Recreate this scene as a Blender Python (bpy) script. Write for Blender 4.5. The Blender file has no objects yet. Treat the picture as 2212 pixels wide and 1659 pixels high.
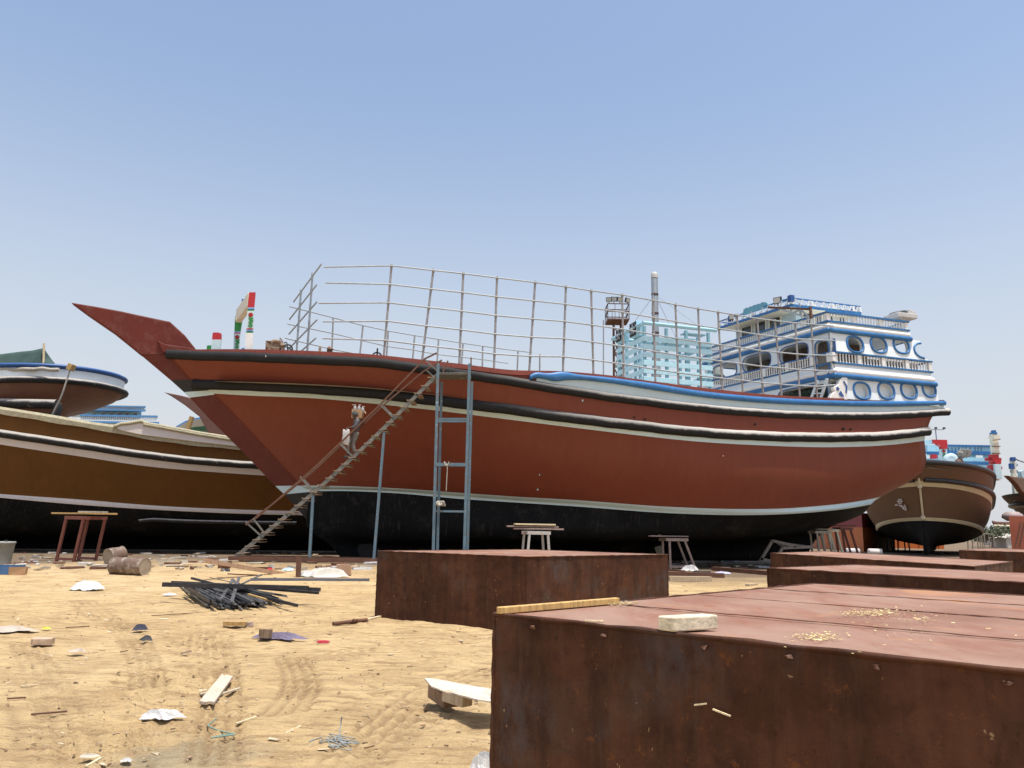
import bpy, bmesh, math, random
import numpy as np
from mathutils import Vector, Matrix

random.seed(7)
SC = bpy.context.scene
COL = SC.collection
V = Vector

# ------------------------------------------------------------------ camera
FPX, CX, CY, HC = 1661.0, 1106.0, 829.5, 1.65
TILT = math.atan((1138 - CY) / FPX)
ROLL = math.radians(1.0)
CR = Matrix.Rotation(math.radians(90) + TILT, 3, 'X') @ Matrix.Rotation(ROLL, 3, 'Z')
CAMP = V((0, 0, HC))
cam = bpy.data.objects.new('camera', bpy.data.cameras.new('camera'))
COL.objects.link(cam)
cam.location = CAMP
cam.rotation_euler = CR.to_euler()
cam.data.sensor_width = 36
cam.data.lens = 36 * FPX / 2212
cam.data.clip_end = 3000
SC.camera = cam


def ray(x, y):
    return CR @ V(((x - CX) / FPX, -(y - CY) / FPX, -1))


def at(x, y, Y):                       # measured point at depth Y
    d = ray(x, y)
    return CAMP + d * (Y / d.y)


def atz(x, y, z):
    d = ray(x, y)
    return CAMP + d * ((z - HC) / d.z)


def atplane(x, y, P, n):
    d = ray(x, y)
    return CAMP + d * ((P - CAMP).dot(n) / d.dot(n))


def sstep(a, b, x):
    t = min(1, max(0, (x - a) / (b - a)))
    return t * t * (3 - 2 * t)


def gz(x, y):
    return .27 * sstep(17, 27, y) * (1 - sstep(31, 36, y)) * sstep(-19, -13, x) * (1 - sstep(1, 6, x))


def G(x, y):
    z = 0
    for k in range(12):
        p = atz(x, y, z)
        z = gz(p.x, p.y)
    return V((p.x, p.y, z))


# ------------------------------------------------------------------ curves
def curve(pts):
    pts = sorted(pts)
    xs = np.array([p[0] for p in pts], float)
    ys = np.array([p[1] for p in pts], float)
    n = len(xs)
    if n == 1:
        return lambda x: float(ys[0])
    d = np.diff(ys) / np.diff(xs)
    m = np.zeros(n)
    m[0], m[-1] = d[0], d[-1]
    for i in range(1, n - 1):
        h0, h1 = xs[i] - xs[i - 1], xs[i + 1] - xs[i]
        m[i] = (d[i - 1] * h1 + d[i] * h0) / (h0 + h1)

    def f(x):
        if x <= xs[0]:
            return float(ys[0] + m[0] * (x - xs[0]) * .0)
        if x >= xs[-1]:
            return float(ys[-1])
        i = int(np.searchsorted(xs, x) - 1)
        h = xs[i + 1] - xs[i]
        t = (x - xs[i]) / h
        return float((2*t**3 - 3*t**2 + 1) * ys[i] + (t**3 - 2*t**2 + t) * h * m[i]
                     + (-2*t**3 + 3*t**2) * ys[i + 1] + (t**3 - t**2) * h * m[i + 1])
    return f


def smooth_path(pts, k=4):
    pts = [V(p) for p in pts]
    out = []
    n = len(pts)
    for i in range(n - 1):
        p0, p1, p2, p3 = pts[max(i - 1, 0)], pts[i], pts[i + 1], pts[min(i + 2, n - 1)]
        for j in range(k):
            t = j / k
            out.append(.5 * ((2 * p1) + (p2 - p0) * t + (2 * p0 - 5 * p1 + 4 * p2 - p3) * t * t
                             + (3 * p1 - p0 - 3 * p2 + p3) * t ** 3))
    out.append(pts[-1])
    return out


# ------------------------------------------------------------------ mesh builder
class MB:
    def __init__(s):
        s.v, s.f, s.m, s.sm = [], [], [], []

    def add(s, vs, fs, mi=0, sm=False):
        o = len(s.v)
        s.v += [V(p) for p in vs]
        for f in fs:
            s.f.append([o + i for i in f])
            s.m.append(mi)
            s.sm.append(sm)
        return s

    def box(s, c, size, R=None, mi=0, taper=1.0, jit=0):
        c = V(c)
        R = R or Matrix.Identity(3)
        vs = []
        for z in (-.5, .5):
            k = taper if z > 0 else 1
            for x, y in ((-.5, -.5), (.5, -.5), (.5, .5), (-.5, .5)):
                q = V((x * size[0] * k, y * size[1] * k, z * size[2]))
                if jit:
                    q += V((random.uniform(-jit, jit), random.uniform(-jit, jit), random.uniform(-jit, jit)))
                vs.append(c + R @ q)
        return s.add(vs, [(0, 3, 2, 1), (4, 5, 6, 7), (0, 1, 5, 4), (1, 2, 6, 5), (2, 3, 7, 6), (3, 0, 4, 7)], mi)

    def bar(s, p, q, w, h, up=(0, 0, 1), mi=0):
        p, q, up = V(p), V(q), V(up)
        d = (q - p).normalized()
        x = d.cross(up)
        if x.length < 1e-5:
            x = d.cross(V((0, 1, 0)))
        x.normalize()
        y = x.cross(d).normalized()
        vs = []
        for c in (p, q):
            for a, b in ((-.5, -.5), (.5, -.5), (.5, .5), (-.5, .5)):
                vs.append(c + x * a * w + y * b * h)
        return s.add(vs, [(0, 1, 2, 3), (7, 6, 5, 4), (0, 4, 5, 1), (1, 5, 6, 2), (2, 6, 7, 3), (3, 7, 4, 0)], mi)

    def angle(s, p, q, w, t, up=(0, 0, 1), mi=0):       # L-section steel
        p, q, up = V(p), V(q), V(up)
        d = (q - p).normalized()
        x = d.cross(up).normalized()
        y = x.cross(d).normalized()
        prof = [(0, 0), (w, 0), (w, t), (t, t), (t, w), (0, w)]
        vs = [c + x * (a - w / 3) + y * (b - w / 3) for c in (p, q) for a, b in prof]
        n = 6
        return s.add(vs, [tuple(range(n)), tuple(range(2 * n - 1, n - 1, -1))]
                     + [(i, i + n, (i + 1) % n + n, (i + 1) % n) for i in range(n)], mi)

    def tube(s, pts, r, seg=8, mi=0, caps=True, closed=False, sm=True, sq=None):
        pts = [V(p) for p in pts]
        n = len(pts)
        rs = r if isinstance(r, (list, tuple)) else [r] * n
        rings = []
        px = None
        for i in range(n):
            if closed:
                d = pts[(i + 1) % n] - pts[i - 1]
            else:
                d = pts[min(i + 1, n - 1)] - pts[max(i - 1, 0)]
            d.normalize()
            if px is None:
                up = V((0, 0, 1)) if abs(d.z) < .9 else V((1, 0, 0))
                x = d.cross(up).normalized()
            else:
                x = (px - d * px.dot(d)).normalized()
            px = x
            y = x.cross(d)
            a = 1
            if sq:
                a = sq
            rings.append([pts[i] + (x * math.cos(2 * math.pi * k / seg) + y * a * math.sin(2 * math.pi * k / seg)) * rs[i]
                          for k in range(seg)])
        vs = [p for rg in rings for p in rg]
        fs = []
        m = n if closed else n - 1
        for i in range(m):
            j = (i + 1) % n
            for k in range(seg):
                k2 = (k + 1) % seg
                fs.append((i * seg + k, j * seg + k, j * seg + k2, i * seg + k2))
        s.add(vs, fs, mi, sm)
        if caps and not closed:
            s.add(rings[0], [tuple(range(seg))], mi)
            s.add(rings[-1], [tuple(range(seg - 1, -1, -1))], mi)
        return s

    def lathe(s, base, prof, seg=12, axis=None, mi=0, sm=True):
        base = V(base)
        axis = V(axis or (0, 0, 1)).normalized()
        x = axis.orthogonal().normalized()
        y = axis.cross(x)
        vs = []
        for h, r in prof:
            for k in range(seg):
                a = 2 * math.pi * k / seg
                vs.append(base + axis * h + (x * math.cos(a) + y * math.sin(a)) * r)
        fs = []
        for i in range(len(prof) - 1):
            for k in range(seg):
                k2 = (k + 1) % seg
                fs.append((i * seg + k, i * seg + k2, (i + 1) * seg + k2, (i + 1) * seg + k))
        s.add(vs, fs, mi, sm)
        s.add(vs[:seg], [tuple(range(seg - 1, -1, -1))], mi)
        s.add(vs[-seg:], [tuple(range(seg))], mi)
        return s

    def grid(s, rows, mi=0, sm=True, close=False):
        n, m = len(rows), len(rows[0])
        vs = [p for r in rows for p in r]
        fs = []
        for i in range(n - 1):
            for j in range(m if close else m - 1):
                j2 = (j + 1) % m
                fs.append((i * m + j, i * m + j2, (i + 1) * m + j2, (i + 1) * m + j))
        return s.add(vs, fs, mi, sm)

    def prism(s, poly, vec, mi=0):
        n = len(poly)
        vec = V(vec)
        vs = [V(p) - vec * .5 for p in poly] + [V(p) + vec * .5 for p in poly]
        fs = [tuple(range(n - 1, -1, -1)), tuple(range(n, 2 * n))]
        fs += [(i, (i + 1) % n, (i + 1) % n + n, i + n) for i in range(n)]
        return s.add(vs, fs, mi)

    def build(s, name, mats, parent=None, bevel=0, normals=True, origin=None, subsurf=0, weld=False):
        if not isinstance(mats, (list, tuple)):
            mats = [mats]
        me = bpy.data.meshes.new(name)
        if parent is not None:
            off = root_loc(parent)
        elif origin is not None:
            off = V(origin)
        else:
            xs = [p.x for p in s.v]
            ys = [p.y for p in s.v]
            off = V(((min(xs) + max(xs)) / 2, (min(ys) + max(ys)) / 2, min(p.z for p in s.v)))
        me.from_pydata([tuple(p - off) for p in s.v], [], s.f)
        for m in mats:
            me.materials.append(m)
        me.polygons.foreach_set('material_index', s.m)
        me.polygons.foreach_set('use_smooth', s.sm)
        if normals:
            bm = bmesh.new()
            bm.from_mesh(me)
            if weld:
                bmesh.ops.remove_doubles(bm, verts=bm.verts, dist=.0004)
            bmesh.ops.recalc_face_normals(bm, faces=bm.faces)
            bm.to_mesh(me)
            bm.free()
        me.update()
        o = bpy.data.objects.new(name, me)
        COL.objects.link(o)
        if parent is not None:
            o.parent = parent
        else:
            o.location = off
        if bevel:
            b = o.modifiers.new('bevel', 'BEVEL')
            b.width = bevel
            b.segments = 2
            b.limit_method = 'ANGLE'
            b.angle_limit = math.radians(40)
        if subsurf:
            b = o.modifiers.new('subdivision', 'SUBSURF')
            b.levels = b.render_levels = subsurf
        return o


def root_loc(o):
    l = V((0, 0, 0))
    while o is not None:
        l = l + V(o.location)
        o = o.parent
    return l


def tag(o, label=None, cat=None, group=None, kind=None):
    if label:
        o['label'] = label
    if cat:
        o['category'] = cat
    if group:
        o['group'] = group
    if kind:
        o['kind'] = kind
    return o


def thing(name, label, cat, loc, group=None):
    o = bpy.data.objects.new(name, None)
    o.empty_display_size = .2
    COL.objects.link(o)
    o.location = loc
    return tag(o, label, cat, group)


def copy_tree(o, parent=None):
    c = o.copy()
    COL.objects.link(c)
    c.parent = parent
    for ch in list(o.children):
        copy_tree(ch, c)
    return c


# ------------------------------------------------------------------ materials
MATS = {}


def lin(c):
    return tuple(((u / 255) / 12.92 if u / 255 <= .04045 else ((u / 255 + .055) / 1.055) ** 2.4) for u in c)


class NT:
    def __init__(s, name):
        s.mat = bpy.data.materials.new(name)
        s.mat.use_nodes = True
        s.t = s.mat.node_tree
        s.b = s.t.nodes['Principled BSDF']
        tc = s.t.nodes.new('ShaderNodeTexCoord')
        s.co = tc.outputs['Object']
        s.geo = s.t.nodes.new('ShaderNodeNewGeometry')

    def link(s, a, b):
        s.t.links.new(a, b)

    def noise(s, scale, detail=4, rough=.6, stretch=None, dist=0):
        n = s.t.nodes.new('ShaderNodeTexNoise')
        n.inputs['Scale'].default_value = scale
        n.inputs['Detail'].default_value = detail
        n.inputs['Roughness'].default_value = rough
        n.inputs['Distortion'].default_value = dist
        src = s.co
        if stretch:
            mp = s.t.nodes.new('ShaderNodeMapping')
            mp.inputs['Scale'].default_value = stretch
            s.link(s.co, mp.inputs['Vector'])
            src = mp.outputs[0]
        s.link(src, n.inputs['Vector'])
        return n.outputs['Fac']

    def voro(s, scale, stretch=None):
        n = s.t.nodes.new('ShaderNodeTexVoronoi')
        n.inputs['Scale'].default_value = scale
        s.link(s.co, n.inputs['Vector'])
        return n.outputs['Distance']

    def ramp(s, fac, stops):
        r = s.t.nodes.new('ShaderNodeValToRGB')
        e = r.color_ramp.elements
        while len(e) > 1:
            e.remove(e[-1])
        for i, (p, c) in enumerate(stops):
            if not isinstance(c, (tuple, list)):
                c = (c, c, c)
            if i == 0:
                e[0].position = p
                el = e[0]
            else:
                el = e.new(p)
            el.color = (*c[:3], 1)
        s.link(fac, r.inputs['Fac'])
        return r.outputs['Color']

    def mix(s, fac, a, b, mode='MIX'):
        m = s.t.nodes.new('ShaderNodeMix')
        m.data_type = 'RGBA'
        m.blend_type = mode
        for k, x in ((0, fac), (6, a), (7, b)):
            if isinstance(x, (int, float)):
                m.inputs[k].default_value = x if k == 0 else (x, x, x, 1)
            elif isinstance(x, (tuple, list)):
                m.inputs[k].default_value = (*x[:3], 1)
            else:
                s.link(x, m.inputs[k])
        return m.outputs[2]

    def bump(s, h, strength=.3, dist=.02, prev=None):
        b = s.t.nodes.new('ShaderNodeBump')
        b.inputs['Strength'].default_value = strength
        b.inputs['Distance'].default_value = dist
        s.link(h, b.inputs['Height'])
        if prev is not None:
            s.link(prev, b.inputs['Normal'])
        return b.outputs['Normal']

    def out(s, col, rough=.6, normal=None, metal=0, spec=None):
        if isinstance(col, (tuple, list)):
            s.b.inputs['Base Color'].default_value = (*col[:3], 1)
        else:
            s.link(col, s.b.inputs['Base Color'])
        if isinstance(rough, (int, float)):
            s.b.inputs['Roughness'].default_value = rough
        else:
            s.link(rough, s.b.inputs['Roughness'])
        s.b.inputs['Metallic'].default_value = metal
        if spec is not None:
            s.b.inputs['Specular IOR Level'].default_value = spec
        if normal is not None:
            s.link(normal, s.b.inputs['Normal'])
        return s.mat


def paint(name, c, var=.15, scale=1.2, rough=.55, bump=.08, dirt=None, dirtamt=.5, chips=None, streak=False, spec=.4):
    """Brushed / weathered paint: linear base colour c, soft blotches, optional dirt and chips."""
    if name in MATS:
        return MATS[name]
    n = NT(name)
    a = tuple(max(0, x * (1 - var)) for x in c)
    b = tuple(min(1, x * (1 + var)) for x in c)
    col = n.mix(n.ramp(n.noise(scale, 5), [(.3, 0.0), (.7, 1.0)]), a, b)
    fine = n.noise(scale * 14, 3)
    col = n.mix(.25, col, n.mix(fine, tuple(x * .8 for x in c), tuple(min(1, x * 1.2) for x in c)))
    if streak:
        st = n.noise(3.0, 4, .6, (1.2, 1.2, .12))
        col = n.mix(n.ramp(st, [(.5, 0.0), (.75, .22)]), col, tuple(min(1, x * 1.35 + .006) for x in c))
        st2 = n.noise(2.2, 4, .6, (1.0, 1.0, .1))
        col = n.mix(n.ramp(st2, [(.52, 0.0), (.8, .3)]), col, tuple(x * .6 for x in c))
    if dirt:
        d = n.noise(scale * 2.3, 7, .7)
        col = n.mix(n.ramp(d, [(.5, 0.0), (.72, dirtamt)]), col, dirt)
    if chips:
        d = n.noise(6, 6, .75)
        col = n.mix(n.ramp(d, [(.62, 0.0), (.66, 1.0)]), col, chips)
    nm = n.bump(n.noise(scale * 5, 4), bump, .03) if bump else None
    MATS[name] = n.out(col, rough, nm, 0, spec)
    return MATS[name]


def wood(name, c, rough=.75, stretch=(8, 8, 1.2)):
    if name in MATS:
        return MATS[name]
    n = NT(name)
    g = n.noise(5, 5, .65, stretch)
    col = n.ramp(g, [(.3, tuple(x * .55 for x in c)), (.52, c), (.75, tuple(min(1, x * 1.35) for x in c))])
    col = n.mix(n.ramp(n.noise(3, 5), [(.45, 0.0), (.7, .45)]), col, tuple(x * .6 for x in c))
    MATS[name] = n.out(col, rough, n.bump(g, .3, .01))
    return MATS[name]


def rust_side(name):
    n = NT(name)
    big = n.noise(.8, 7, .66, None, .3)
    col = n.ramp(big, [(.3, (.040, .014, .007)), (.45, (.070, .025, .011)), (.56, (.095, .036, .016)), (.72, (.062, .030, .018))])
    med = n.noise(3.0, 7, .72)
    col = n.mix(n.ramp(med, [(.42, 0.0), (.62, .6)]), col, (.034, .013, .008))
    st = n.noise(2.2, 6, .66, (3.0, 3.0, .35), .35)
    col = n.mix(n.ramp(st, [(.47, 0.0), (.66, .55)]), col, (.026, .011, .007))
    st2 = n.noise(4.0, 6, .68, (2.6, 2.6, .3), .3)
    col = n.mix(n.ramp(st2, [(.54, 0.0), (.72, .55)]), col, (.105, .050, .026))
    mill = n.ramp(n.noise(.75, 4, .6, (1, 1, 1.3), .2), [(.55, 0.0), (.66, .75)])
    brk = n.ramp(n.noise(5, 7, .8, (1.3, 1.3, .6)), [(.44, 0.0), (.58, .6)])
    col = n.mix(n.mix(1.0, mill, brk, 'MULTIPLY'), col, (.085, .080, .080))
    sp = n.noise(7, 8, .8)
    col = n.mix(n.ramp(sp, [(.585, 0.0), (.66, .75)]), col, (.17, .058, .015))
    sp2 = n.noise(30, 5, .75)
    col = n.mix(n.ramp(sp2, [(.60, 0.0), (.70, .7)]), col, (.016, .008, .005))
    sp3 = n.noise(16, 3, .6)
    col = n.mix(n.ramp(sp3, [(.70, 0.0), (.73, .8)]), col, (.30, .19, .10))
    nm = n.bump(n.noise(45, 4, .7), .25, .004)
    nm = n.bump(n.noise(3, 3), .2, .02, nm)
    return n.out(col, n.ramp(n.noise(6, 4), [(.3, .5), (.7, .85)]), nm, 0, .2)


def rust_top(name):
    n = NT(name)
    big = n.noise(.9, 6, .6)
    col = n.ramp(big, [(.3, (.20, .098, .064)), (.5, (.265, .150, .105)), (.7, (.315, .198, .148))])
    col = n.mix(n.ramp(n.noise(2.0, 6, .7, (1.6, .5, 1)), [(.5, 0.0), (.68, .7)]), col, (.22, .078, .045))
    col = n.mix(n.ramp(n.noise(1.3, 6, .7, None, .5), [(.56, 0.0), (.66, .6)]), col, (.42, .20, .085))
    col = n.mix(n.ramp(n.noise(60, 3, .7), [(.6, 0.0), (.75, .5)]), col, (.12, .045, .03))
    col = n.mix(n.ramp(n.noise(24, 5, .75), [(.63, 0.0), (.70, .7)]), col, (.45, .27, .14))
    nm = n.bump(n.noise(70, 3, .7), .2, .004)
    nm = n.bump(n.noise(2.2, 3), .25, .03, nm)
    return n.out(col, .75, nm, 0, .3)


def rub_mat(name, dusty=(.42, .39, .35), wear=None):
    """Tarred rubbing strake: black, with dust lying on its upward side where it is worn."""
    n = NT(name)
    sx = n.t.nodes.new('ShaderNodeSeparateXYZ')
    n.link(n.geo.outputs['Normal'], sx.inputs[0])
    ns = n.noise(1.6, 6, .7)
    nn = n.t.nodes.new('ShaderNodeMath')
    nn.operation = 'ADD'
    n.link(sx.outputs[2], nn.inputs[0])
    ml = n.t.nodes.new('ShaderNodeMath')
    ml.operation = 'MULTIPLY_ADD'
    ml.inputs[1].default_value = .9
    ml.inputs[2].default_value = -.45
    n.link(ns, ml.inputs[0])
    n.link(ml.outputs[0], nn.inputs[1])
    fac = n.ramp(nn.outputs[0], [(.02, 0.0), (.42, .95)] if wear else [(.2, 0.0), (.62, .85)])
    if wear:                                  # rubbed grey where the boat lay alongside, still tarry towards the bow
        sp = n.t.nodes.new('ShaderNodeSeparateXYZ')
        n.link(n.co, sp.inputs[0])
        mr = n.t.nodes.new('ShaderNodeMapRange')
        mr.inputs[1].default_value, mr.inputs[2].default_value = wear
        n.link(sp.outputs[0], mr.inputs[0])
        fac = n.mix(1.0, fac, mr.outputs[0], 'MULTIPLY')
    base = n.mix(n.noise(5, 5), (.010, .010, .011), (.026, .026, .027))
    col = n.mix(fac, base, dusty)
    if not wear:
        col = n.mix(n.ramp(n.noise(2.3, 7, .8), [(.61, 0.0), (.66, .8)]), col, (.30, .25, .20))
    return n.out(col, .68 if wear else .6, n.bump(n.noise(8, 5, .7), .35, .03), 0, .2 if wear else .35)


def bottom_mat(name):
    n = NT(name)
    st = n.noise(2.6, 6, .72, (5, 5, .4), .5)
    col = n.mix(n.ramp(n.noise(.7, 4), [(.4, 0.0), (.7, 1.0)]), (.0045, .0048, .005), (.010, .010, .0095))
    col = n.mix(n.ramp(st, [(.57, 0.0), (.66, .45)]), col, (.06, .054, .046))
    col = n.mix(n.ramp(n.noise(1.0, 6, .7), [(.55, 0.0), (.75, .35)]), col, (.07, .062, .05))
    return n.out(col, .7, n.bump(n.noise(6, 5), .3, .03), 0, .12)


def sand_mat():
    n = NT('sand')
    big = n.noise(.12, 5, .6)
    mid = n.noise(1.1, 6, .65)
    col = n.ramp(big, [(.32, (.51, .355, .175)), (.5, (.58, .42, .22)), (.7, (.64, .485, .28))])
    col = n.mix(n.ramp(mid, [(.45, 0.0), (.66, .6)]), col, (.385, .255, .130))
    col = n.mix(n.ramp(n.noise(5, 6, .7, (.35, 1.6, 1), .4), [(.50, 0.0), (.62, .72)]), col, (.30, .195, .10))
    col = n.mix(n.ramp(n.noise(22, 6, .78, (.6, 1.3, 1)), [(.55, 0.0), (.66, .6)]), col, (.19, .12, .062))
    col = n.mix(n.ramp(n.noise(13, 5, .7), [(.58, 0.0), (.68, .5)]), col, (.56, .44, .29))
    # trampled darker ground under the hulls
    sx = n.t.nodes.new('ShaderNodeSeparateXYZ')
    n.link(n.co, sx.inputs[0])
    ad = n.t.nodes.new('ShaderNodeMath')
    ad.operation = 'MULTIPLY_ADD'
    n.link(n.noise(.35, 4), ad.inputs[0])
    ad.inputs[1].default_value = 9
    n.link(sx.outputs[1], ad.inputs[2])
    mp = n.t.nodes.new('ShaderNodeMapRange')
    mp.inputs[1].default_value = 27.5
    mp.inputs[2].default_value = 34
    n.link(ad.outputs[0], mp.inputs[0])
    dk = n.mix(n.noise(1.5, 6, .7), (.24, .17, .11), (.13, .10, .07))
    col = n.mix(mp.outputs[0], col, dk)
    # greyish damp stain near the camera
    st = n.t.nodes.new('ShaderNodeVectorMath')
    st.operation = 'DISTANCE'
    st.inputs[1].default_value = tuple(G(395, 1640))
    n.link(n.co, st.inputs[0])
    a2 = n.t.nodes.new('ShaderNodeMath')
    a2.operation = 'MULTIPLY_ADD'
    n.link(n.noise(3, 5), a2.inputs[0])
    a2.inputs[1].default_value = .9
    n.link(st.outputs['Value'], a2.inputs[2])
    m2 = n.t.nodes.new('ShaderNodeMapRange')
    m2.inputs[1].default_value = 1.15
    m2.inputs[2].default_value = .55
    m2.inputs[4].default_value = .55
    n.link(a2.outputs[0], m2.inputs[0])
    col = n.mix(m2.outputs[0], col, (.25, .245, .18))
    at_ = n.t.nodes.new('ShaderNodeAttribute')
    at_.attribute_name = 'shade_scuff'
    col = n.mix(at_.outputs['Fac'], col, (.25, .16, .085))  # mixes in the painted groove shade and the scuffed patches
    nm = n.bump(n.noise(90, 4, .75), .6, .010)
    nm = n.bump(n.noise(14, 6, .7), .8, .05, nm)
    nm = n.bump(n.noise(4, 6, .65, (.6, 1.6, 1), .5), .7, .12, nm)
    return n.out(col, .92, nm, 0, .12)


RED = paint('red_hull_paint', (.182, .046, .025), .07, .4, .42, .06, (.175, .05, .028), .4, streak=True, spec=.22)
REDSTEM = paint('stem_red_paint', (.115, .026, .018), .10, .8, .5, .1, (.17, .075, .06), .3, spec=.2)
PROWRED = paint('prow_red_paint', (.125, .024, .016), .12, .9, .5, .12, (.22, .12, .10), .35, spec=.2)
CAPRED = paint('cap_red_paint', (.22, .05, .035), .2, 3, .6, .3, (.15, .05, .035), .5)
MINT = paint('mint_white_paint', (.54, .69, .72), .05, 1, .5, .05, (.50, .58, .56), .4)
BLACKB = bottom_mat('tarred_bottom')
RUB = rub_mat('tarred_rubbing_strake')
RUBM = rub_mat('long_tarred_strake', (.50, .47, .43), (-5.0, 6.0))
RUBBOW = paint('black_strake_paint', (.017, .017, .019), .3, 2, .38, .3, (.06, .055, .05), .35, spec=.5)
BLUE = paint('blue_trim_paint', (.030, .145, .36), .2, 1.5, .4, .15, (.09, .27, .48), .5)
BLUED = paint('deep_blue_paint', (.028, .09, .27), .15, 2, .45, .1)
PALE = paint('pale_blue_grey_paint', (.50, .62, .66), .06, 1.2, .5, .08, (.42, .5, .5), .4)
WHITE = paint('white_house_paint', (.72, .78, .80), .05, 1.5, .5, .08, (.60, .62, .60), .4)
TRESTW = paint('dusty_white_wood', (.47, .44, .40), .12, 4, .7, .2, (.3, .24, .19), .6)
WHITEB = paint('white_gloss_paint', (.80, .80, .77), .05, 1.5, .45, .06, (.6, .58, .5), .35)
CREAM = paint('cream_paint', (.74, .70, .55), .06, 1, .55, .05)
AQUA = paint('aqua_paint', (.36, .62, .74), .08, 1.6, .5, .08, (.50, .74, .80), .4)
SLATC = paint('lit_slat_paint', (.50, .77, .86), .08, 2.5, .5, .1, (.36, .60, .70), .5)  # lighter copy of the aqua paint, so the slats read as lit
AQUADK = paint('teal_board_paint', (.15, .38, .48), .1, 2, .5, .1)
STEELP = paint('galvanised_pipe', (.36, .40, .43), .15, 3, .45, .1, (.26, .23, .2), .5)
STEELB = paint('rusted_pipe', (.30, .29, .29), .2, 4, .5, .1, (.14, .08, .055), .6)
RUSTB = paint('brown_rust', (.13, .062, .038), .25, 3, .7, .3, (.20, .10, .06), .6)
STAIRP = paint('worn_blue_steel', (.155, .16, .145), .2, 3, .6, .3, (.13, .075, .05), .95, chips=(.40, .41, .37))
LEGP = paint('worn_blue_leg', (.105, .175, .225), .2, 2.5, .55, .3, (.17, .14, .11), .95, chips=(.5, .53, .52))
TREADW = wood('tread_wood', (.30, .22, .15))
PLANKW = wood('weathered_plank', (.46, .36, .24))
GREYW = wood('grey_weathered_wood', (.42, .38, .32))
FRESHW = wood('fresh_timber', (.68, .55, .34))
YELW = wood('yellow_batten', (.50, .32, .12))
PINKW = wood('pinkish_trestle_wood', (.33, .24, .20))
BROWNH = paint('brown_hull_paint', (.125, .052, .0105), .1, .5, .55, .08, (.09, .038, .009), .45, streak=True, spec=.15)
BROWNG = paint('dull_brown_paint', (.135, .072, .038), .1, .6, .55, .08, (.11, .066, .04), .45, streak=True)
ROSEB = paint('rose_brown_paint', (.17, .08, .055), .1, .6, .55, .1, (.22, .13, .10), .5)
PINKWHITE = paint('pinkish_white_paint', (.66, .60, .56), .06, 1, .55, .06, (.5, .44, .38), .4)
CREAML = paint('cream_line_paint', (.62, .54, .36), .06, 1, .55, .06)
BLACKP = paint('plain_black_paint', (.015, .015, .016), .2, 1, .5, .1, (.05, .045, .04), .4)
GUNW = wood('mossy_gunwale', (.40, .36, .24), .8, (1.2, 6, 6))
ORANGE = paint('orange_primer', (.50, .135, .03), .1, .5, .6, .06, (.35, .10, .035), .4, streak=True)
MAROON = paint('maroon_primer', (.22, .025, .03), .1, .5, .6, .06)
REDP = paint('bright_red_paint', (.45, .025, .03), .1, 2, .4, .08)
GREENP = paint('green_paint', (.03, .26, .06), .1, 2, .4, .08)
WINDGREY = paint('smoked_glass', (.035, .045, .05), .2, 2, .12, 0, spec=.6)
INTER = paint('interior_grey_brown', (.20, .18, .155), .15, .8, .7, .05)
INTDK = paint('interior_brown', (.13, .085, .06), .15, .8, .7, .05)
LAMPG = paint('lamp_glass', (.55, .56, .52), .1, 3, .15, 0, spec=.7)
BLACKS = paint('black_steel', (.035, .033, .035), .3, 4, .55, .15, (.085, .08, .08), .6, spec=.3)
SACKW = paint('white_plastic', (.52, .51, .495), .08, 3, .5, .3, (.42, .38, .32), .5)
SKIN = paint('dark_skin', (.085, .042, .026), .1, 6, .5, .05)
SHIRT = paint('grey_patterned_shirt', (.085, .082, .092), .35, 7, .85, .2, (.02, .02, .028), .7)
TROUS = paint('grey_trousers', (.16, .14, .125), .2, 5, .9, .3, (.08, .07, .065), .5)
CAPC = paint('dark_cap_cloth', (.05, .06, .068), .25, 8, .9, .2)
CAPBR = paint('brown_cap_cloth', (.24, .14, .10), .2, 8, .9, .2)
CARD = paint('cardboard', (.40, .26, .14), .1, 3, .85, .05, (.45, .12, .05), .5)
NETG = paint('green_shade_net', (.035, .07, .062), .2, 3, .8, .15, (.06, .11, .10), .5)
BRONZE = paint('bronze_pump', (.25, .17, .11), .2, 4, .55, .2)
PROPM = paint('grey_bronze', (.20, .185, .16), .15, 3, .45, .1)
SLATE = paint('dark_slate', (.05, .055, .06), .2, 2, .6, .1)
LEAF = paint('dusty_leaf', (.15, .17, .105), .3, 1.5, .8, 0)
CONC = paint('pale_concrete', (.52, .48, .42), .1, .6, .85, .1)
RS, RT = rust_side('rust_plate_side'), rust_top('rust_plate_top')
# ------------------------------------------------------------------ boat frame
class Frame:
    def __init__(s, O, ang):
        s.O = V((O[0], O[1], 0))
        a = math.radians(ang)
        s.d = V((-math.cos(a), -math.sin(a), 0))       # towards the bow
        s.n = V((math.sin(a), -math.cos(a), 0))        # towards the near side

    def W(s, t, b, z):
        return s.O + s.d * t + s.n * b + V((0, 0, z))

    def px(s, x, y, b):
        p = atplane(x, y, s.O + s.n * b, s.n) - s.O
        return p.dot(s.d), p.z

    def pxc(s, x, y, bf):
        b = bf(10)
        for k in range(40):
            t, z = s.px(x, y, b)
            b = .5 * b + .5 * bf(t)
        return t, z


def level(fr, pxs, prof):
    """Hull line from measured points; prof = half-breadth against distance from the stem."""
    g = curve(prof)
    t1, z1 = fr.px(pxs[0][0], pxs[0][1], prof[0][1])
    bf = lambda t: g(max(0, t1 - t))
    pts = [(t1, z1)] + [fr.pxc(x, y, bf) for x, y in pxs[1:]]
    pts2 = [pts[0]]
    for p in pts[1:]:
        if p[0] < pts2[-1][0] - .05:
            pts2.append(p)
    return dict(tB=t1, tS=pts2[-1][0], z=curve(pts2), b=bf)


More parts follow.
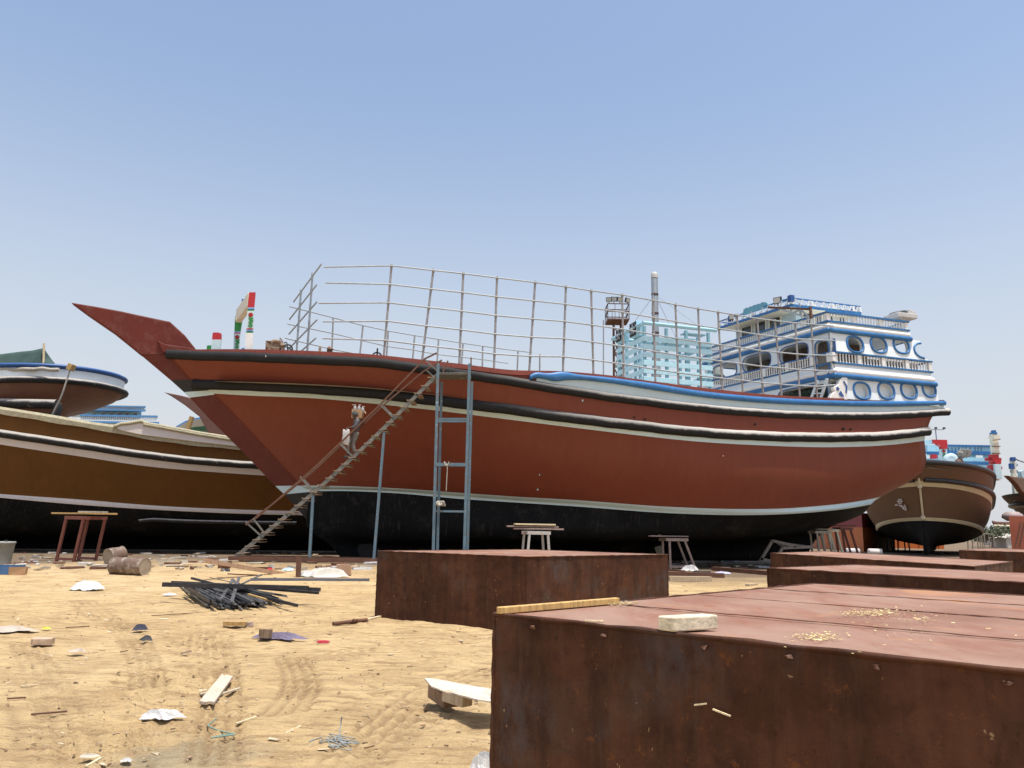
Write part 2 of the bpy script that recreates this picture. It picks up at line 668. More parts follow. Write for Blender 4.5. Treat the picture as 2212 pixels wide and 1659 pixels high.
def loft(fr, levels, mats, ns=70, nsub=3):
    mb = MB()
    rows = []
    L = len(levels)
    for i in range(ns + 1):
        u = (i / ns) ** 1.25
        pts = []
        for lv in levels:
            t = lv['tB'] + (lv['tS'] - lv['tB']) * u
            pts.append(V((t, max(.02, lv['b'](t)), lv['z'](t))))
        row = smooth_path(pts, nsub)
        for p in row:
            p.y = max(.02, p.y)
        rows.append(row)
    m = len(rows[0])
    for sgn in (1, -1):
        for k in range(L - 1):
            seg = [[fr.W(p.x, sgn * p.y, p.z) for p in r[k * nsub:(k + 1) * nsub + 1]] for r in rows]
            mb.grid(seg, mats[k])
    for idx in (0, -1):                                  # close bow and stern
        r = rows[idx]
        for k in range(L - 1):
            mb.grid([[fr.W(p.x, s * p.y, p.z) for p in r[k * nsub:(k + 1) * nsub + 1]] for s in (1, -1)], mats[k], False)
    mb.grid([[fr.W(r[-1].x, s * r[-1].y, r[-1].z) for s in (1, -1)] for r in rows], mats[-1], False)
    bm_rows = rows
    return mb, bm_rows


def side_tube(fr, lv, r, mi=0, sgn=1, t0=None, t1=None, off=0, seg=10, n=60, dz=0, sq=None, mb=None):
    mb = mb or MB()
    a = lv['tB'] if t0 is None else t0
    b = lv['tS'] if t1 is None else t1
    pts = []
    for i in range(n + 1):
        t = a + (b - a) * i / n
        wob = .006 * math.sin(t * 5.1) + .006 * math.sin(t * 2.3 + 1)
        pts.append(fr.W(t, sgn * (lv['b'](t) + off), lv['z'](t) + dz + wob))
    mb.tube(pts, r, seg, mi, sq=sq)
    return mb


# ================================================================== MAIN DHOW
F = Frame((19.8, 41.5), 17.5)
DH = thing('dhow', 'long red-brown wooden dhow with white and black stripes and blue-trimmed stern house', 'boat',
           F.W(17, 0, .2))

capP = [(0, .34), (1, .95), (3, 2.1), (5.5, 3.2), (8, 3.95), (11, 4.5), (15, 4.9), (21, 5), (27, 4.9), (31, 4.7), (36, 4.4)]
rubP = [(0, .34), (1, .8), (3, 1.75), (5.5, 2.8), (8, 3.6), (11, 4.3), (15, 4.85), (21, 5), (27, 4.9), (31, 4.65), (34.5, 4.2)]
whiP = [(0, .34), (1, .75), (3, 1.6), (5.5, 2.6), (8, 3.4), (11, 4.15), (15, 4.75), (20, 4.95), (26, 4.85), (30, 4.55), (33, 4.1)]
wltP = [(0, .34), (1, .5), (3, .95), (5.5, 1.6), (8, 2.3), (11, 3.2), (15, 4.05), (18, 4.4), (21, 4.45), (24, 4.15), (27, 3.2), (29, 1.9), (30, 1.2)]
wlbP = [(0, .34), (1, .48), (3, .88), (5.5, 1.5), (8, 2.15), (11, 3.05), (15, 3.9), (18, 4.25), (21, 4.3), (24, 4.0), (27, 3.0), (29, 1.6), (30, .95)]
capL = level(F, [(375, 758), (441, 757), (549, 757), (672, 760.5), (797, 767.5), (921, 780.4), (1000, 789), (1097, 801), (1207, 804),
                 (1306, 812), (1405, 825.4), (1504, 838.3), (1646, 853.2), (1790, 861.5), (1860, 864), (1950, 865), (2040, 864)], capP)
r1L = level(F, [(370, 765), (441, 768), (549, 771), (672, 776.5), (797, 782), (945, 800), (1097, 822), (1207, 840), (1306, 855),
                (1405, 868), (1509, 880), (1646, 891), (1781, 896.8), (1918, 896.5), (2047, 888.6)], capP)
r2L = level(F, [(423, 830), (549, 833.5), (672, 840), (797, 849), (945, 866), (1097, 884), (1209, 900), (1350, 917), (1509, 934),
                (1646, 942), (1781, 945), (1939, 939.6), (2002, 931.5)], rubP)
whL = level(F, [(462, 850), (549, 855), (672, 860), (797, 871), (945, 887), (1097, 906), (1209, 920), (1350, 937), (1509, 954),
                (1646, 962), (1781, 966), (1939, 959.5), (1997, 952)], whiP)
wtL = level(F, [(650, 1048.5), (737, 1050), (850, 1054.5), (1000, 1065), (1100, 1072), (1240, 1080), (1439, 1094.4), (1598, 1099.6),
                (1700, 1098), (1757, 1094), (1840, 1085), (1903, 1073)], wltP)
wbL = level(F, [(670, 1061), (737, 1060.5), (850, 1065), (1000, 1078), (1100, 1084.5), (1240, 1093.6), (1439, 1108), (1598, 1112.7),
                (1700, 1110.5), (1757, 1106.7), (1830, 1099), (1881, 1090)], wlbP)
r1aL = dict(r1L, tS=.0)
r1bL = dict(tB=r1L['tB'] - .05, tS=.62, z=lambda t: r1L['z'](t) - .18, b=lambda t: r1L['b'](t) - .05 * sstep(0, 3, 3 - t))
mtB = .45 * whL['tB'] + .55 * wtL['tB']
mP = curve([(0, .34), (1, .6), (3, 1.25), (5.5, 2.15), (8, 3.0), (11, 3.85), (15, 4.55), (20, 4.85), (25, 4.7), (28, 4.4), (31, 3.75), (33, 3.5)])
midL = dict(tB=mtB, tS=.82, b=lambda t: mP(max(0, mtB - t)),
            z=lambda t: .5 * whL['z'](t) + .5 * wtL['z'](min(max(t, 1.2), wtL['tB'])) - .1)
tf, zf = F.px(752, 1206, .25)
bilL = dict(tB=29.6, tS=1.9, z=curve([(30, 1.6), (27, 1.2), (22, 1.25), (15, 1.32), (10, 1.45), (6, 1.85), (3, 2.3), (1.5, 2.65)]),
            b=curve([(30, .3), (28, .7), (25, 1.5), (22, 2.4), (18, 3.2), (12, 3.5), (8, 3.0), (5, 2.0), (3, 1.1), (1.5, .45)]))
garL = dict(tB=28.6, tS=4.0, z=curve([(30, .75), (24, .85), (15, 1.0), (8, 1.15), (4, 1.7)]), b=curve([(30, .24), (26, .3), (18, .6), (12, .6), (6, .3), (2, .22)]))
keeL = dict(tB=28.1, tS=5.2, z=lambda t: .2, b=lambda t: .2)
capM = dict(capL, tB=capL['tB'])

hm, rows = loft(F, [capM, r1aL, r1bL, r2L, whL, midL, wtL, wbL, bilL, garL, keeL], [0, 0, 0, 1, 0, 0, 1, 2, 2, 2], 90, 3)
hull = hm.build('hull', [RED, MINT, BLACKB], DH, weld=True)
# deck inside the bulwark
dk = MB()
rr = []
for i in range(40):
    t = 33.6 - 33.2 * i / 39
    zz = capL['z'](t) - 1.25
    b = max(.1, .97 * r1L['b'](t) - .1)
    rr.append([F.W(t, b * k, zz + .12 * (1 - k * k)) for k in (-1, -.5, 0, .5, 1)])
dk.grid(rr)
dk.build('deck', GREYW, DH)

# cap rail on the bulwark
for sgn in (1, -1):
    mb = MB()
    ring = []
    for i in range(91):
        t = capL['tB'] - .1 + (6.3 - capL['tB']) * i / 90
        b, z = capL['b'](t), capL['z'](t)
        ring.append([F.W(t, sgn * (b + .08), z - .16), F.W(t, sgn * (b + .08), z + .03), F.W(t, sgn * (b - .28), z + .03), F.W(t, sgn * (b - .28), z - .16)])
    mb.grid(ring, 0, False, True)
    mb.add(ring[0], [(0, 1, 2, 3)])
    mb.add(ring[-1], [(3, 2, 1, 0)])
    mb.build('cap_rail', CAPRED, DH)

# rubbing strakes: glossy black near the bow, dusty further aft
for sgn in (1, -1):
    side_tube(F, r1L, .165, 0, sgn, r1L['tB'] + .15, r1L['tS'], .02, 14, 90, dz=-.02, sq=1.16).build('rubbing_strake', RUBM, DH)
    side_tube(F, r2L, .18, 0, sgn, r2L['tB'] + .1, r2L['tS'] - .1, .02, 14, 90, sq=1.2).build('rubbing_strake', RUBM, DH)

# blue and pale bulwark panel on the after half, with the carved start
for sgn in (1, -1):
    top = level(F, [(1145, 810), (1152, 805.5), (1180, 806), (1195, 805), (1207, 803), (1220, 803.5), (1235, 807), (1306, 815.5), (1405, 828.5), (1504, 844.5),
                    (1646, 858), (1781, 864.5), (1918, 866), (2045, 865)], [(0, 4.95), (6, 5.0), (14, 4.95), (20, 4.75), (25, 4.45)])
    bot = level(F, [(1145, 821), (1152, 818), (1180, 820), (1195, 824), (1207, 824), (1220, 822), (1235, 821.5), (1306, 827.5), (1405, 843), (1504, 857.5),
                    (1646, 871), (1781, 876.5), (1918, 878), (2045, 875)], [(0, 4.95), (6, 5.0), (14, 4.95), (20, 4.75), (25, 4.45)])
    mb = MB()
    ring = []
    for i in range(121):
        t = top['tB'] + (top['tS'] - top['tB']) * i / 120
        b = capL['b'](t) + .1
        zt, zb = top['z'](t), bot['z'](t)
        w = .16
        rg = []
        for k in range(10):
            a = 2 * math.pi * k / 10
            rg.append(F.W(t, sgn * (b + .1 * math.cos(a)), (zt + zb) / 2 + (zt - zb) / 2 * math.sin(a) * 1.02))
        ring.append(rg)
    mb.grid(ring, 0, True, True)
    mb.add(ring[0], [tuple(range(10))])
    mb.add(ring[-1], [tuple(range(10))])
    mb.build('gunwale_moulding', BLUE, DH)
    mb = MB()
    ring = []
    t0 = bot['tB'] - .3
    for i in range(101):
        t = t0 + (bot['tS'] - t0) * i / 100
        b = capL['b'](t) + .05
        zt = bot['z'](t) + .05
        zb = r1L['z'](t) + .08
        zb = min(zb, zt - .01)
        ring.append([F.W(t, sgn * b, zt), F.W(t, sgn * b, zb), F.W(t, sgn * (b - .12), zb), F.W(t, sgn * (b - .12), zt)])
    mb.grid(ring, 0, False, True)
    mb.add(ring[0], [(0, 1, 2, 3)])
    mb.add(ring[-1], [(0, 1, 2, 3)])
    mb.build('bulwark_panel', PALE, DH)

# stem post: painted in the same bands as the hull
fpx = [(306, 768), (370, 822), (399, 848), (411, 860), (450, 902), (522, 973.6), (595, 1050), (614.5, 1068), (660, 1119), (702, 1163), (752, 1207)]
bpx = [(372, 766), (423, 818), (456, 841), (463, 850), (505, 894), (578, 972), (650, 1048.5), (668, 1061), (720, 1119), (775, 1163), (835, 1208)]
sm = [0, 1, 2, 0, 0, 0, 2, 1, 1, 1]
mb = MB()
for k in range(10):
    ring = []
    for q in (k, k + 1):
        tF, zF = F.px(*fpx[q], 0)
        tB, zB = F.px(*bpx[q], .34)
        tB -= .25
        ring.append([F.W(tF, .13, zF), F.W(tB, .36, zB), F.W(tB, -.36, zB), F.W(tF, -.13, zF)])
    mb.grid(ring, [0, 1, 2][sm[k]], False, True)
    if k == 0:
        mb.add(ring[0], [(0, 1, 2, 3)], 0)
    if k == 9:
        mb.add(ring[1], [(3, 2, 1, 0)], 1)
mb.build('stem_post', [REDSTEM, BLACKP, MINT], DH)

# prow board above the rail
pr = [(155, 656), (205, 664), (260, 674), (320, 687), (368, 697), (400, 726), (424, 756), (380, 762), (372, 770), (306, 769), (283, 750), (247, 721), (222, 704), (190, 682)]
mb = MB()
pts = []
for x, y in pr:
    t, z = F.px(x, y, 0)
    pts.append(F.W(t, 0, z))
mb.prism(pts, F.n * .42)
mb.build('prow_board', PROWRED, DH, bevel=.05)
mb = MB()
kn = [F.W(*((lambda q: (q[0], .24, q[1]))(F.px(x, y, .24)))) for x, y in ((340, 735), (356, 744), (424, 754), (424, 760), (352, 762))]
mb.prism(kn, F.n * .14)
mb.build('knee', PROWRED, DH, bevel=.03)
# ------------------------------------------------------------------ deck railing of pipes
RAIL = MB()
bcap = lambda t: capL['b'](t) - .14
FR5 = [0.0, .209, .413, .615, .826]


def rail_post(p, q, r=.045):
    mb = MB()
    mb.tube([p, q], r, 8)
    for f in FR5:
        c = p.lerp(q, f)
        mb.tube([c + V((0, 0, .07)), c - V((0, 0, .07))], r * 1.25, 8)
    return mb


near_posts = [((845.7, 575), (829, 768)), ((936, 585), (911.5, 779)), ((1000.7, 592), (992, 788)), ((1073.6, 601), (1067, 798)),
              ((1156, 611), (1143, 802)), ((1222.4, 620.4), (1216, 801)), ((1277, 629), (1282, 808)), ((1344, 638), (1347.5, 817)),
              ((1411, 650), (1416, 828)), ((1459, 659), (1466, 835)), ((1508, 668), (1515, 841)), ((1551, 675), (1561, 846)),
              ((1592, 681.5), (1605, 850)), ((1635.5, 689), (1649, 855)), ((1674, 693.5), (1689, 858)), ((1718, 699), (1728, 860)), ((1752, 701), (1766, 862))]
railing = None
tops, bots = [], []
for a, b in near_posts:
    t, z = F.pxc(*a, bcap)
    tops.append(F.W(t, bcap(t), z))
    t, z = F.pxc(*b, bcap)
    bots.append(F.W(t, bcap(t), z - .05))
bowends = [(700, 577), (703, 611), (688, 655), (697, 695), (697, 731)]
sternends = [(1800, 704), (1805, 735.8), (1806, 768), (1809, 801), (1805, 831)]
for k, f in enumerate(FR5):
    t, z = F.pxc(*bowends[k], bcap)
    pts = [F.W(t, bcap(t), z)] + [p.lerp(q, f) + F.n * .06 for p, q in zip(tops, bots)]
    t, z = F.pxc(*sternends[k], bcap)
    pts.append(F.W(t, bcap(t), z))
    RAIL.tube(pts, .033, 8)
# cross rail over the foredeck
A, B = F.W(29.2, 3.0, 0), F.W(30.5, -3.0, 0)
cn = (B - A).cross(V((0, 0, 1))).normalized()
ax = lambda X, Y: atplane(548.6 + X / 4.032, 521.2 + Y / 4.032, A, cn)
for a, b in (((345, 528), (590, 195)), ((310, 680), (546, 380)), ((305, 808), (548, 528)), ((300, 940), (550, 683)), ((412, 957), (540, 843))):
    RAIL.tube([ax(*a), ax(*b)], .036, 8)
# far-side bars
fb = lambda t: -(capL['b'](t) - .14)
fx = lambda X, Y: (lambda q: F.W(q[0], fb(q[0]), q[1]))(F.pxc(548.6 + X / 4.032, 521.2 + Y / 4.032, fb))
for ln in ([(310, 568), (690, 665), (950, 733), (1170, 780), (1400, 820), (1608, 853), (1822, 888), (1993, 912), (2150, 935), (2420, 968)],
           [(293, 720), (680, 800), (930, 860), (1160, 915), (1383, 945), (1600, 985), (2000, 1030), (2212, 1062)],
           [(270, 843), (680, 940), (915, 985), (1150, 1020)]):
    RAIL.tube([fx(*p) for p in ln], .033, 8)
railing = RAIL.build('railing', STEELP, DH)
for p, q in zip(tops, bots):
    rail_post(p, q).build('rail_post', STEELB, railing)
for a, b in (((510, 290), (463, 975)), ((410, 435), (370, 972))):
    rail_post(ax(*a), ax(*b), .048).build('rail_post', STEELP, railing)
for a, b in (((690, 665), (678, 985)), ((950, 733), (922, 995)), ((1170, 780), (1153, 1030)), ((1400, 820), (1381, 1045)), ((1608, 853), (1595, 1065)),
             ((1822, 888), (1806, 1090)), ((1993, 912), (1988, 1120)), ((2300, 960), (2292, 1150)), ((2490, 985), (2488, 1180)), ((2690, 1010), (2690, 1200))):
    mb = MB().tube([fx(*a), fx(*b)], .042, 8)
    mb.build('rail_post', STEELB, railing)

# ------------------------------------------------------------------ bow fittings
def onb(x, y, b):
    t, z = F.px(x, y, b)
    return F.W(t, b, z)


def z4(X, Y):                          # zoom of the foredeck -> picture
    return (800 + X / 5.53) / 1.82278, (1120 + Y / 5.53) / 1.82278


def post_block(segs, b, halfdepth, name, parent=DH, wob=0):
    """stacked painted lengths of a squared post. segs: (yTop, xl, xr, mat) ... last y"""
    mats, mb = [], MB()
    for (y0, xl0, xr0, m), (y1, xl1, xr1, _) in zip(segs[:-1], segs[1:]):
        if m not in mats:
            mats.append(m)
        r = []
        for y, xl, xr in ((y0, xl0, xr0), (y1, xl1, xr1)):
            a = onb(*z4(xl, y), b)
            c = onb(*z4(xr, y), b)
            r.append([a, c, c - F.n * halfdepth * 2, a - F.n * halfdepth * 2])
        mb.grid(r, mats.index(m), False, True)
        mb.add(r[0], [(0, 1, 2, 3)], mats.index(m))
        mb.add(r[1], [(3, 2, 1, 0)], mats.index(m))
    return mb.build(name, mats, parent)


BLUEL = paint('light_blue_band', (.25, .42, .75), .08, 2, .4, .05)
frame_post = post_block([(170, 998, 1142, REDP), (500, 970, 1112, BLUEL), (528, 968, 1112, BLUED), (548, 966, 1111, GREENP), (575, 962, 1110, MINT), (955, 942, 1090, REDP),
                         (985, 940, 1090, BLUEL), (1010, 938, 1089, BLUED), (1025, 936, 1088, GREENP), (1055, 932, 1086, WHITEB), (1440, 912, 1074, WHITEB)], 1.3, .14, 'windlass_post')
far_post = post_block([(690, 700, 850, GREENP), (760, 690, 855, GREENP), (1020, 680, 812, BLUEL), (1045, 678, 810, REDP), (1070, 668, 806, MINT), (1410, 658, 792, REDP), (1440, 656, 786, BLUEL), (1475, 654, 786, BLUEL)],
                      -1.3, .14, 'windlass_post')
# beam lying across the two posts
p0, p1 = onb(*z4(1040, 330), 1.1), onb(*z4(775, 690), -1.3)
mb = MB().bar(p0, p1, .26, .62)
mb.tube([p1 + V((.0, 0, -.2)) - F.n * -.1, p1 + V((0, 0, -.2)) + F.n * .35], .11, 10)
mb.build('windlass_beam', CREAM, DH, bevel=.04)
mb = MB().prism([onb(*z4(x, y), -1.3) for x, y in ((838, 330), (895, 330), (860, 440), (838, 440))], F.n * .2)
mb.build('beam_end', BLUED, DH)


def flower(px0, b, s, parent):
    """raised rose and scroll stalk, built as tubes on the face of a post"""
    x0, y0 = px0
    P = lambda dx, dy: onb(*z4(x0 + dx * s, y0 + dy * s), b + .02)
    mb = MB()
    mb.lathe(P(0, 0) - F.n * .01, [(0, .085 * s), (.02, .075 * s)], 8, F.n, 1)
    for a in range(5):
        mb.lathe(P(30 * math.cos(a * 1.256), 30 * math.sin(a * 1.256)) - F.n * .01, [(0, .05 * s), (.02, .04 * s)], 7, F.n, 1)
    stalk = smooth_path([P(-20, 45), P(-20, 90), P(0, 125), P(-15, 170), P(10, 200), P(25, 230), P(15, 255), P(-15, 260), P(-35, 240), P(-25, 215)], 3)
    mb.tube(stalk, .032 * s, 6)
    mb.tube(smooth_path([P(-12, 110), P(25, 85), P(45, 70), P(15, 70)], 3), .035 * s, 6)
    mb.tube(smooth_path([P(-8, 165), P(25, 140), P(45, 125), P(15, 120)], 3), .035 * s, 6)
    mb.tube(smooth_path([P(5, 195), P(-25, 165), P(-40, 150)], 3), .035 * s, 6)
    mb.build('painted_flower', [GREENP, REDP], parent)


flower((1035, 660), 1.3, 1.0, frame_post)
flower((740, 1145), -1.3, .92, far_post)
# bollard with red top, and the green one behind it
bb = post_block([(1045, 215, 330, REDP), (1070, 205, 398, REDP), (1200, 192, 388, MINT), (1470, 165, 362, MINT)], .35, .2, 'mooring_bitt')
post_block([(1325, 95, 180, GREENP), (1345, 80, 185, GREENP), (1470, 72, 180, GREENP)], -.9, .15, 'mooring_bitt')
mb = MB().prism([onb(*z4(x, y), .9) for x, y in ((795, 1450), (850, 1385), (905, 1400), (925, 1475), (800, 1475))], F.n * .3)
mb.build('cleat', BLUEL, DH, bevel=.02)

# pump and engine gear on the foredeck: a thing standing on deck
def zb(X, Y, b=1.9):
    return onb(*z4(X, Y), b)


base = zb(1570, 1560)
pump = thing('pump_engine', 'bronze round-bodied pump with hoses on the foredeck of the red dhow', 'pump', base)
mb = MB()
c = zb(1578, 1338)
mb.lathe(c - F.n * .5, [(0, .14), (.05, .28), (.42, .30), (.5, .27), (.5, .17), (.44, .13)], 20, F.n)
mb.build('drum', BRONZE, pump)
mb = MB().box(zb(1560, 1490) - F.n * .2, (.75, .4, .5), Matrix.Rotation(math.radians(17.5), 3, 'Z'))
mb.build('bed', BRONZE, pump, bevel=.02)
mb = MB()
mb.prism([zb(x, y) for x, y in ((1400, 1540), (1405, 1400), (1365, 1350), (1355, 1280), (1420, 1290), (1450, 1330), (1485, 1430), (1490, 1540))], F.n * .22)
mb.lathe(zb(1418, 1290), [(0, .05), (.06, .05), (.065, .11), (.1, .11)], 10)
mb.build('valve_body', BRONZE, pump)
mb = MB()
mb.tube(smooth_path([zb(1740, 1340), zb(1830, 1310), zb(1900, 1330), zb(1940, 1390), zb(1935, 1450), zb(1930, 1540)], 4), .035, 8)
mb.tube(smooth_path([zb(1750, 1350), zb(1850, 1370), zb(1900, 1410), zb(1925, 1540)], 4), .03, 8)
mb.tube(smooth_path([zb(1745, 1290), zb(1800, 1260), zb(1830, 1310), zb(1840, 1540)], 4), .025, 8)
mb.build('hose', SLATE, pump)
mb = MB()
mb.bar(zb(1700, 1270), zb(1745, 1540), .12, .1)
mb.bar(zb(1668, 1165), zb(1740, 1260), .05, .05)
mb.tube([zb(1690, 1330), zb(1770, 1330)], .09, 8)
mb.build('lever_frame', BRONZE, pump)
# ring bolt on the rail
mb = MB()
rc = F.W(*((lambda q: (q[0], capL['b'](q[0]) - .5, q[1]))(F.px(819, 765, 4.0))))
mb.tube([rc + F.d * (.19 * math.cos(a)) + V((0, 0, .19 * math.sin(a))) for a in [i * math.pi / 9 for i in range(18)]], .03, 6, closed=True)
mb.tube([rc + V((0, 0, -.5)), rc + V((0, 0, .36))], .035, 6)
mb.build('ring_bolt', BLACKS, DH)
mb = MB()
mb.lathe(onb(690, 771, 2.4), [(0, .09), (.18, .09), (.24, .05), (.34, .06), (.45, .02)], 10)
mb.build('capstan_head', BRONZE, DH)

# small holes / fastenings in the planking
for x, y, b in ((574, 772, 3), (626, 774, 3)):
    pass

# ------------------------------------------------------------------ engine casing: slatted box, fans and funnel
cage = thing('x', None, None, (0, 0, 0))
bpy.data.objects.remove(cage)
t1, zt = F.px(1391, 703, 2.0)
t0, _ = F.px(1533, 719, 2.0)
zt = .5 * (zt + _)
W_ = 2.85
zb0 = capL['z'](12) - 1.2
R0 = Matrix.Rotation(math.radians(17.5), 3, 'Z')
mb = MB()
for t in (t0 + .05, t0 + (t1 - t0) * .36, t0 + (t1 - t0) * .66, t1 - .05):
    for b in (2.0 - .06, 2.0 - W_ + .06):
        mb.bar(F.W(t, b, zb0), F.W(t, b, zt), .13, .13, F.d)
for b in (2.0 - W_ * .36, 2.0 - W_ * .68):
    for t in (t0 + .05, t1 - .05):
        mb.bar(F.W(t, b, zb0), F.W(t, b, zt), .12, .12, F.d)
casing = mb.build('slatted_casing', paint('shaded_post_paint', (.24, .46, .56), .1, 2, .5, .1), DH, bevel=.012)  # posts coloured darker to stand for the shading in the casing
ns_ = 9
for k in range(ns_):
    z = zt - .62 - k * .385
    h = .235
    mb = MB()
    t_a, t_b = t0 - .08, t1 + .06
    mb.bar(F.W(t_a, 2.03, z + .02 * math.sin(k)), F.W(t_b, 2.03, z), h, .05, F.n)
    if k in (1, 5, 8):
        mb.bar(F.W(t_a, 2.0 - W_ - .03, z), F.W(t_b, 2.0 - W_ - .03, z), h, .05, F.n)
    mb.bar(F.W(t1 + .04, 1.995, z - .01), F.W(t1 + .04, 2.0 - W_ + .0, z), h, .05, F.d)
    if k % 4 == 0:
        mb.bar(F.W(t0 - .04, 1.99, z), F.W(t0 - .04, 2.0 - W_, z), h, .05, F.d)
    mb.build('slat', SLATC, casing, bevel=.01)
mb = MB()
ring = [F.W(t1 + .2, 2.25, zt + .06), F.W(t0 - .2, 2.25, zt + .06)]
mb.tube(ring, .12, 8, sq=.8)
mb.tube([F.W(t1 + .15, 2.2, zt + .05), F.W(t1 + .15, 1.75 - W_, zt + .05)], .12, 8, sq=.8)
mb.tube([F.W(t1 + .2, 1.75 - W_, zt + .06), F.W(t0 - .2, 1.75 - W_, zt + .06)], .12, 8, sq=.8)
for b in (1.2, .2, -.7):
    mb.bar(F.W(t0 + .0, b + .3, zt - .05), F.W(t0 + 1.2, b + .3, zt - .05), .5, .04)
mb.build('roof_beam', AQUA, casing)


def deck_fan(x, y, s):
    p = F.W(t1 + .1, 0, 0)
    c = atplane(x, y, p, F.d) + F.d * .12
    mb = MB()
    mb.box(c - F.d * .2, (.42, s, s), R0)
    o = mb.build('fan_box', AQUA, casing, bevel=.02)
    mb = MB()
    mb.tube([c + F.d * .03 + (F.n * math.cos(a) + V((0, 0, 1)) * math.sin(a)) * s * .42 for a in [i * math.pi / 8 for i in range(16)]], .03, 6, closed=True)
    mb.box(c + F.d * .012, (.03, s * .92, s * .92), R0)
    mb.build('fan_ring', BLACKS, o)
    mb = MB()
    for k in range(5):
        a = k * 2 * math.pi / 5 + .3
        r = F.n * math.cos(a) + V((0, 0, 1)) * math.sin(a)
        tq = F.n * -math.sin(a) + V((0, 0, 1)) * math.cos(a)
        q = c + F.d * .05
        mb.prism([q + r * .06 * s, q + r * .38 * s + tq * .08 * s, q + r * .38 * s - tq * .1 * s, q + r * .1 * s - tq * .06 * s], F.d * .015)
    mb.lathe(c + F.d * .03, [(0, .08), (.08, .06)], 8, F.d)
    mb.build('fan_blade', STEELP, o)


deck_fan(1372.5, 712.5, .72)
deck_fan(1342, 725.5, .66)
# boiler room wall inside and funnel
mb = MB()
fc = at(1414.5, 640, 36.6)
fz = lambda y: at(1414.5, y, 36.6).z
fb0 = V((fc.x, fc.y, zb0))
mb.lathe(fb0, [(0, .24), (fz(800) - zb0, .24), (fz(800) - zb0, .19), (fz(760) - zb0, .19), (fz(759) - zb0, .165), (fz(601) - zb0, .165), (fz(601) - zb0, .155), (fz(601) - zb0 + .02, .155)], 18)
fun = mb.build('funnel', paint('funnel_metal', (.13, .155, .18), .15, 2, .6, .08, (.19, .185, .18), .5, spec=.2), DH)
mb = MB().lathe(V((fc.x, fc.y, fz(601))), [(0, .172), (.12, .172), (.22, .165), (.28, .14), (.31, .08), (.318, .02)], 18)
mb.build('funnel_cap', SACKW, fun)
mb = MB()
for y in (636, 677, 719):
    mb.lathe(V((fc.x, fc.y, fz(y) - .03)), [(0, .18), (.06, .18)], 18)
mb.build('funnel_band', RUSTB, fun)
mb = MB()
tp = V((fc.x, fc.y, fz(636)))
for q in (F.W(t1, 1.9, zt), F.W(t0, 1.9, zt), F.W(t1 - .2, 2.0 - W_, zt), F.W(t0, 2.0 - W_, zt)):
    mb.tube([tp, q], .012, 5)
mb.build('stay_wire', STEELP, fun)
mb = MB()
mb.box(F.W((t0 + t1) / 2 + .3, .5, zb0 + .9), (1.6, 1.2, 1.8), R0)
mb.box(F.W((t0 + t1) / 2 + .9, -.2, zb0 + 2.4), (.7, 1.4, .12), R0)
mb.box(F.W((t0 + t1) / 2 + .9, -.3, zb0 + 1.4), (.5, .9, .25), R0)
mb.build('engine_hatch', BRONZE, casing, bevel=.03)
# ------------------------------------------------------------------ deckhouse at the stern
def zs(y, x=1863, b=4.5):
    return F.px(x, y, b)[1]


def holed_wall(mb, P0, u, up, n, x0, x1, z0, z1, holes, th, mi=0, rim=None, N=40):
    """Wall with real openings. P0 + u*x + up*z ; holes: (cx, cz, rx, rz, power). rim: MB collecting raised frames"""
    holes = sorted(holes)
    cuts = [x0] + [(a[0] + a[2] + b[0] - b[2]) / 2 for a, b in zip(holes[:-1], holes[1:])] + [x1]
    T = lambda x, z, d=0: P0 + u * x + up * z + n * d
    if not holes:
        vs = [T(x0, z0), T(x1, z0), T(x1, z1), T(x0, z1)]
        vs += [p - n * th for p in vs]
        mb.add(vs, [(0, 1, 2, 3), (7, 6, 5, 4), (0, 4, 5, 1), (1, 5, 6, 2), (2, 6, 7, 3), (3, 7, 4, 0)], mi)
        return
    for (cx, cz, rx, rz, p), a, b in zip(holes, cuts[:-1], cuts[1:]):
        cor = [math.atan2(z - cz, x - cx) for x in (a, b) for z in (z0, z1)]
        ang = sorted([-math.pi + 2 * math.pi * i / N for i in range(N)] + cor)
        inn, outp = [], []
        for t in ang:
            c, s = math.cos(t), math.sin(t)
            # superellipse point in direction t
            k = (abs(c / rx) ** p + abs(s / rz) ** p) ** (-1 / p)
            inn.append((cx + k * c, cz + k * s))
            kk = min(((b - cx) / c if c > 1e-9 else (a - cx) / c if c < -1e-9 else 1e9),
                     ((z1 - cz) / s if s > 1e-9 else (z0 - cz) / s if s < -1e-9 else 1e9))
            outp.append((cx + kk * c, cz + kk * s))
        m = len(ang)
        r = [[T(x, z) for x, z in outp], [T(x, z) for x, z in inn], [T(x, z, -th) for x, z in inn], [T(x, z, -th) for x, z in outp]]
        mb.grid([r[0], r[1]], mi, False, True)
        mb.grid([r[1], r[2]], mi, False, True)
        mb.grid([r[2], r[3]], mi, False, True)
        if rim is not None:
            rim.append([T(x, z, .015) for x, z in inn])


def balustrade(mb, path, z0, z1, gap=.155, bay=1.55, side=.10):
    for a, b in zip(path[:-1], path[1:]):
        L = (b - a).length
        d = (b - a) / L
        Rm = Matrix((d, V((0, 0, 1)).cross(d), V((0, 0, 1)))).transposed()
        nb = max(1, round(L / bay))
        for i in range(nb + 1):
            c = a + d * (L * i / nb)
            mb.box(c + V((0, 0, (z0 + z1) / 2)), (.19, .16, z1 - z0), Rm)
            if i < nb:
                m = int((L / nb - .2) / gap)
                for j in range(m):
                    q = c + d * (.1 + (L / nb - .2) * (j + .5) / m) + V((0, 0, z0))
                    h = z1 - z0
                    mb.lathe(q, [(0, .045), (h * .12, .05), (h * .18, .028), (h * .4, .042), (h * .5, .03), (h * .6, .042), (h * .82, .028), (h * .88, .05), (h, .045)], 6)


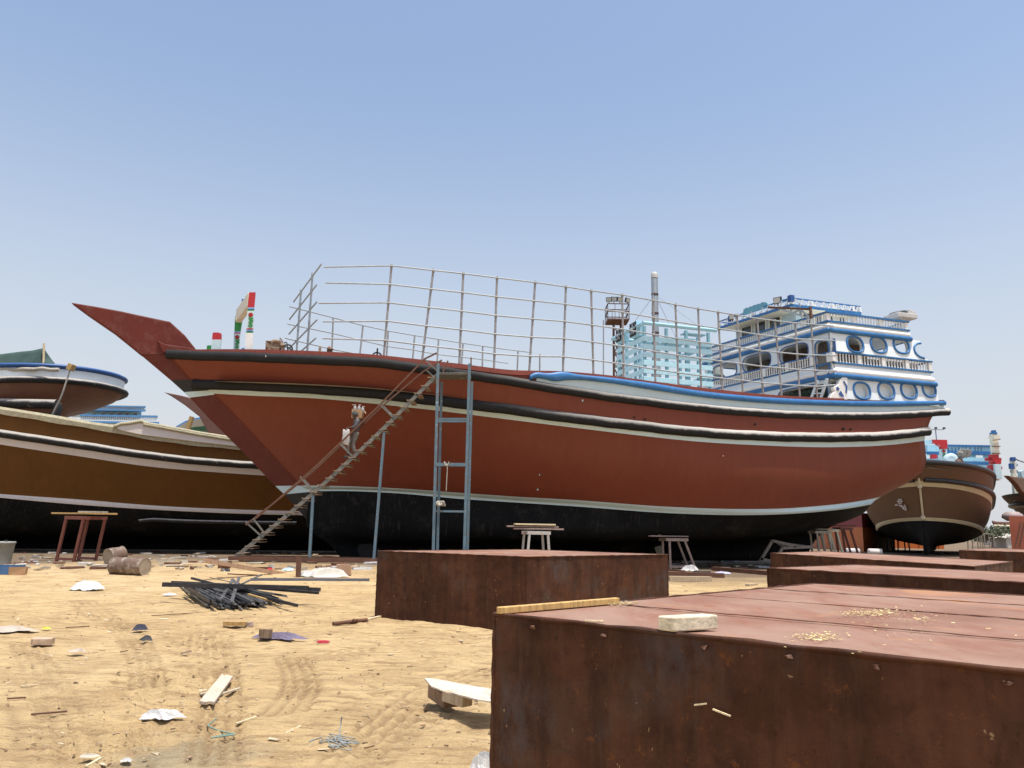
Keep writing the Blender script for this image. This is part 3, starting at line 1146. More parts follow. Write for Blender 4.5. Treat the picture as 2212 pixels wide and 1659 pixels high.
DHH = MB()
uz = V((0, 0, 1))
zG, zR2, zT2b, zT2t, zR1, zU0, zU1 = zs(866), zs(817.6), zs(790), zs(767), zs(720.8), zs(701.7), zs(682.6)
nearU = (F.W(6.5, 4.42, 0), F.W(1.75, 4.38, 0))
nearM = (F.W(6.35, 4.5, 0), F.W(.62, 4.45, 0))
nearL = (F.W(6.1, 4.52, 0), F.W(.35, 4.5, 0))
farF = F.W(7.7, -4.5, 0)
frontN = F.W(6.5, 4.42, 0)
uN = -F.d
LU, LM, LL = [(b - a).length for a, b in (nearU, nearM, nearL)]
uF = (frontN - farF)
LF = uF.length
uF.normalize()
nF = uF.cross(uz)
if nF.dot(F.d) < 0:
    nF = -nF


def sx(x, y, plane):                 # position along the near wall
    p = atplane(x, y, plane[0], F.n)
    return (p - plane[0]).dot((plane[1] - plane[0]).normalized()), p.z


def fxz(x, y):                       # position along the front wall (from its far end)
    p = atplane(x, y, farF, nF)
    return (p - farF).dot(uF), p.z


z4d = lambda X, Y: (1508.7 + X / 3.6655, 603.5 + Y / 3.6655)
uM = (nearM[1] - nearM[0]).normalized()
rims, rims_f, rims_lo = [], [], []
# middle tier, near wall, with open ovals (battered: foot set out)
holes = []
for X, Y in ((1235, 517), (1425, 520), (1608, 525)):
    s, z = sx(*z4d(X, Y), nearM)
    holes.append((s, z - zT2t, .47, .40, 2.4))
bat = lambda h, o: (uz + F.n * (-o / h))
nM = F.n
s4 = holes[-1][0] + 1.5
holed_wall(DHH, nearM[0] + uz * zT2t + F.n * .12, uM, bat(zR1 - zT2t, .16), nM, 0, min(s4 - .55, LM - 1.0), 0, zR1 - zT2t, holes, .22, 0, rims)
# curved cut-out at the after end of the middle tier
mb = DHH
xe = min(s4 - .55, LM - 1.0)
pts = []
h = zR1 - zT2t
for i in range(13):
    a = math.pi / 2 + math.pi * i / 12
    pts.append((xe + .62 + .5 * math.cos(a), h * .5 + h * .36 * math.sin(a)))
poly = [(xe, 0), (xe, h), (xe + .62, h)] + pts + [(xe + .62, h * .1), (LM - .1, h * .08), (LM - .1, 0)]
T = lambda x, z: nearM[0] + uz * zT2t + F.n * (.01 - .16 * z / h) + uM * x + uz * z
DHH.prism([T(x, z) for x, z in poly], F.n * .2)
cut_rim = MB().tube([T(x, z) + F.n * .11 for x, z in pts] + [T(LM - .35, h * .1) + F.n * .11], .055, 6)
# wall strips
holed_wall(DHH, nearM[0] + uz * zR2 + F.n * .20, uM, bat(zT2b - zR2, .16), nM, 0, LM, 0, zT2b - zR2, [], .2)
holed_wall(DHH, nearU[0] + uz * zR1 + F.n * .10, uM, bat(zU0 - zR1, .08), nM, 0, LU, 0, zU0 - zR1, [], .2)
# lower tier with blind ovals
holes = []
for X, Y in ((1280, 885), (1475, 885), (1657, 882), (1825, 870)):
    s, z = sx(*z4d(X, Y), nearL)
    holes.append((min(s, LL - .5), z - zG, .47 if X < 1700 else .4, .40, 2.4))
holed_wall(DHH, nearL[0] + uz * zG + F.n * .16, uM, bat(zR2 - zG, .1), nM, -.1, LL, 0, zR2 - zG, holes, .24, 0, rims_lo)
DHH.box((nearL[0] + nearL[1]) / 2 + uz * ((zG + zR2) / 2) - F.n * .2, (LL, .1, zR2 - zG), R0)
# far side, mirrored simply, with ovals in the middle tier
fM0 = F.W(7.7, -4.5, 0)
holed_wall(DHH, fM0 + uz * zT2t, uM, uz, -nM, 0, 7.0, 0, zR1 - zT2t, [(1.6, .75, .5, .4, 2.4), (3.2, .75, .5, .4, 2.4), (4.8, .75, .5, .4, 2.4), (6.2, .75, .5, .4, 2.4)], .2)
holed_wall(DHH, fM0 + uz * zG, uM, uz, -nM, 0, 7.2, 0, zT2b - zG, [], .2)
holed_wall(DHH, fM0 + uz * zR1, uM, uz, -nM, 0, 6.0, 0, zU0 - zR1, [], .2)
# stern walls
holed_wall(DHH, F.W(.35, 4.3, zG), -F.n, uz, -F.d, 0, 8.7, 0, zR2 - zG, [], .2)
holed_wall(DHH, F.W(.62, 4.25, zR2), -F.n, uz, -F.d, 0, 8.6, 0, zT2b - zR2, [], .2)
holed_wall(DHH, F.W(1.75, 4.2, zR1), -F.n, uz, -F.d, 0, 8.5, 0, zU0 - zR1, [], .2)
# front wall: door, three stadium windows, strips
P0 = farF + uz * zT2t
xdL, zd0 = fxz(*z4d(930, 740))
xdR, _ = fxz(*z4d(1043, 740))
hw = []
for X, Y, w, hh in ((755, 585, 225, 112), (460, 655, 222, 122), (205, 727, 195, 118)):
    cx_, cz_ = fxz(*z4d(X, Y))
    a_, _ = fxz(*z4d(X - w / 2, Y + w * .125))
    b_, _ = fxz(*z4d(X + w / 2, Y - w * .125))
    hw.append((cx_, cz_ - zT2t, (b_ - a_) / 2, .42, 3.6))
h = zR1 - zT2t
holed_wall(DHH, P0, uF, uz, nF, 0, xdL - .05, 0, h, hw, .18, 0, rims_f)
_, zdt = fxz(*z4d(985, 487))
doorcx = (xdL + xdR) / 2
zdb = zR2 + .05
holed_wall(DHH, farF + uz * zdb, uF, uz, nF, xdL - .05, xdR + .12, 0, zR1 - zdb, [(doorcx + .02, (zdt - zdb) / 2 + .02, (xdR - xdL) / 2, (zdt - zdb) / 2, 5)], .18, 0, rims_f)
holed_wall(DHH, P0, uF, uz, nF, xdR + .12, LF, 0, h, [], .18)
holed_wall(DHH, farF + uz * zR2, uF, uz, nF, 0, xdL - .05, 0, zT2b - zR2, [], .18)
holed_wall(DHH, farF + uz * zR2, uF, uz, nF, xdR + .12, LF, 0, zT2b - zR2, [], .18)
holed_wall(DHH, farF + uz * zR1, uF, uz, nF, 0, LF, 0, zU0 - zR1, [], .18)
# lower front with the big dark opening
xo0, _ = fxz(*z4d(640, 900))
xo1, zo = fxz(*z4d(1030, 825))
zlow = zG - 1.2
holed_wall(DHH, farF + uz * zlow, uF, uz, nF, 0, LF - .15, 0, zR2 - zlow, [((xo0 + xo1) / 2 - .1, (zo - zlow) / 2 - .02, (xo1 - xo0) / 2 + .05, (zo - zlow) / 2 + .12, 8)], .18, 0, rims_f)
# floors
for z, ta, tb, bb in ((zR2 - .1, .7, 7.0, 4.3), (zR1 - .02, 1.9, 7.0, 4.2), (zT2b - .02, 6.0, 6.4, 4.2)):
    DHH.add([F.W(ta, bb, z), F.W(tb - .6, bb, z), F.W(tb + .5, -bb, z), F.W(ta, -bb, z), F.W(ta, bb, z - .12), F.W(tb - .6, bb, z - .12), F.W(tb + .5, -bb, z - .12), F.W(ta, -bb, z - .12)],
            [(0, 1, 2, 3), (7, 6, 5, 4), (0, 4, 5, 1), (1, 5, 6, 2), (2, 6, 7, 3), (3, 7, 4, 0)])
house = DHH.build('deckhouse', WHITE, DH)

# cabin inside the gallery
mb = MB()
mb.box(F.W(4.3, -.2, (zT2b + zR1) / 2 - .12), (2.6, 6.4, zR1 - zT2b - .1), R0)
for b in (-2.4, -1, .4, 1.8):
    mb.box(F.W(5.63, b, zT2t + .55), (.06, .8, .6), R0, 1)
for t in (4.9, 3.7):
    mb.box(F.W(t, 3.03, zT2t + .55), (.8, .06, .6), R0, 1)
mb.build('inner_cabin', [INTER, INTDK], house)
mb = MB()
for rg in rims:
    m2 = MB().tube(rg, .055, 8, closed=True)
    # broad flat collar
    m2.build('window_frame', BLUE, house)
cut_rim.build('window_frame', BLUE, house)
for rg in rims_lo:
    MB().tube(rg, .055, 8, closed=True).build('window_frame', BLUE, house)
for rg in rims_f[:3]:
    MB().tube(rg, .028, 6, closed=True).build('window_frame', BLUED, house)
MB().tube(rims_f[3], .04, 6, closed=True).build('door_frame', BLUE, house)
MB().tube(rims_f[4], .03, 6, closed=True).build('hatch_frame', BLUED, house)
# half-open grey door leaf inside the doorway
mb = MB().prism([farF + uF * x + uz * z - nF * .12 for x, z in ((xdL + .12, zdb + .02), (xdR - .02, zdb + .02), (xdR - .02, zdb + (zdt - zdb) * .62), (xdL + .12, zdb + (zdt - zdb) * .62))], nF * .05)
mb.build('door', INTER, house)


def loop(zz, off, near, t_front_far=7.7):
    return [F.W(t_front_far, -4.5 - off, zz), near[0] + F.n * off + F.d * off * .6 + uz * zz, near[1] + F.n * off - F.d * off + uz * zz,
            F.W((near[1] - F.O).dot(F.d) - off, -4.5 - off, zz)]


def moulding(zz, off, near, r, mat, sq=1.0, name='moulding', bar=None):
    mb = MB()
    lp = loop(zz, off, near)
    for a, b in zip(lp, lp[1:] + lp[:1]):
        if bar:
            d = (b - a).normalized()
            mb.bar(a - d * bar[0] / 2 * .98, b + d * bar[0] / 2 * .98, bar[0], bar[1])
        else:
            mb.tube([a, b], r, 10, sq=sq)
    if not bar:
        for p in lp:
            mb.lathe(p - uz * r, [(0, .01), (r * .3, r * .7), (r, r), (r * 1.7, r * .7), (r * 2, .01)], 10)
    return mb.build(name, mat, house)


moulding(zR1, .08, nearU, .135, BLUE, .9)
moulding(zR2, .14, nearM, .14, BLUE, .9)
# white ledge riding on each roll
moulding(zR1 + .2, .02, nearU, .14, WHITEB, .9, 'ledge')
moulding(zR2 + .22, .06, nearM, .15, WHITEB, .9, 'ledge')
for z, near, o in ((zU1, nearU, .03), (zU0, nearU, .03), (zT2t, nearM, .05), (zT2b, nearM, .05)):
    moulding(z, o, near, .05, BLUE, 1, 'moulding', (.16, .07))
# balustrades
mb = MB()
lp = loop(0, -.04, nearU)
balustrade(mb, lp + [lp[0]], zU0 + .05, zU1 - .05)
mb.build('balustrade', WHITEB, house)
mb = MB()
balustrade(mb, [nearM[0] + F.n * .02, nearM[1] + F.n * .02], zT2b + .05, zT2t - .05, .16, 1.42)
mb.build('balustrade', WHITEB, house)
mb = MB()
fa, fb_ = farF + nF * .02, farF + uF * (xdL - .12) + nF * .02
balustrade(mb, [fa, fb_], zT2b + .05, zT2t - .05)
mb.build('balustrade', WHITEB, house)
mb = MB()
balustrade(mb, [farF + uF * (xdR + .2) + nF * .02, frontN + nF * .02], zT2b + .05, zT2t - .05, .16, .7)
mb.build('balustrade', WHITEB, house)
MB().box((nearM[0] + nearM[1]) / 2 - F.n * .55 + uz * ((zT2b + zT2t) / 2), (LM - .4, .06, zT2t - zT2b), R0).build('inner_wall', INTER, house)
# scrolled bracket where the stern panel meets the rail
q0 = nearL[0] + F.n * .1


def br(X, Y):
    return atplane(*z4d(X, Y), q0, F.n)


outl = [(1165, 765), (1130, 775), (1105, 800), (1098, 830), (1080, 845), (1062, 850), (1058, 872), (1070, 890), (1050, 905), (1035, 930), (1028, 958), (1170, 962), (1170, 800)]
mb = MB().prism([br(*p) for p in outl], F.n * .22)
b1 = mb.build('scroll_bracket', WHITEB, house, bevel=.03)
mb = MB()
for pl in ([(1130, 812), (1152, 850), (1150, 905), (1160, 905), (1165, 850), (1140, 808)], [(1078, 862), (1088, 852), (1102, 872), (1092, 885), (1080, 880)],
           [(1112, 885), (1138, 930), (1122, 935), (1095, 912)]):
    mb.prism([br(*p) + F.n * .12 for p in pl], F.n * .03)
mb.build('bracket_inlay', BLUED, b1)
mb = MB().tube([br(1072, 470) + F.n * .02, br(1080, 575) + F.n * .02], .06, 8)
mb.build('corner_trim', BLUED, house)
# ladder in front of the opening
lad = MB()
pl = F.W(6.9, 0, 0) + nF * .5
L_ = lambda X, Y: atplane(*z4d(X, Y), pl, nF)
lad.bar(L_(1020, 785), L_(965, 955), .14, .06, nF)
lad.bar(L_(945, 800), L_(890, 955), .14, .06, nF)
for k in range(4):
    f = .2 + k * .24
    lad.bar(L_(945, 800).lerp(L_(890, 955), f), L_(1020, 785).lerp(L_(965, 955), f), .1, .05, uz)
lad.build('boarding_ladder', WHITE, house)
# green corrugated awning inside the opening
mb = MB()
rowsA = []
for i in range(30):
    x = xo0 + (xo1 - xo0) * i / 29
    rowsA.append([farF + uF * x + uz * (zo - .05 + .03 * math.sin(i * 2.1)) - nF * .3, farF + uF * x + uz * (zo - .5 + .03 * math.sin(i * 2.1)) - nF * 1.6])
mb.grid(rowsA, 0, False)
mb.build('awning', NETG, house)

# ------------------------------------------------------------------ wheelhouse on the upper deck
zF0 = F.px(1727, 667, 2.1)[1]
zF1 = F.px(1727, 646.5, 2.1)[1]
rN, rA = F.W(6.7, 2.1, 0), F.W(2.4, 2.1, 0)
rF, rFA = F.W(7.55, -3.2, 0), F.W(2.4, -3.2, 0)
zc0 = zR1
ins = .55
mb = MB()
cab = [F.W(6.0, 1.55, 0), F.W(3.0, 1.55, 0), F.W(3.0, -2.6, 0), F.W(6.8, -2.6, 0)]
for a, b in zip(cab, cab[1:] + cab[:1]):
    mb.add([a + uz * zc0, b + uz * zc0, b + uz * (zF0 + .02), a + uz * (zF0 + .02)], [(0, 1, 2, 3)])
mb.add([p + uz * (zF0 + .02) for p in cab], [(0, 1, 2, 3)])
wh = mb.build('wheelhouse', PALE, DH)
# roof slab with cream soffit, blue band, fretwork and blue rail
rl = [rN, rA, rFA, rF]
cen = (rN + rA + rFA + rF) / 4


def ring_at(z, k):
    return [cen + (p - cen) * k + uz * z for p in rl]


mb = MB()
mb.grid([ring_at(zF0 - .02, .80), ring_at(zF0 + .04, .97), ring_at(zF0 + .07, 1.0)], 0, False, True)
mb.add(ring_at(zF0 - .02, .8), [(0, 1, 2, 3)])
mb.build('roof_soffit', CREAM, wh)
mb = MB()
mb.grid([ring_at(zF0 + .06, .995), ring_at(zF0 + .06, 1.012), ring_at(zF0 + .2, 1.012), ring_at(zF0 + .2, .99)], 0, False, True)
mb.add(ring_at(zF0 + .19, .99), [(0, 1, 2, 3)])
mb.grid([ring_at(zF1 - .02, .985), ring_at(zF1 - .02, 1.01), ring_at(zF1 + .04, 1.01), ring_at(zF1 + .04, .985), ring_at(zF1 - .02, .985)], 0, False, True)
mb.build('roof_band', BLUE, wh)
mb = MB()
zm, hh = (zF0 + .2 + zF1) / 2, (zF1 - zF0 - .23)
for a, b in ((rF, rN), (rN, rA), (rA, rFA)):
    L = (b - a).length
    d = (b - a) / L
    m = int(L / .42)
    for i in range(m):
        c = a + d * (L * (i + .5) / m) + uz * zm
        r = hh * .5
        S = [c + d * x * r * 1.1 + uz * z * r for x, z in ((.75, .25), (.9, .7), (.45, .95), (.05, .6), (-.05, -.6), (-.45, -.95), (-.9, -.7), (-.75, -.25))]
        mb.tube(smooth_path(S, 3), .035, 5)
        if i % 3 == 0:
            mb.box(a + d * (L * i / m) + uz * zm, (.1, .08, hh))
mb.build('roof_fretwork', WHITEB, wh)
# windows of the wheelhouse
nW = (cab[0] - cab[3]).cross(uz).normalized()
if nW.dot(F.d) < 0:
    nW = -nW
uW = (cab[0] - cab[3]).normalized()


def win(P, u, n, x, z, w, h):
    Rm = Matrix((u, -n, uz)).transposed()
    c = P + u * x + uz * z
    mb = MB()
    for dx, dz, sx_, sz_ in ((-w / 2, 0, .07, h + .07), (w / 2, 0, .07, h + .07), (0, h / 2, w - .07, .07), (0, -h / 2, w - .07, .07)):
        mb.box(c + u * dx + uz * dz + n * .02, (sx_, .08, sz_), Rm)
    o = mb.build('window', CREAM, wh)
    MB().box(c + n * .0, (w - .07, .03, h - .07), Rm).build('window_pane', WINDGREY, o)


for X, Y in ((385, 415), (495, 375), (610, 338)):
    p = atplane(*z4d(X, Y), cab[3], nW)
    win(cab[3], uW, nW, (p - cab[3]).dot(uW), p.z, .78, .62)
for X, Y in ((855, 305), (945, 295), (1035, 290), (1130, 285)):
    p = atplane(*z4d(X, Y), cab[0], F.n)
    win(cab[0], uN, F.n, (p - cab[0]).dot(uN), p.z - .1, .5, .85)
# crest boards with toothed tops
for px_ in ([(355, 286), (362, 240), (385, 224), (400, 226), (412, 216), (430, 214), (445, 203), (462, 202), (478, 192), (492, 195), (505, 183), (525, 181), (545, 185), (560, 218)],
            [(650, 185), (655, 160), (668, 165), (680, 157), (694, 162), (708, 155), (722, 155), (722, 168)]):
    pts = [atplane(*z4d(*p), (rF + rN) / 2, nW) for p in px_]
    MB().prism(pts, nW * .1).build('crest_board', AQUADK, wh)


def floodlight(p, d, parent, s=.42, mat=LAMPG):
    d = V(d).normalized()
    x = d.cross(uz).normalized()
    y = x.cross(d)
    Rm = Matrix((x, d, y)).transposed()
    mb = MB().box(p, (s, .16, s * .8), Rm)
    mb.bar(p - uz * s * .75, p, .06, .06)
    o = mb.build('floodlight', BLACKS, parent, bevel=.02)
    MB().box(p + d * .082, (s * .82, .02, s * .64), Rm).build('lamp_lens', mat, o)
    return o


dl = (F.d + F.n * .5 - uz * .25)
floodlight(atplane(*z4d(628, 166), (rF + rN) / 2 + nW * .05, nW), dl, wh)
floodlight(atplane(*z4d(270, 297), rF + nW * .05, nW), dl, wh, .36)
MB().box(atplane(*z4d(733, 152), (rF + rN) / 2 + nW * .1, nW), (.26, .26, .34), R0).build('lamp_housing', BLUED, wh, bevel=.03)
MB().box(atplane(*z4d(252, 312), rF, nW), (.2, .2, .34), R0).build('lamp_housing', BLUED, wh, bevel=.03)
# brown steel bracket frame
pb = F.W(7.6, 1.2, 0)
B_ = lambda X, Y: atplane(*z4d(X, Y), pb, nW)
mb = MB()
mb.bar(B_(555, 222), B_(885, 236), .1, .1)
mb.bar(B_(885, 215), B_(893, 310), .1, .1)
mb.build('bracket_frame', RUSTB, wh)
mb = MB()
for a, b in (((630, 228), (890, 312)), ((805, 235), (808, 280)), ((805, 238), (888, 305)), ((800, 240), (750, 265)), ((735, 228), (735, 250))):
    mb.bar(B_(*a), B_(*b), .075, .075)
mb.tube(smooth_path([B_(790, 175), B_(805, 195), B_(802, 235)], 3), .03, 6)
mb.build('bracket_brace', STEELP, wh)
# white upturned tender on the stern deck
tc = F.W(2.6, 3.2, 0)
T_ = lambda X, Y: atplane(*z4d(X, Y), tc, F.n)
raft = thing('life_raft_cradle', 'white cradle with dark oval top on the upper stern deck of the red dhow', 'cradle', T_(1600, 320))
mb = MB()
a, b = T_(1520, 285), T_(1675, 298)
w = (b - a).length
c = (T_(1520, 300) + T_(1675, 300)) / 2
mb.box(c - uz * .02, (w, 1.0, .26), R0)
mb.box(c - uz * .5, (w * .25, .5, .75), R0)
mb.box(T_(1645, 278), (w * .36, .8, .25), R0 @ Matrix.Rotation(.2, 3, 'Y'))
mb.build('frame', SACKW, raft, bevel=.04)
mb = MB().lathe(T_(1580, 280) - uz * .02, [(0, .42), (.08, .45), (.16, .38), (.2, .1)], 16, uz + F.d * .2)
mb.build('cover', SLATE, raft)
# ================================================================== OTHER BOATS
def Rz_(a):
    return Matrix.Rotation(math.radians(a), 3, 'Z')


# ---- brown dhow on the left, lying parallel behind the red bow
FB = Frame((2.0, 49.6), 17.5)
BB = thing('dhow', 'brown dhow with mossy grey gunwale passing behind the red bow, cut by the left edge', 'boat', FB.W(18, 0, .1))
bside = lambda t: 4.5
def blev(pxs, b=None, taper=1.0):
    b = b or (lambda t: 4.5 * (1 - (max(0, t - 26) / 12) ** 2) if t > 26 else 4.5)
    bb = lambda t: b(t) * taper
    pts = [FB.pxc(x, y, bb) for x, y in pxs]
    return dict(tB=33.0, tS=1.0, z=curve(pts), b=bb)


gtop = blev([(-60, 871), (0, 880), (120, 899), (213, 915), (260, 921), (350, 934), (430, 946), (520, 958), (640, 971)])
gmid = blev([(-60, 878), (0, 888), (120, 908), (213, 923), (260, 932), (350, 948), (430, 958), (520, 966), (640, 978)])
brub = blev([(-60, 925), (0, 936), (167, 961), (333, 985.5), (450, 998), (553, 1005), (660, 1012)])
bwht = blev([(-60, 950), (0, 960), (167, 985), (333, 1009), (450, 1019), (567, 1027), (660, 1033)], None, .98)
bwt = blev([(-60, 1062), (0, 1067), (167, 1078.6), (333, 1092), (500, 1100), (640, 1104)], None, .84)
bwb = blev([(-60, 1069), (0, 1075), (167, 1090), (333, 1101), (500, 1109), (640, 1113)], None, .83)
bmid = dict(tB=33.0, tS=1.0, b=lambda t: bwht['b'](t) * .935, z=lambda t: .5 * bwht['z'](t) + .5 * bwt['z'](t))
bbil = dict(tB=33.0, tS=1.0, b=lambda t: bwht['b'](t) * .66, z=lambda t: 1.1)
bgar = dict(tB=33.0, tS=1.0, b=lambda t: .6, z=lambda t: .55)
bkee = dict(tB=33.0, tS=1.0, b=lambda t: .2, z=lambda t: .1)
hm, _ = loft(FB, [gtop, brub, bwht, bmid, bwt, bwb, bbil, bgar, bkee], [0, 1, 0, 0, 1, 2, 2, 2], 50, 3)
hm.build('hull', [BROWNH, PINKWHITE, BLACKB], BB, weld=True)
side_tube(FB, brub, .26, 0, 1, 33, 1, .03, 12, 60, sq=.75).build('rubbing_strake', RUB, BB)
mb = MB()
ring = []
for i in range(61):
    t = 33 - 32 * i / 60
    z0, z1 = gmid['z'](t) - .14 + .02 * math.sin(t * 3), gtop['z'](t)
    b = gtop['b'](t)
    ring.append([FB.W(t, b + .16, z0), FB.W(t, b + .18, z1 - .1), FB.W(t, b + .1, z1 + .03), FB.W(t, b - .3, z1 + .05), FB.W(t, b - .3, z0)])
mb.grid(ring, 0, False, True)
gw = mb.build('gunwale', GUNW, BB)
# raised carved panel along the after bulwark
Pf = lambda x, y, b=4.62: (lambda q: FB.W(q[0], b, q[1]))(FB.px(x, y, b))
mb = MB()
po = [(246, 921), (262, 915), (280, 914), (296, 911), (306, 909), (314, 915), (360, 922), (430, 935), (500, 946), (600, 955), (600, 972), (520, 965), (430, 955), (350, 945), (300, 938), (262, 930)]
mb.prism([Pf(*p) for p in po], FB.n * .25)
mb.build('bulwark_panel', PINKWHITE, BB)
mb = MB().tube([Pf(x, y, 4.72) for x, y in ((246, 922), (262, 916), (280, 914.5), (296, 911.5), (306, 910), (314, 915), (360, 923), (430, 936), (500, 947), (600, 957))], .1, 8)
mb.tube([Pf(x, y, 4.76) for x, y in ((310, 917), (360, 926), (430, 939), (500, 950), (600, 960))], .08, 8)
mb.build('panel_moulding', GUNW, BB)
# bilge strake, its top coloured pale to stand for sunlight
mb = MB().tube([Pf(x, y, 3.62) for x, y in ((300, 1126), (330, 1123), (420, 1127), (520, 1129), (640, 1130))], .1, 8)
mb.build('bilge_strake', RUB, BB)

# ---- upper-left dhow: rounded stern
FU = Frame((-26.7, 51.5), 2.0)
UU = thing('dhow', 'dhow with rounded blue, white and black stern at the upper left, behind the brown one', 'boat', FU.W(8, 0, 0))
def zat(y, Y=47.2, x=100):
    return at(x, y, Y).z
def rs(bm, t0, ln):
    return lambda t: bm * math.sqrt(max(0.0004, 1 - (max(0, t0 + ln - t) / ln) ** 2))
def ul(zA, zB, t0, bm=4.3, ln=5.5):
    return dict(tB=22, tS=t0 + .01, z=lambda t: zA + (zB + .38 - zA) * sstep(9, 0, t), b=rs(bm, t0, ln))
lv = [ul(zat(797), zat(797), 0, 4.4), ul(zat(803), zat(803), 0, 4.4), ul(zat(822), zat(820), .05, 4.4), ul(zat(831), zat(828), .0, 4.5), ul(zat(845), zat(836), .15, 4.35), ul(zat(862), zat(846), .5, 4.2),
      ul(zat(878), zat(856), 1.4, 4.0), ul(zat(888), zat(866), 3.4, 3.6), ul(4.5, 5, 6.5, 3.4), ul(1.5, 2, 7, 2.5), ul(.1, .1, 7.2, .3)]
def loft_round(fr, levels, mats, ns=40):
    mb = MB()
    rows = []
    for i in range(ns + 1):
        u = math.sin(math.pi / 2 * i / ns)
        rows.append([V((lv['tB'] + (lv['tS'] - lv['tB']) * u, lv['b'](lv['tB'] + (lv['tS'] - lv['tB']) * u), lv['z'](lv['tB'] + (lv['tS'] - lv['tB']) * u))) for lv in levels])
    for s in (1, -1):
        for k in range(len(levels) - 1):
            mb.grid([[fr.W(p.x, s * p.y, p.z) for p in r[k:k + 2]] for r in rows], mats[k])
    mb.grid([[fr.W(r[0].x, s * r[0].y, r[0].z - .1) for s in (1, -1)] for r in rows], 3, False)
    for k in range(len(levels) - 1):
        mb.grid([[fr.W(p.x, s * p.y, p.z) for p in rows[-1][k:k + 2]] for s in (1, -1)], mats[k], False)
    return mb
loft_round(FU, lv, [0, 1, 2, 3, 3, 3, 3, 3, 4, 4]).build('hull', [BLUED, WHITE, RUB, ROSEB, BLACKB], UU, weld=True)
def round_tube(fr, lv, r, off, mat, name, parent, tmax=20, sq=.8):
    pts = []
    for i in range(61):
        a = math.pi * i / 60
        t = tmax + (lv['tS'] - tmax) * math.sin(a)
        b = lv['b'](t) + off
        pts.append(fr.W(t - (off if abs(a - math.pi / 2) < .6 else 0), b if i <= 30 else -b, lv['z'](t)))
    return MB().tube(pts, r, 10, sq=sq).build(name, mat, parent)
round_tube(FU, lv[0], .16, .02, BLUED, 'gunwale_moulding', UU)
round_tube(FU, lv[3], .26, .03, RUB, 'rubbing_strake', UU)
zlow_ = zat(873)
mb = MB()
b0 = 4.2
tq = lambda x, y: FU.px(x, y, b0)[0]
mb.tube([FU.W(t, b0, zlow_) for t in (22, 18, 14, 10, tq(122, 874))], .3, 12)
e = FU.W(tq(122, 874), b0, zlow_)
mb.tube([e, e + V((.12, 0, -.25)), e + V((-.3, 0, -1.6))], .28, 10)
mb.build('rubbing_strake', RUB, UU)
mb = MB().bar(FU.W(22, b0 - .05, zat(887)), FU.W(tq(115, 887), b0 - .05, zat(887)), .1, .3, FU.n)
mb = MB()
mb.box(FU.W(14.5 + tq(115, 887) / 2 - 3, b0 - .1, zat(887)), (14.8, .3, .5), Rz_(2))
mb.build('white_stripe', WHITE, UU)
# awning net on poles
aw = lambda x, y, b=3.6: (lambda q: FU.W(q[0], b, q[1]))(FU.px(x, y, b))
net = thing('shade_net', 'dark green shade net sagging from a pole over the upper left stern', 'awning', aw(60, 797))
mb = MB()
top_ = [(-40, 768), (0, 765), (40, 760), (70, 757), (93, 752.5), (100, 760), (112, 777), (123, 790)]
bot_ = [(-40, 797), (0, 796), (40, 795.5), (70, 795), (93, 795), (100, 795), (112, 795), (124, 795.5)]
rws = []
for a, b in zip(smooth_path([V((x, y, 0)) for x, y in top_], 4), smooth_path([V((x, y, 0)) for x, y in bot_], 4)):
    rws.append([aw(a.x + (b.x - a.x) * k / 6, a.y + (b.y - a.y) * k / 6, 3.4 + .5 * k / 6 + .08 * math.sin(a.x * .15 + k)) for k in range(7)])
    rws[-1].insert(0, aw(a.x - 4, a.y + 6, -1.5))
mb.grid(rws, 0)
mb.build('net', NETG, net)
MB().tube([aw(95, 742, 3.7), aw(93.5, 800, 3.7)], .07, 8).build('pole', FRESHW, net)
mb = MB()
mb.tube(smooth_path([aw(x, y, 4.3) for x, y in ((-10, 802), (12, 797), (30, 799), (50, 797), (75, 798), (90, 796), (110, 799), (128, 798.5))], 3), .12, 8)
tag(mb.build('rolled_tarpaulin', GREYW), 'crumpled grey tarpaulin rolled along the blue gunwale at the upper left', 'tarpaulin')
pad = thing('hanging_rope', 'rope with a wooden block hung over the rounded stern at the upper left', 'rope', aw(150, 800, 4.6))
MB().tube(smooth_path([aw(152, 797, 4.75), aw(143, 825, 4.85), aw(133, 855, 4.85), aw(121, 880, 4.8), aw(112, 898, 4.7)], 4), .05, 6).build('line', GREYW, pad)
MB().bar(aw(157, 787, 4.7), aw(151, 800, 4.7), .3, .5, FU.n).build('wooden_block', YELW, pad, bevel=.02)

# ---- pale blue deckhouse of a dhow lying further back (left)
def far_deckhouse(x0, x1, Y, name, label):
    """stern house of a dhow seen over the hulls in front"""
    P = lambda x, y, dy=0: at(x, y, Y + dy)
    base = P((x0 + x1) / 2, 1120)
    r = thing(name, label, 'boat', V((base.x, base.y, 0)))
    return r, P
FARBLUE = paint('hazed_blue_paint', (.12, .30, .55), .1, 1, .5, .05)  # trim blue lightened to put distance haze into the colour
r, P = far_deckhouse(155, 345, 85, 'dhow', 'far dhow with pale blue wheelhouse and white balustrade, above the brown gunwale on the left')
mb = MB()
def pbox(mb, x0, y0, x1, y1, dep, dy=0, mi=0):
    a, b = P(x0, y1, dy), P(x1, y0, dy)
    sk = dep * a.x / a.y * 1.05                # the house stands turned, its side walls running away from us
    pl_ = [V((a.x, a.y, (a.z + b.z) / 2)), V((b.x, a.y, (a.z + b.z) / 2)), V((b.x + sk, a.y + dep, (a.z + b.z) / 2)), V((a.x + sk, a.y + dep, (a.z + b.z) / 2))]
    mb.prism(pl_, (0, 0, abs(b.z - a.z)), mi)
pbox(mb, 172, 889, 306, 960, 6, .6)
mb.build('wheelhouse', AQUA, r)
mb = MB()
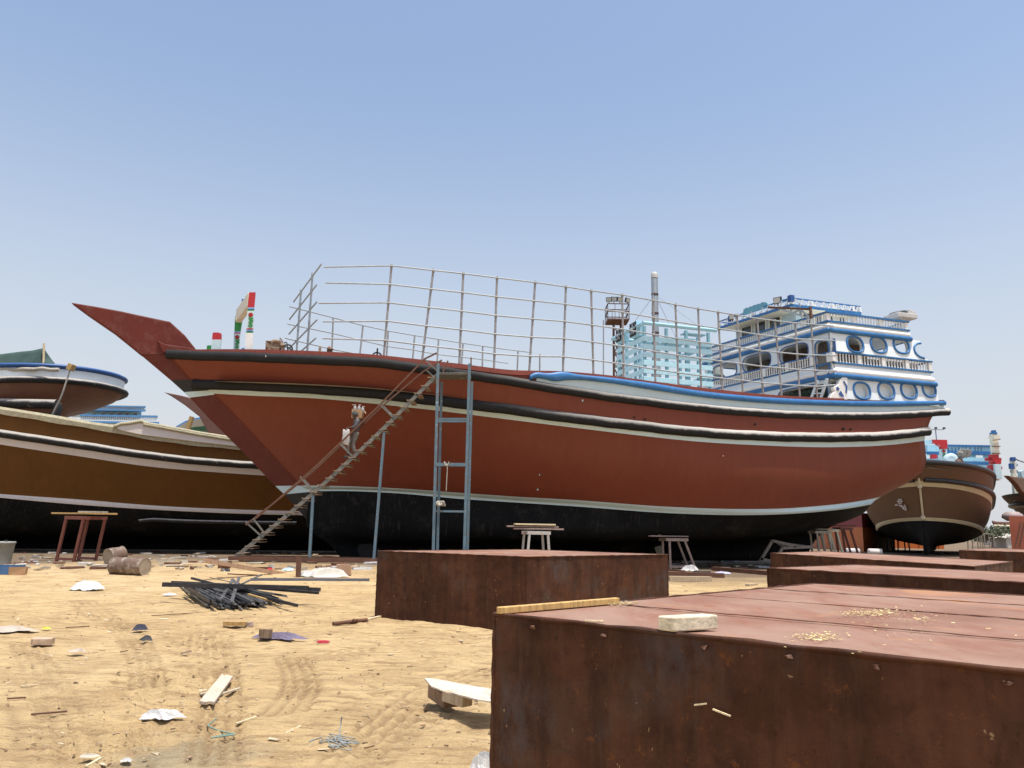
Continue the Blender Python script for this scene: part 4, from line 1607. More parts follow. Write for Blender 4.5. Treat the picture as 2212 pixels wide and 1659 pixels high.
pbox(mb, 172, 911, 340, 1090, 7.5, -.2)
pbox(mb, 100, 1010, 345, 1120, 8, -.4)
mb.build('hull', WHITE, r)
mb = MB()
a = [(154, 893), (160, 885), (180, 880), (215, 877.5), (314, 877.5), (314, 884), (215, 884), (185, 887), (162, 895), (157, 899)]
mb.prism([P(*q) for q in a], (0, .5, 0))
pbox(mb, 160, 879, 313, 885, 6.5, .2)
mb.build('roof_fascia', WHITE, r)
mb = MB()
pbox(mb, 176, 884.5, 315, 885.9, .4, -.5)
pbox(mb, 182, 877, 315, 877.8, .4, -.5)
mb.build('roof_band', FARBLUE, r)
mb = MB()
for i in range(26):
    x = 186 + i * 4.85
    mb.tube(smooth_path([P(x, 883, -.3), P(x + 2, 879, -.3), P(x + 4, 882, -.3)], 2), .06, 5)
mb.build('roof_fretwork', WHITEB, r)
for x in (203, 222, 240, 257, 274, 292):
    o = MB()
    pbox(o, x - 6, 891, x + 6, 902, .2, .45)
    o = o.build('window', CREAM, r)
    m2 = MB()
    pbox(m2, x - 4.5, 893, x + 4.5, 901, .2, .38)
    m2.build('window_pane', WINDGREY, o)
mb = MB()
for x in range(175, 342, 4):
    mb.tube([P(x, 899, -.3), P(x, 911, -.3)], .06, 6)
pbox(mb, 172, 909, 341, 911.5, .3, -.45)
mb.build('balustrade', WHITEB, r)
mb = MB()
pbox(mb, 172, 897.6, 341, 898.8, .35, -.45)
pbox(mb, 170, 911.5, 344, 912.7, .35, -.5)
mb.build('moulding', FARBLUE, r)

# ---- raised brown prow of the dhow behind the red bow
FP = Frame((-5, 74), 25)
PR = thing('dhow', 'brown dhow whose broken prow rises behind the red stem', 'boat', V((-12, 70, 0)))
pp = lambda x, y, Y=66: at(x, y, Y)
mb = MB().prism([pp(*q) for q in ((361, 849), (372, 851), (398, 856), (420, 862), (470, 905), (520, 950), (600, 1010), (640, 1120), (560, 1120), (470, 960), (438, 902), (405, 876), (376, 857))], (.25, .9, 0))
mb.build('prow_board', ROSEB, PR, bevel=.05)
mb = MB()
hullp = []
for x, yt, yb, hw in ((455, 905, 980, .4), (500, 935, 1010, 1.8), (560, 955, 1060, 3), (700, 975, 1120, 4)):
    a, b = pp(x, yt, 66 + (x - 455) * .03), pp(x, yb, 66 + (x - 455) * .03)
    hullp.append([a + V((0, -hw, 0)), b + V((0, -hw * .6, 0)), b + V((0, hw * .6, 0)), a + V((0, hw, 0))])
mb.grid(hullp, 0, True, True)
mb.build('hull', ROSEB, PR)
# ---- white, blue and green boat seen just over the gunwale
GW = thing('boat', 'white boat with blue rim and green bottom, just above the brown gunwale', 'boat', V((-25, 76, 0)))
pg = lambda x, y, Y=70: at(x, y, Y)
mats_ = [BLUE, CREAM, GREENP]
tealg = paint('sea_green_paint', (.06, .28, .19), .1, 1, .5, .05)
ys = [(380, 921, 925, 931, 934), (405, 911, 915, 927, 933), (430, 906.5, 910, 925, 932), (460, 904.5, 908, 924, 932), (500, 903, 907, 922, 960), (640, 900, 905, 920, 1050)]
rows_ = []
for x, a, b, c, d in ys:
    k = (x - 380) / 60
    dd = -min(3.5, 1.2 * k)
    rows_.append([pg(x, a) + V((0, dd, 0)), pg(x, b) + V((0, dd - .1, 0)), pg(x, c) + V((0, dd * .9, 0)), pg(x, d) + V((0, dd * .5, 0)), pg(x, d) + V((0, 5, 0)), pg(x, a) + V((0, 6, 0))])
mb = MB()
for k, m in enumerate((0, 1, 2)):
    mb.grid([r_[k:k + 2] for r_ in rows_], m)
mb.grid([r_[3:6] for r_ in rows_], 2)
mb.grid([[r_[5], r_[0]] for r_ in rows_], 1)
mb.build('hull', [BLUE, CREAM, tealg], GW)
tag(MB().bar(pg(405, 930, 58), pg(415, 900, 58), .35, .25).build('timber_post', YELW), 'short yellow-brown timber post leaning above the brown gunwale', 'post')

# ---- dhow seen bow-on at the right
FR = Frame((0, 0), 0)
_p = G(2001, 1197)
ST = at(2001, 1197, 60)
FR.d = V((-.50, -.866, 0))
FR.n = V((.866, -.50, 0))               # the side turned to the right of the picture
FR.O = V((ST.x, ST.y, 0)) - FR.d * 24
RR = thing('dhow', 'dull brown dhow seen bow-on with cream lines and black bottom, right of the red stern', 'boat', FR.W(12, 0, .1))
def gl(zb, zm, tb, bm, fl=9.0, ts=2.0, p=2.2, bs=.85):
    def b(t):
        s = min(1, max(0, (tb - t) / fl))
        v = .12 + (bm - .12) * (1 - (1 - s) ** p)
        if t < 6:
            v *= 1 - (1 - bs) * ((6 - t) / 6) ** 2
        return v
    return dict(tB=tb, tS=ts, b=b, z=lambda t: zm + (zb - zm) * sstep(12, tb, t) ** 1.0)
def dzr(y, d=0):
    return at(1990, y, 58.5 + d).z
RL = [gl(dzr(999), 5.75, 27.6, 5.0, 8.5), gl(dzr(1008), 5.3, 27.4, 5.0, 8.5), gl(dzr(1040), 3.95, 26.4, 4.85, 8.5), gl(dzr(1051), 3.45, 26.0, 4.75, 8.8), gl(dzr(1085), 2.7, 25.2, 4.5, 9), gl(dzr(1117), 2.0, 24.6, 4.1, 9.5), gl(dzr(1124), 1.65, 24.4, 4.0, 9.8),
      gl(1.6, 1.0, 24.3, 2.6, 12), gl(.8, .6, 24.2, .5, 12), gl(.15, .15, 24.0, .15, 12)]
hm, _ = loft(FR, RL, [0, 0, 2, 0, 0, 2, 1, 1, 1], 44, 3)
hm.build('hull', [BROWNG, BLACKB, CREAML], RR, weld=True)
for s in (1, -1):
    side_tube(FR, RL[0], .2, 0, s, 27.6, 2, .03, 8, 40, dz=-.1).build('cap_rail', RUBBOW, RR)
    side_tube(FR, RL[2], .2, 0, s, 26.3, 2, .06, 8, 40, dz=.1).build('rubbing_strake', RUBBOW, RR)
mb = MB()
st = [FR.W(lv_['tB'] + .12, 0, lv_['z'](lv_['tB'])) for lv_ in RL]
mb.tube([st[2] + V((0, 0, .5))] + st[2:7], .075, 6)
mb.build('stem_line', CREAML, RR)
mb = MB().tube(st[6:], .17, 6)
mb.build('stem_foot', BLACKB, RR)
for k in (3, 5):
    mb = MB()
    mb.box(st[k], (.22, .22, .26), Matrix.Rotation(.6, 3, 'Z'))
    mb.build('stem_band', CREAML, RR)
dk = MB()
dk.grid([[FR.W(t, k * RL[0]['b'](t) * .95, RL[0]['z'](t) - .5) for k in (-1, 0, 1)] for t in (27, 24, 20, 14, 8, 3)], 0)
dk.build('deck', PALE, RR)
# painted emblem: ship's wheel, three strokes and an anchor curve
nE = (-FR.n + FR.d * .25).normalized()
def em(X, Y):
    px_, py_ = 1810.4 + X / 4.652, 877.8 + Y / 4.652
    # march along the ray to the hull's left side
    d = ray(px_, py_)
    for i in range(900):
        q = CAMP + d * ((52 + i * .015) / d.y)
        l = q - FR.O
        t, b = l.dot(FR.d), l.dot(FR.n)
        u = (q.z - RL[5]['z'](t)) / max(.1, RL[3]['z'](t) - RL[5]['z'](t))
        bb_ = RL[5]['b'](t) * (1 - u) + RL[3]['b'](t) * u
        if b > -bb_ and t < 26:
            return q - d * (.09 / d.y)
    return q
mb = MB()
c_ = em(622, 955)
mb.tube([em(622 + 20 * math.cos(a), 955 + 22 * math.sin(a)) for a in [i * math.pi / 6 for i in range(12)]], .035, 5, closed=True)
for a in range(6):
    mb.tube([em(622 + 30 * math.cos(a * 1.05), 955 + 32 * math.sin(a * 1.05)), em(622 - 4 * math.cos(a * 1.05), 955 - 4 * math.sin(a * 1.05))], .025, 4)
for k in range(4):
    mb.tube([em(612 + k * 15, 985 + k * 6), em(622 + k * 15, 1005 + k * 8)], .045, 5)
    mb.tube([em(625 + k * 12, 1000 + k * 5), em(640 + k * 11, 990 + k * 8)], .03, 5)
mb.tube([em(575, 995), em(600, 995)], .05, 5)
mb.tube([em(580, 985), em(592, 984)], .04, 5)
mb.tube(smooth_path([em(650, 1025), em(675, 1038), em(686, 1040), em(680, 1015), em(665, 990)], 3), .05, 5)
mb.build('painted_emblem', PINKWHITE, RR)
# superstructure above the rail
z5 = lambda X, Y: (1964 + X / 6.049, 921.6 + Y / 6.049)
S5 = lambda X, Y, dy=0: at(*z5(X, Y), 66 + dy)
def s5box(mb, x0, y0, x1, y1, dep=.4, dy=0, mi=0):
    a, b = S5(x0, y1, dy), S5(x1, y0, dy)
    mb.box(V(((a.x + b.x) / 2, a.y + dep / 2, (a.z + b.z) / 2)), (abs(b.x - a.x), dep, abs(b.z - a.z)), None, mi)
mb = MB()
s5box(mb, 60, 245, 490, 325, .5, 11, 0)
mbw = mb
a_ = S5(480, 330, 11); b_ = S5(1085, 330, 11)
holes = [(S5(x, 300, 11).x - a_.x, S5(x, 297, 11).z - a_.z, .085, .2, 5) for x in (512, 560, 605, 650, 700, 750, 795, 860, 900, 940)]
holed_wall(mb, a_, V((1, 0, 0)), uz, V((0, -1, 0)), 0, b_.x - a_.x, 0, S5(500, 245, 11).z - a_.z, holes, .3)
a_ = S5(150, 520, 11.2)
holes = [(S5(x, 400, 11.2).x - a_.x, S5(x, 392, 11.2).z - a_.z, rx, .17, 5) for x, rx in ((270, .26), (400, .26), (600, .22), (775, .2), (930, .45))]
holed_wall(mb, a_, V((1, 0, 0)), uz, V((0, -1, 0)), 0, S5(1080, 520, 11.2).x - a_.x, 0, S5(150, 350, 11.2).z - a_.z, holes, .3)
s5box(mb, 150, 520, 1080, 720, 1, 11.4)
mb.build('stern_house', AQUA, RR)
mb = MB()
s5box(mb, 60, 325, 1090, 352, .6, 10.8)
s5box(mb, 480, 243, 1080, 256, .6, 10.8)
s5box(mb, 700, 462, 1100, 490, .5, 8)
mb.build('moulding', BLUE, RR)
mb = MB()
s5box(mb, 550, 408, 1060, 440, .5, 5)
s5box(mb, 690, 518, 1060, 550, .5, 4)
s5box(mb, 900, 585, 1060, 620, .5, 3.6)
s5box(mb, 200, 178, 310, 215, .5, 2)
s5box(mb, 240, 238, 430, 320, .4, 9.8)
mb.build('cross_beam', AQUA, RR)
def red_part(fn):
    mb = MB()
    fn(mb)
    mb.build('red_bracket', REDP, RR)
def _a(mb):
    s5box(mb, 310, 172, 495, 214, .7, 1.9)
    mb.prism([S5(x, y, 2) for x, y in ((345, 213), (480, 213), (480, 292), (412, 292), (405, 262), (365, 240))], (0, .5, 0))
red_part(_a)
red_part(lambda mb: s5box(mb, 308, 362, 362, 416, .5, 7))
def _b(mb):
    s5box(mb, 1030, 408, 1205, 442, .5, 2.6)
    s5box(mb, 1090, 365, 1170, 485, .56, 2.45)
    mb.prism([S5(x, y, 2.5) for x, y in ((1060, 440), (1180, 440), (1180, 490), (1120, 490), (1105, 470), (1070, 465))], (0, .5, 0))
    s5box(mb, 1080, 500, 1140, 680, .5, 2.5)
    s5box(mb, 1055, 522, 1215, 555, .46, 2.63)
    s5box(mb, 1020, 590, 1140, 640, .44, 2.66)
red_part(_b)
for q in ((432, 290, 492, 470, .4, 2), (1140, 490, 1198, 680, .3, 2.2)):
    mb = MB()
    s5box(mb, *q)
    mb.build('frame_post', MINT, RR)
MB().prism([S5(x, y, 1) for x, y in ((160, 425), (190, 318), (245, 418), (228, 420), (195, 350), (172, 425))], (0, .3, 0)).build('anchor_davit', MINT, RR)
mb = MB()
mb.lathe(S5(452, 320, 1.95), [(0, .14), (.06, .12)], 8, (0, -1, 0), 1)
mb.tube(smooth_path([S5(450, 345, 1.9), S5(470, 360, 1.9), S5(445, 375, 1.9), S5(468, 392, 1.9), S5(450, 408, 1.9)], 3), .05, 5)
mb.build('painted_flower', [GREENP, REDP], RR)
mast = MB()
s5box(mast, 1112, 98, 1158, 365, .5, 2.5)
s5box(mast, 1105, 365, 1160, 700, .45, 2.6)
mast = mast.build('mast', CREAM, RR)
m2 = MB()
s5box(m2, 1100, 72, 1150, 99, .55, 2.4)
s5box(m2, 1108, 45, 1134, 72, .45, 2.5)
m2.build('mast_top', BLUE, mast)
m2 = MB().prism([S5(x, y, 2) for x, y in ((1066, 122), (1140, 118), (1150, 165), (1085, 168))], (0, .8, 0))
m2.build('lamp_shelf', CREAM, mast)
m2 = MB()
for y in (163, 257, 349):
    m2.tube([S5(1080, y, 2.4), S5(1190, y, 2.4)], .05, 6)
m2.build('step_peg', RUSTB, mast)
# anchor / spare propeller lashed on the rail
pr_ = thing('spare_propeller', 'grey bronze propeller raised on the rail of the bow-on dhow', 'propeller', S5(640, 500, -1.5))
mb = MB()
mb.tube(smooth_path([S5(600, 480, -1.5), S5(650, 440, -1.5), S5(700, 360, -1.5)], 4), .18, 8)
hubc = S5(680, 358, -1.7)
mb.lathe(hubc + V((0, .2, 0)), [(0, .3), (.3, .22), (.5, .1)], 10, (0, -1, 0))
mb.build('shaft', PROPM, pr_)
for pts in ([(645, 310), (680, 290), (720, 292), (755, 320), (755, 370), (715, 415), (690, 422), (640, 420), (640, 370)],
            [(735, 290), (780, 290), (815, 315), (820, 350), (780, 395), (735, 415), (760, 350)]):
    MB().prism([S5(x, y, -1.3) for x, y in pts], (.1, .22, .05)).build('blade', PROPM, pr_, bevel=.06)
MB().lathe(S5(620, 480, -1.6), [(0, .3), (.25, .36), (.5, .25)], 10, (1, 0, .2)).build('boss', RUSTB, pr_)
mb = MB()
mb.box(S5(700, 500, -1.2), (.4, .3, .24), None, 0, .7, .05)
tag(mb.build('white_sack', SACKW, subsurf=2), 'white sack slumped on the rail below the grey propeller', 'sack')
fan_ = MB().lathe(S5(522, 440, 1), [(0, .55), (.4, .6), (.42, .3), (.4, .2)], 14, (0, -1, 0))
fan_.build('winch_drum', PALE, RR)

# ---- far right dhow: pointed prow coming into the frame
FQ = Frame((0, 0), 0)
FQ.d = V((-.80, -.60, 0))
FQ.n = V((.60, -.80, 0))
zr = lambda X, Y: z5(X, Y)
tipQ = at(*z5(1258, 640), 66)
QQ = thing('dhow', 'brown dhow at the right edge with a sharp prow pointing left', 'boat', V((tipQ.x + 9, tipQ.y + 7, 0)))
FQ.O = V((tipQ.x, tipQ.y, 0)) - FQ.d * 30
mb = MB()
poly = [(1258, 640), (1330, 655), (1430, 672), (1520, 690), (1640, 760), (1640, 980), (1500, 900), (1440, 850), (1390, 770), (1330, 705)]
mb.prism([atplane(*z5(*p), FQ.O, FQ.n) for p in poly], FQ.n * .45)
mb.build('prow_board', BROWNG, QQ, bevel=.06)
def gq(zb, zm, tb, bm):
    return gl(zb, zm, tb, bm, 7.5, 4.0)
zq = lambda y, x=1400: atplane(*z5(x, y), FQ.O, FQ.n).z
QL = [gq(zq(845), zq(905), 25.6, 4.4), gq(zq(880), zq(940), 25.2, 4.4), gq(zq(985), zq(1010), 24.4, 4.1), gq(zq(1030), zq(1050), 24.1, 4.0), gq(zq(1200), zq(1200), 22.6, 3.6), gq(2.5, 2.2, 21.5, 3.2), gq(2.1, 1.8, 21.3, 3.1), gq(.9, .9, 21, 1.4), gq(.1, .1, 20.6, .2)]
hm, _ = loft(FQ, QL, [1, 0, 2, 0, 0, 2, 1, 1], 40, 3)
hm.build('hull', [BROWNG, BLACKP, CREAML], QQ, weld=True)
for s in (1, -1):
    side_tube(FQ, QL[2], .22, 0, s, 24.4, 4, .03, 8, 30).build('rubbing_strake', RUBBOW, QQ)
mb = MB()
a, b = at(*z5(1340, 690), 72), at(*z5(1372, 415), 72)
mb.box(V(((a.x + b.x) / 2, 72, (a.z + b.z) / 2 - 1)), (.34, .34, b.z - a.z + 2))
mq = mb.build('mast', CREAM, QQ)
m2 = MB()
for X, Y in ((1395, 500), (1395, 583), (1340, 583), (1400, 665)):
    c = at(*z5(X, Y), 71.9)
    m2.tube([c + V((.14 * math.cos(t), 0, .1 * math.sin(t))) for t in [i * math.pi / 5 for i in range(10)]], .035, 5, closed=True)
m2.tube([at(*z5(1375, 410), 72), at(*z5(1420, 440), 72), at(*z5(1560, 485), 72)], .05, 6)
m2.build('mast_ring', SLATE, mq)
m2 = MB().box(at(*z5(1338, 518), 71.7), (.38, .3, .5))
m2.box(at(*z5(1354, 425), 71.8), (.34, .34, .36))
m2.build('lamp_box', BLUED, mq)
mb = MB().prism([at(*z5(x, y), 74) for x, y in ((1435, 585), (1480, 570), (1640, 580), (1640, 720), (1500, 690), (1450, 660))], (0, .6, 0))
mb.build('stern_house', PALE, QQ)

# ---- orange steel hull sections and other far things
def far_box(x0, y0, x1, y1, Y, dep, mat, name, label, cat, extra=None, ry=0):
    a, b = at(x0, y1, Y), at(x1, y0, Y)
    z0 = min(0.0, a.z)
    r = thing(name, label, cat, V(((a.x + b.x) / 2, Y + dep / 2, 0)))
    return r, a, b
# big primer-painted hull section behind the red stern
r = thing('hull_section', 'orange primed steel hull block with maroon top, between the red and bow-on dhows', 'hull block', V((at(1830, 1150, 72).x, 74, 0)))
z6 = lambda X, Y: (1810.4 + X / 4.652, 877.8 + Y / 4.652)
A0, A1, A2 = at(*z6(-160, 1200), 80), at(*z6(243, 1200), 70), at(*z6(560, 1200), 78)
ztop1, zsp, = at(*z6(243, 1070), 70).z, at(*z6(243, 1215), 70).z
def wallq(mb, p, q, z0, z1, mi=0):
    mb.add([V((p.x, p.y, z0)), V((q.x, q.y, z0)), V((q.x, q.y, z1)), V((p.x, p.y, z1))], [(0, 1, 2, 3)], mi)
mb = MB()
mb.prism([V((p.x, p.y, zsp / 2)) for p in (A0, A1, A2, A2 + V((3, 14, 0)), A0 + V((3, 14, 0)))], (0, 0, zsp))
mb.build('lower_plating', ORANGE, r)
mb = MB()
zt2 = at(*z6(100, 1010), 75).z
mb.prism([V((p.x, p.y, (zsp + ztop1) / 2)) for p in (A0, A1, A2, A2 + V((3, 14, 0)), A0 + V((3, 14, 0)))], (0, 0, ztop1 - zsp - .01))
mb.build('upper_plating', MAROON, r)
mb = MB()
q0, q1 = A0 + V((-1, 3, 0)), A1 + V((.4, 6, 0))
mb.prism([V((p.x, p.y, (ztop1 + zt2) / 2)) for p in (q0, q1, q1 + V((2, 8, 0)), q0 + V((2, 8, 0)))], (0, 0, zt2 - ztop1))
mb.build('deck_block', paint('crimson_primer', (.30, .035, .05), .1, .5, .6, .05), r)
# low orange plates further back, under the bow-on dhow
r = thing('hull_section', 'low orange steel plating seen between the legs under the bow-on dhow', 'hull block', V((at(1990, 1160, 84).x, 84, 0)))
mb = MB()
a, b = at(*z6(470, 1420), 90), at(*z6(1060, 1340), 90)
mb.box(V(((a.x + b.x) / 2, 91, 1.0)), (abs(b.x - a.x), 2, 2.0))
mb.build('plating', ORANGE, r)
mb = MB()
for k in range(6):
    mb.box(V((a.x + (b.x - a.x) * (k + .5) / 6, 89.95, 1.0)), (.12, .1, 2.0))
mb.build('rib', ORANGE, r)
# rust-red hull block with ladder at the right edge
r = thing('hull_section', 'rust-red primed hull side with a boarding ladder at the right edge', 'hull block', V((at(2210, 1180, 60).x + 3, 62, 0)))
a, b = at(*z5(1342, 1585), 58), at(*z5(1342, 1170), 58)
mb = MB()
mb.prism([V((a.x, 58, b.z / 2)), V((a.x + 9, 56.5, b.z / 2)), V((a.x + 14, 66, b.z / 2)), V((a.x * 66 / 58 + .3, 66, b.z / 2))], (0, 0, b.z))
mb.build('plating', paint('rust_red_primer', (.32, .085, .045), .1, .5, .6, .06, streak=True), r)
mb = MB()
for dx in (0, 55):
    mb.bar(at(*z5(1385 + dx, 1580), 57.3), at(*z5(1455 + dx, 1250), 57.3), .07, .07)
for k in range(9):
    mb.bar(at(*z5(1385 + k * 8, 1560 - k * 36), 57.3), at(*z5(1440 + k * 8, 1560 - k * 36), 57.3), .05, .05)
mb.build('ladder', RUSTB, r)
mb = MB()
mb.lathe(at(*z5(1350, 1165), 60) + V((0, 0, -.4)), [(0, .4), (.25, .75), (.5, .7), (.7, .4)], 16)
mb.build('rounded_stern', paint('dull_lilac_paint', (.34, .27, .26), .1, 1, .6, .05), r)
# distant dhow hull, trees, low houses, poles
r = thing('dhow', 'distant brown dhow hull in the gap at the far right', 'boat', V((at(2170, 1150, 120).x, 120, 0)))
mb = MB()
D5 = lambda X, Y, dy=0: at(*z5(X, Y), 118 + dy)
rows_ = []
for X, yt, yb in ((1080, 1225, 1250), (1140, 1240, 1360), (1200, 1243, 1420), (1280, 1245, 1480), (1400, 1246, 1500), (1600, 1246, 1500)):
    k = (X - 1080) / 100
    w = min(3, k * 1.2)
    rows_.append([D5(X, yt, -w), D5(X, (yt * 2 + yb) / 3, -w * .9), D5(X, yb, -.2), D5(X, yb, 3), D5(X, yt, 4)])
mb.grid(rows_, 0, True, True)
mb.build('hull', ROSEB, r)
mb = MB().tube([D5(x, y, d) for x, y, d in ((1120, 1302, -.9), (1200, 1305, -1.9), (1300, 1308, -3), (1500, 1310, -3.2))], .3, 6)
mb.build('white_line', CREAML, r)


def far_tree(x, y, Y, h, w, label):
    p = at(x, y, Y)
    p.z = 0
    r = thing('tree', label, 'tree', p, 'far trees behind the yard')
    mb = MB()
    for k in range(4):
        a = random.uniform(0, 6.28)
        mb.tube([p + V((0, 0, 0)), p + V((.1, 0, h * .3)), p + V((math.cos(a) * w * .25, math.sin(a) * w * .25, h * .6))], [.18, .14, .05], 5)
    mb.build('trunk', PINKW, r)
    mb = MB()
    cl = [V((random.gauss(0, w * .28), random.gauss(0, w * .28), h * random.uniform(.4, .95))) for _ in range(14)]
    for k in range(900):
        c = random.choice(cl)
        q = p + c + V((random.gauss(0, w * .11), random.gauss(0, w * .11), random.gauss(0, h * .07)))
        a, b = V((random.gauss(0, 1), random.gauss(0, 1), random.gauss(0, 1))).normalized() * .22, V((random.gauss(0, 1), random.gauss(0, 1), random.gauss(0, 1))).normalized() * .16
        mb.add([q - a, q + b, q + a, q - b], [(0, 1, 2, 3)])
    mb.build('crown', LEAF, r, normals=False)


far_tree(2143, 1165, 104, 2.4, 3.4, 'dusty grey-green tree below the distant brown hull')
far_tree(2158, 1165, 110, 2.9, 3.8, 'taller dusty tree directly under the distant hull')
far_tree(2174, 1165, 107, 2.0, 3.0, 'small bushy tree beside the rust-red hull block')
for X, Y, w, hh, lb in ((1235, 1540, 5, 1.0, 'long pale low wall with flat top in the far right gap'), (1290, 1560, 2.2, 1.3, 'small pale hut with pitched roof at the foot of the rust-red block')):
    c = at(*z5(X, Y), 132 if w > 4 else 105)
    c.z = 0
    r = thing('low_building', lb, 'building', c)
    mb = MB().box(c + V((0, 0, hh / 2)), (w, 3, hh))
    mb.build('wall', CONC, r)
    mb = MB().prism([c + V((x, 0, hh + z)) for x, z in ((-w / 2 - .2, 0), (w / 2 + .2, 0), (0, .6 if w < 4 else .2))], (0, 3.3, 0))
    mb.build('roof', CONC, r)


def lamp_mast(x, ytop, ybase_z, Y, label, arm=1.0):
    p = at(x, ytop, Y)
    base = V((p.x, p.y, 0))
    r = thing('light_pole', label, 'light pole', base)
    MB().tube([base, p], [.12, .07], 8).build('pole', BLUED, r)
    mb = MB().tube([p - V((arm, 0, 0)), p + V((arm, 0, 0))], .05, 6)
    for s in (-1, 0, 1):
        mb.box(p + V((s * arm, -.1, .25)), (.35, .3, .3))
    mb.build('lamp_arm', SLATE, r)


lamp_mast(2021, 928, 0, 130, 'thin blue light pole with a crossbar behind the red stern', 1.4)
lamp_mast(125, 870, 0, 90, 'thin pole with small lamps below the rounded stern at the left', .4)
# wires on the right
mb = MB().tube([at(2150, 1117, 140), at(2215, 1119, 140)], .05, 4)
# ---- lattice floodlight tower behind the deck
tb = at(1334, 800, 62)
TW = thing('floodlight_tower', 'brown lattice tower topped by four floodlights behind the blue casing', 'light tower', V((tb.x, tb.y, 0)))
zt3 = lambda Y: at(1334, 548.6 + Y / 5.04, 62).z
wT = .3
mb = MB()
zplat = zt3(740)
for sx_, sy_ in ((-1, -1), (1, -1), (1, 1), (-1, 1)):
    mb.bar(V((tb.x + sx_ * wT, tb.y + sy_ * wT, 0)), V((tb.x + sx_ * wT, tb.y + sy_ * wT, zplat)), .1, .1)
z = .5
k = 0
while z < zplat - 1:
    for a, b in (((-1, -1), (1, -1)), ((1, -1), (1, 1)), ((1, 1), (-1, 1)), ((-1, 1), (-1, -1))):
        p, q = V((tb.x + a[0] * wT, tb.y + a[1] * wT, z)), V((tb.x + b[0] * wT, tb.y + b[1] * wT, z + 1.1))
        if k % 2:
            p.z, q.z = q.z, p.z
        mb.bar(p, q, .09, .09)
        mb.bar(V((p.x, p.y, z)), V((q.x, q.y, z)), .08, .08)
    z += 1.1
    k += 1
mb.build('lattice', RUSTB, TW)
mb = MB()
wP = .88
zr_ = zt3(575)
mb.box(V((tb.x, tb.y, zplat)), (wP * 2, wP * 2, .12))
for i in range(4):
    for a in (-wP + 2 * wP * i / 3,):
        for p in ((a, -wP), (a, wP), (-wP, a), (wP, a)):
            mb.bar(V((tb.x + p[0], tb.y + p[1], zplat)), V((tb.x + p[0], tb.y + p[1], zr_)), .04, .04)
for z in (zr_, (zr_ + zplat) / 2):
    c = [V((tb.x + a * wP, tb.y + b * wP, z)) for a, b in ((-1, -1), (1, -1), (1, 1), (-1, 1))]
    for a, b in zip(c, c[1:] + c[:1]):
        mb.bar(a, b, .07, .07)
mb.build('platform', RUSTB, TW)
for X, Y, dx in ((548, 497, -.35), (600, 492, .1), (665, 495, .3), (748, 505, .8)):
    c = at(1206.9 + X / 5.04, 548.6 + Y / 5.04, 61.5)
    o = floodlight(c, (dx, -1, -.35), TW, .5)
MB().tube([V((tb.x - 1.3, tb.y - .5, 0)), V((tb.x - 1.2, tb.y - .5, zplat))], .06, 6).build('cable_pipe', STEELP, TW)

# ================================================================== STEEL TANKS (rusty boxes)
def tank(corners_top, h, label, z0=0.0, seams=0, group='rusty steel tanks on the sand'):
    """corners_top: three XY corners (left, near, right); the fourth closes the parallelogram"""
    l, n_, r_ = [V((p[0], p[1], 0)) for p in corners_top]
    f = l + r_ - n_
    base = (l + r_) / 2
    root = thing('steel_tank', label, 'steel tank', V((base.x, base.y, z0)), group)
    q = [l, n_, r_, f]
    mb = MB()
    N = 14
    for a, b in zip(q, q[1:] + q[:1]):
        d = (b - a).normalized()
        nn = d.cross(uz)
        rows = []
        for i in range(N + 1):
            u = i / N
            bow = -.012 * math.sin(u * math.pi * 3) * math.sin(math.pi * u)
            rows.append([a.lerp(b, u) + nn * (bow * math.sin(math.pi * k / 4)) + uz * (z0 + (h - .008) * k / 4) for k in range(5)])
        mb.grid(rows, 0, True)
    mb.add([p + uz * z0 for p in q], [(3, 2, 1, 0)])
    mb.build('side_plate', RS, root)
    mb = MB()
    M = 24
    rows = []
    for i in range(M + 1):
        row = []
        for j in range(M + 1):
            u, v = i / M, j / M
            p = (l.lerp(n_, u)).lerp(f.lerp(r_, u), v)
            e = min(u, 1 - u, v, 1 - v)
            sag = -.012 * min(1, e * 12) * (.5 + .5 * math.sin(u * 9 + v * 5)) if e > .001 else 0
            row.append(p + uz * (z0 + h + sag))
        rows.append(row)
    mb.grid(rows, 0, True)
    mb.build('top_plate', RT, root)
    mb = MB()
    for a, b in zip(q, q[1:] + q[:1]):
        pts = [a.lerp(b, i / 30) + uz * (z0 + h - .003 + .0025 * math.sin(i * 2.7)) for i in range(31)]
        mb.tube(pts, [.013 + .003 * math.sin(i * 4.1) for i in range(31)], 6)
    for p in q:
        mb.tube([p + uz * (z0 + h * i / 16) for i in range(17)], [.011 + .003 * math.sin(i * 3.3) for i in range(17)], 6)
    mb.build('weld_bead', RS, root)
    if seams:
        mb = MB()
        for k in range(1, seams + 1):
            v = k / (seams + 1)
            a, b = l.lerp(f, v), n_.lerp(r_, v)
            pts = [a.lerp(b, i / 40) + uz * (z0 + h + .002 + .003 * math.sin(i * 1.7)) for i in range(41)]
            mb.tube(pts, [.010 + .003 * math.sin(i * 2.9 + k) for i in range(41)], 6, sq=.6)
        mb.build('seam', RT, root)
    return root, q


Ht = 1.175
P1 = atz(1068, 1325, Ht)
P2 = atz(1760, 1261, Ht)
pr2 = atz(2212, 1450, Ht)
dN = (pr2 - P1).normalized()
Rn = P1 + dN * 5.5
# near tank: corners left-near P1, far P2, right beyond the frame
l_, n_, r_ = P2, P1, Rn
tk, q_ = tank([(P2.x, P2.y), (P1.x, P1.y), (Rn.x, Rn.y)], Ht, 'nearest rusty steel tank, filling the lower right corner, with timber on top', 0, 0)
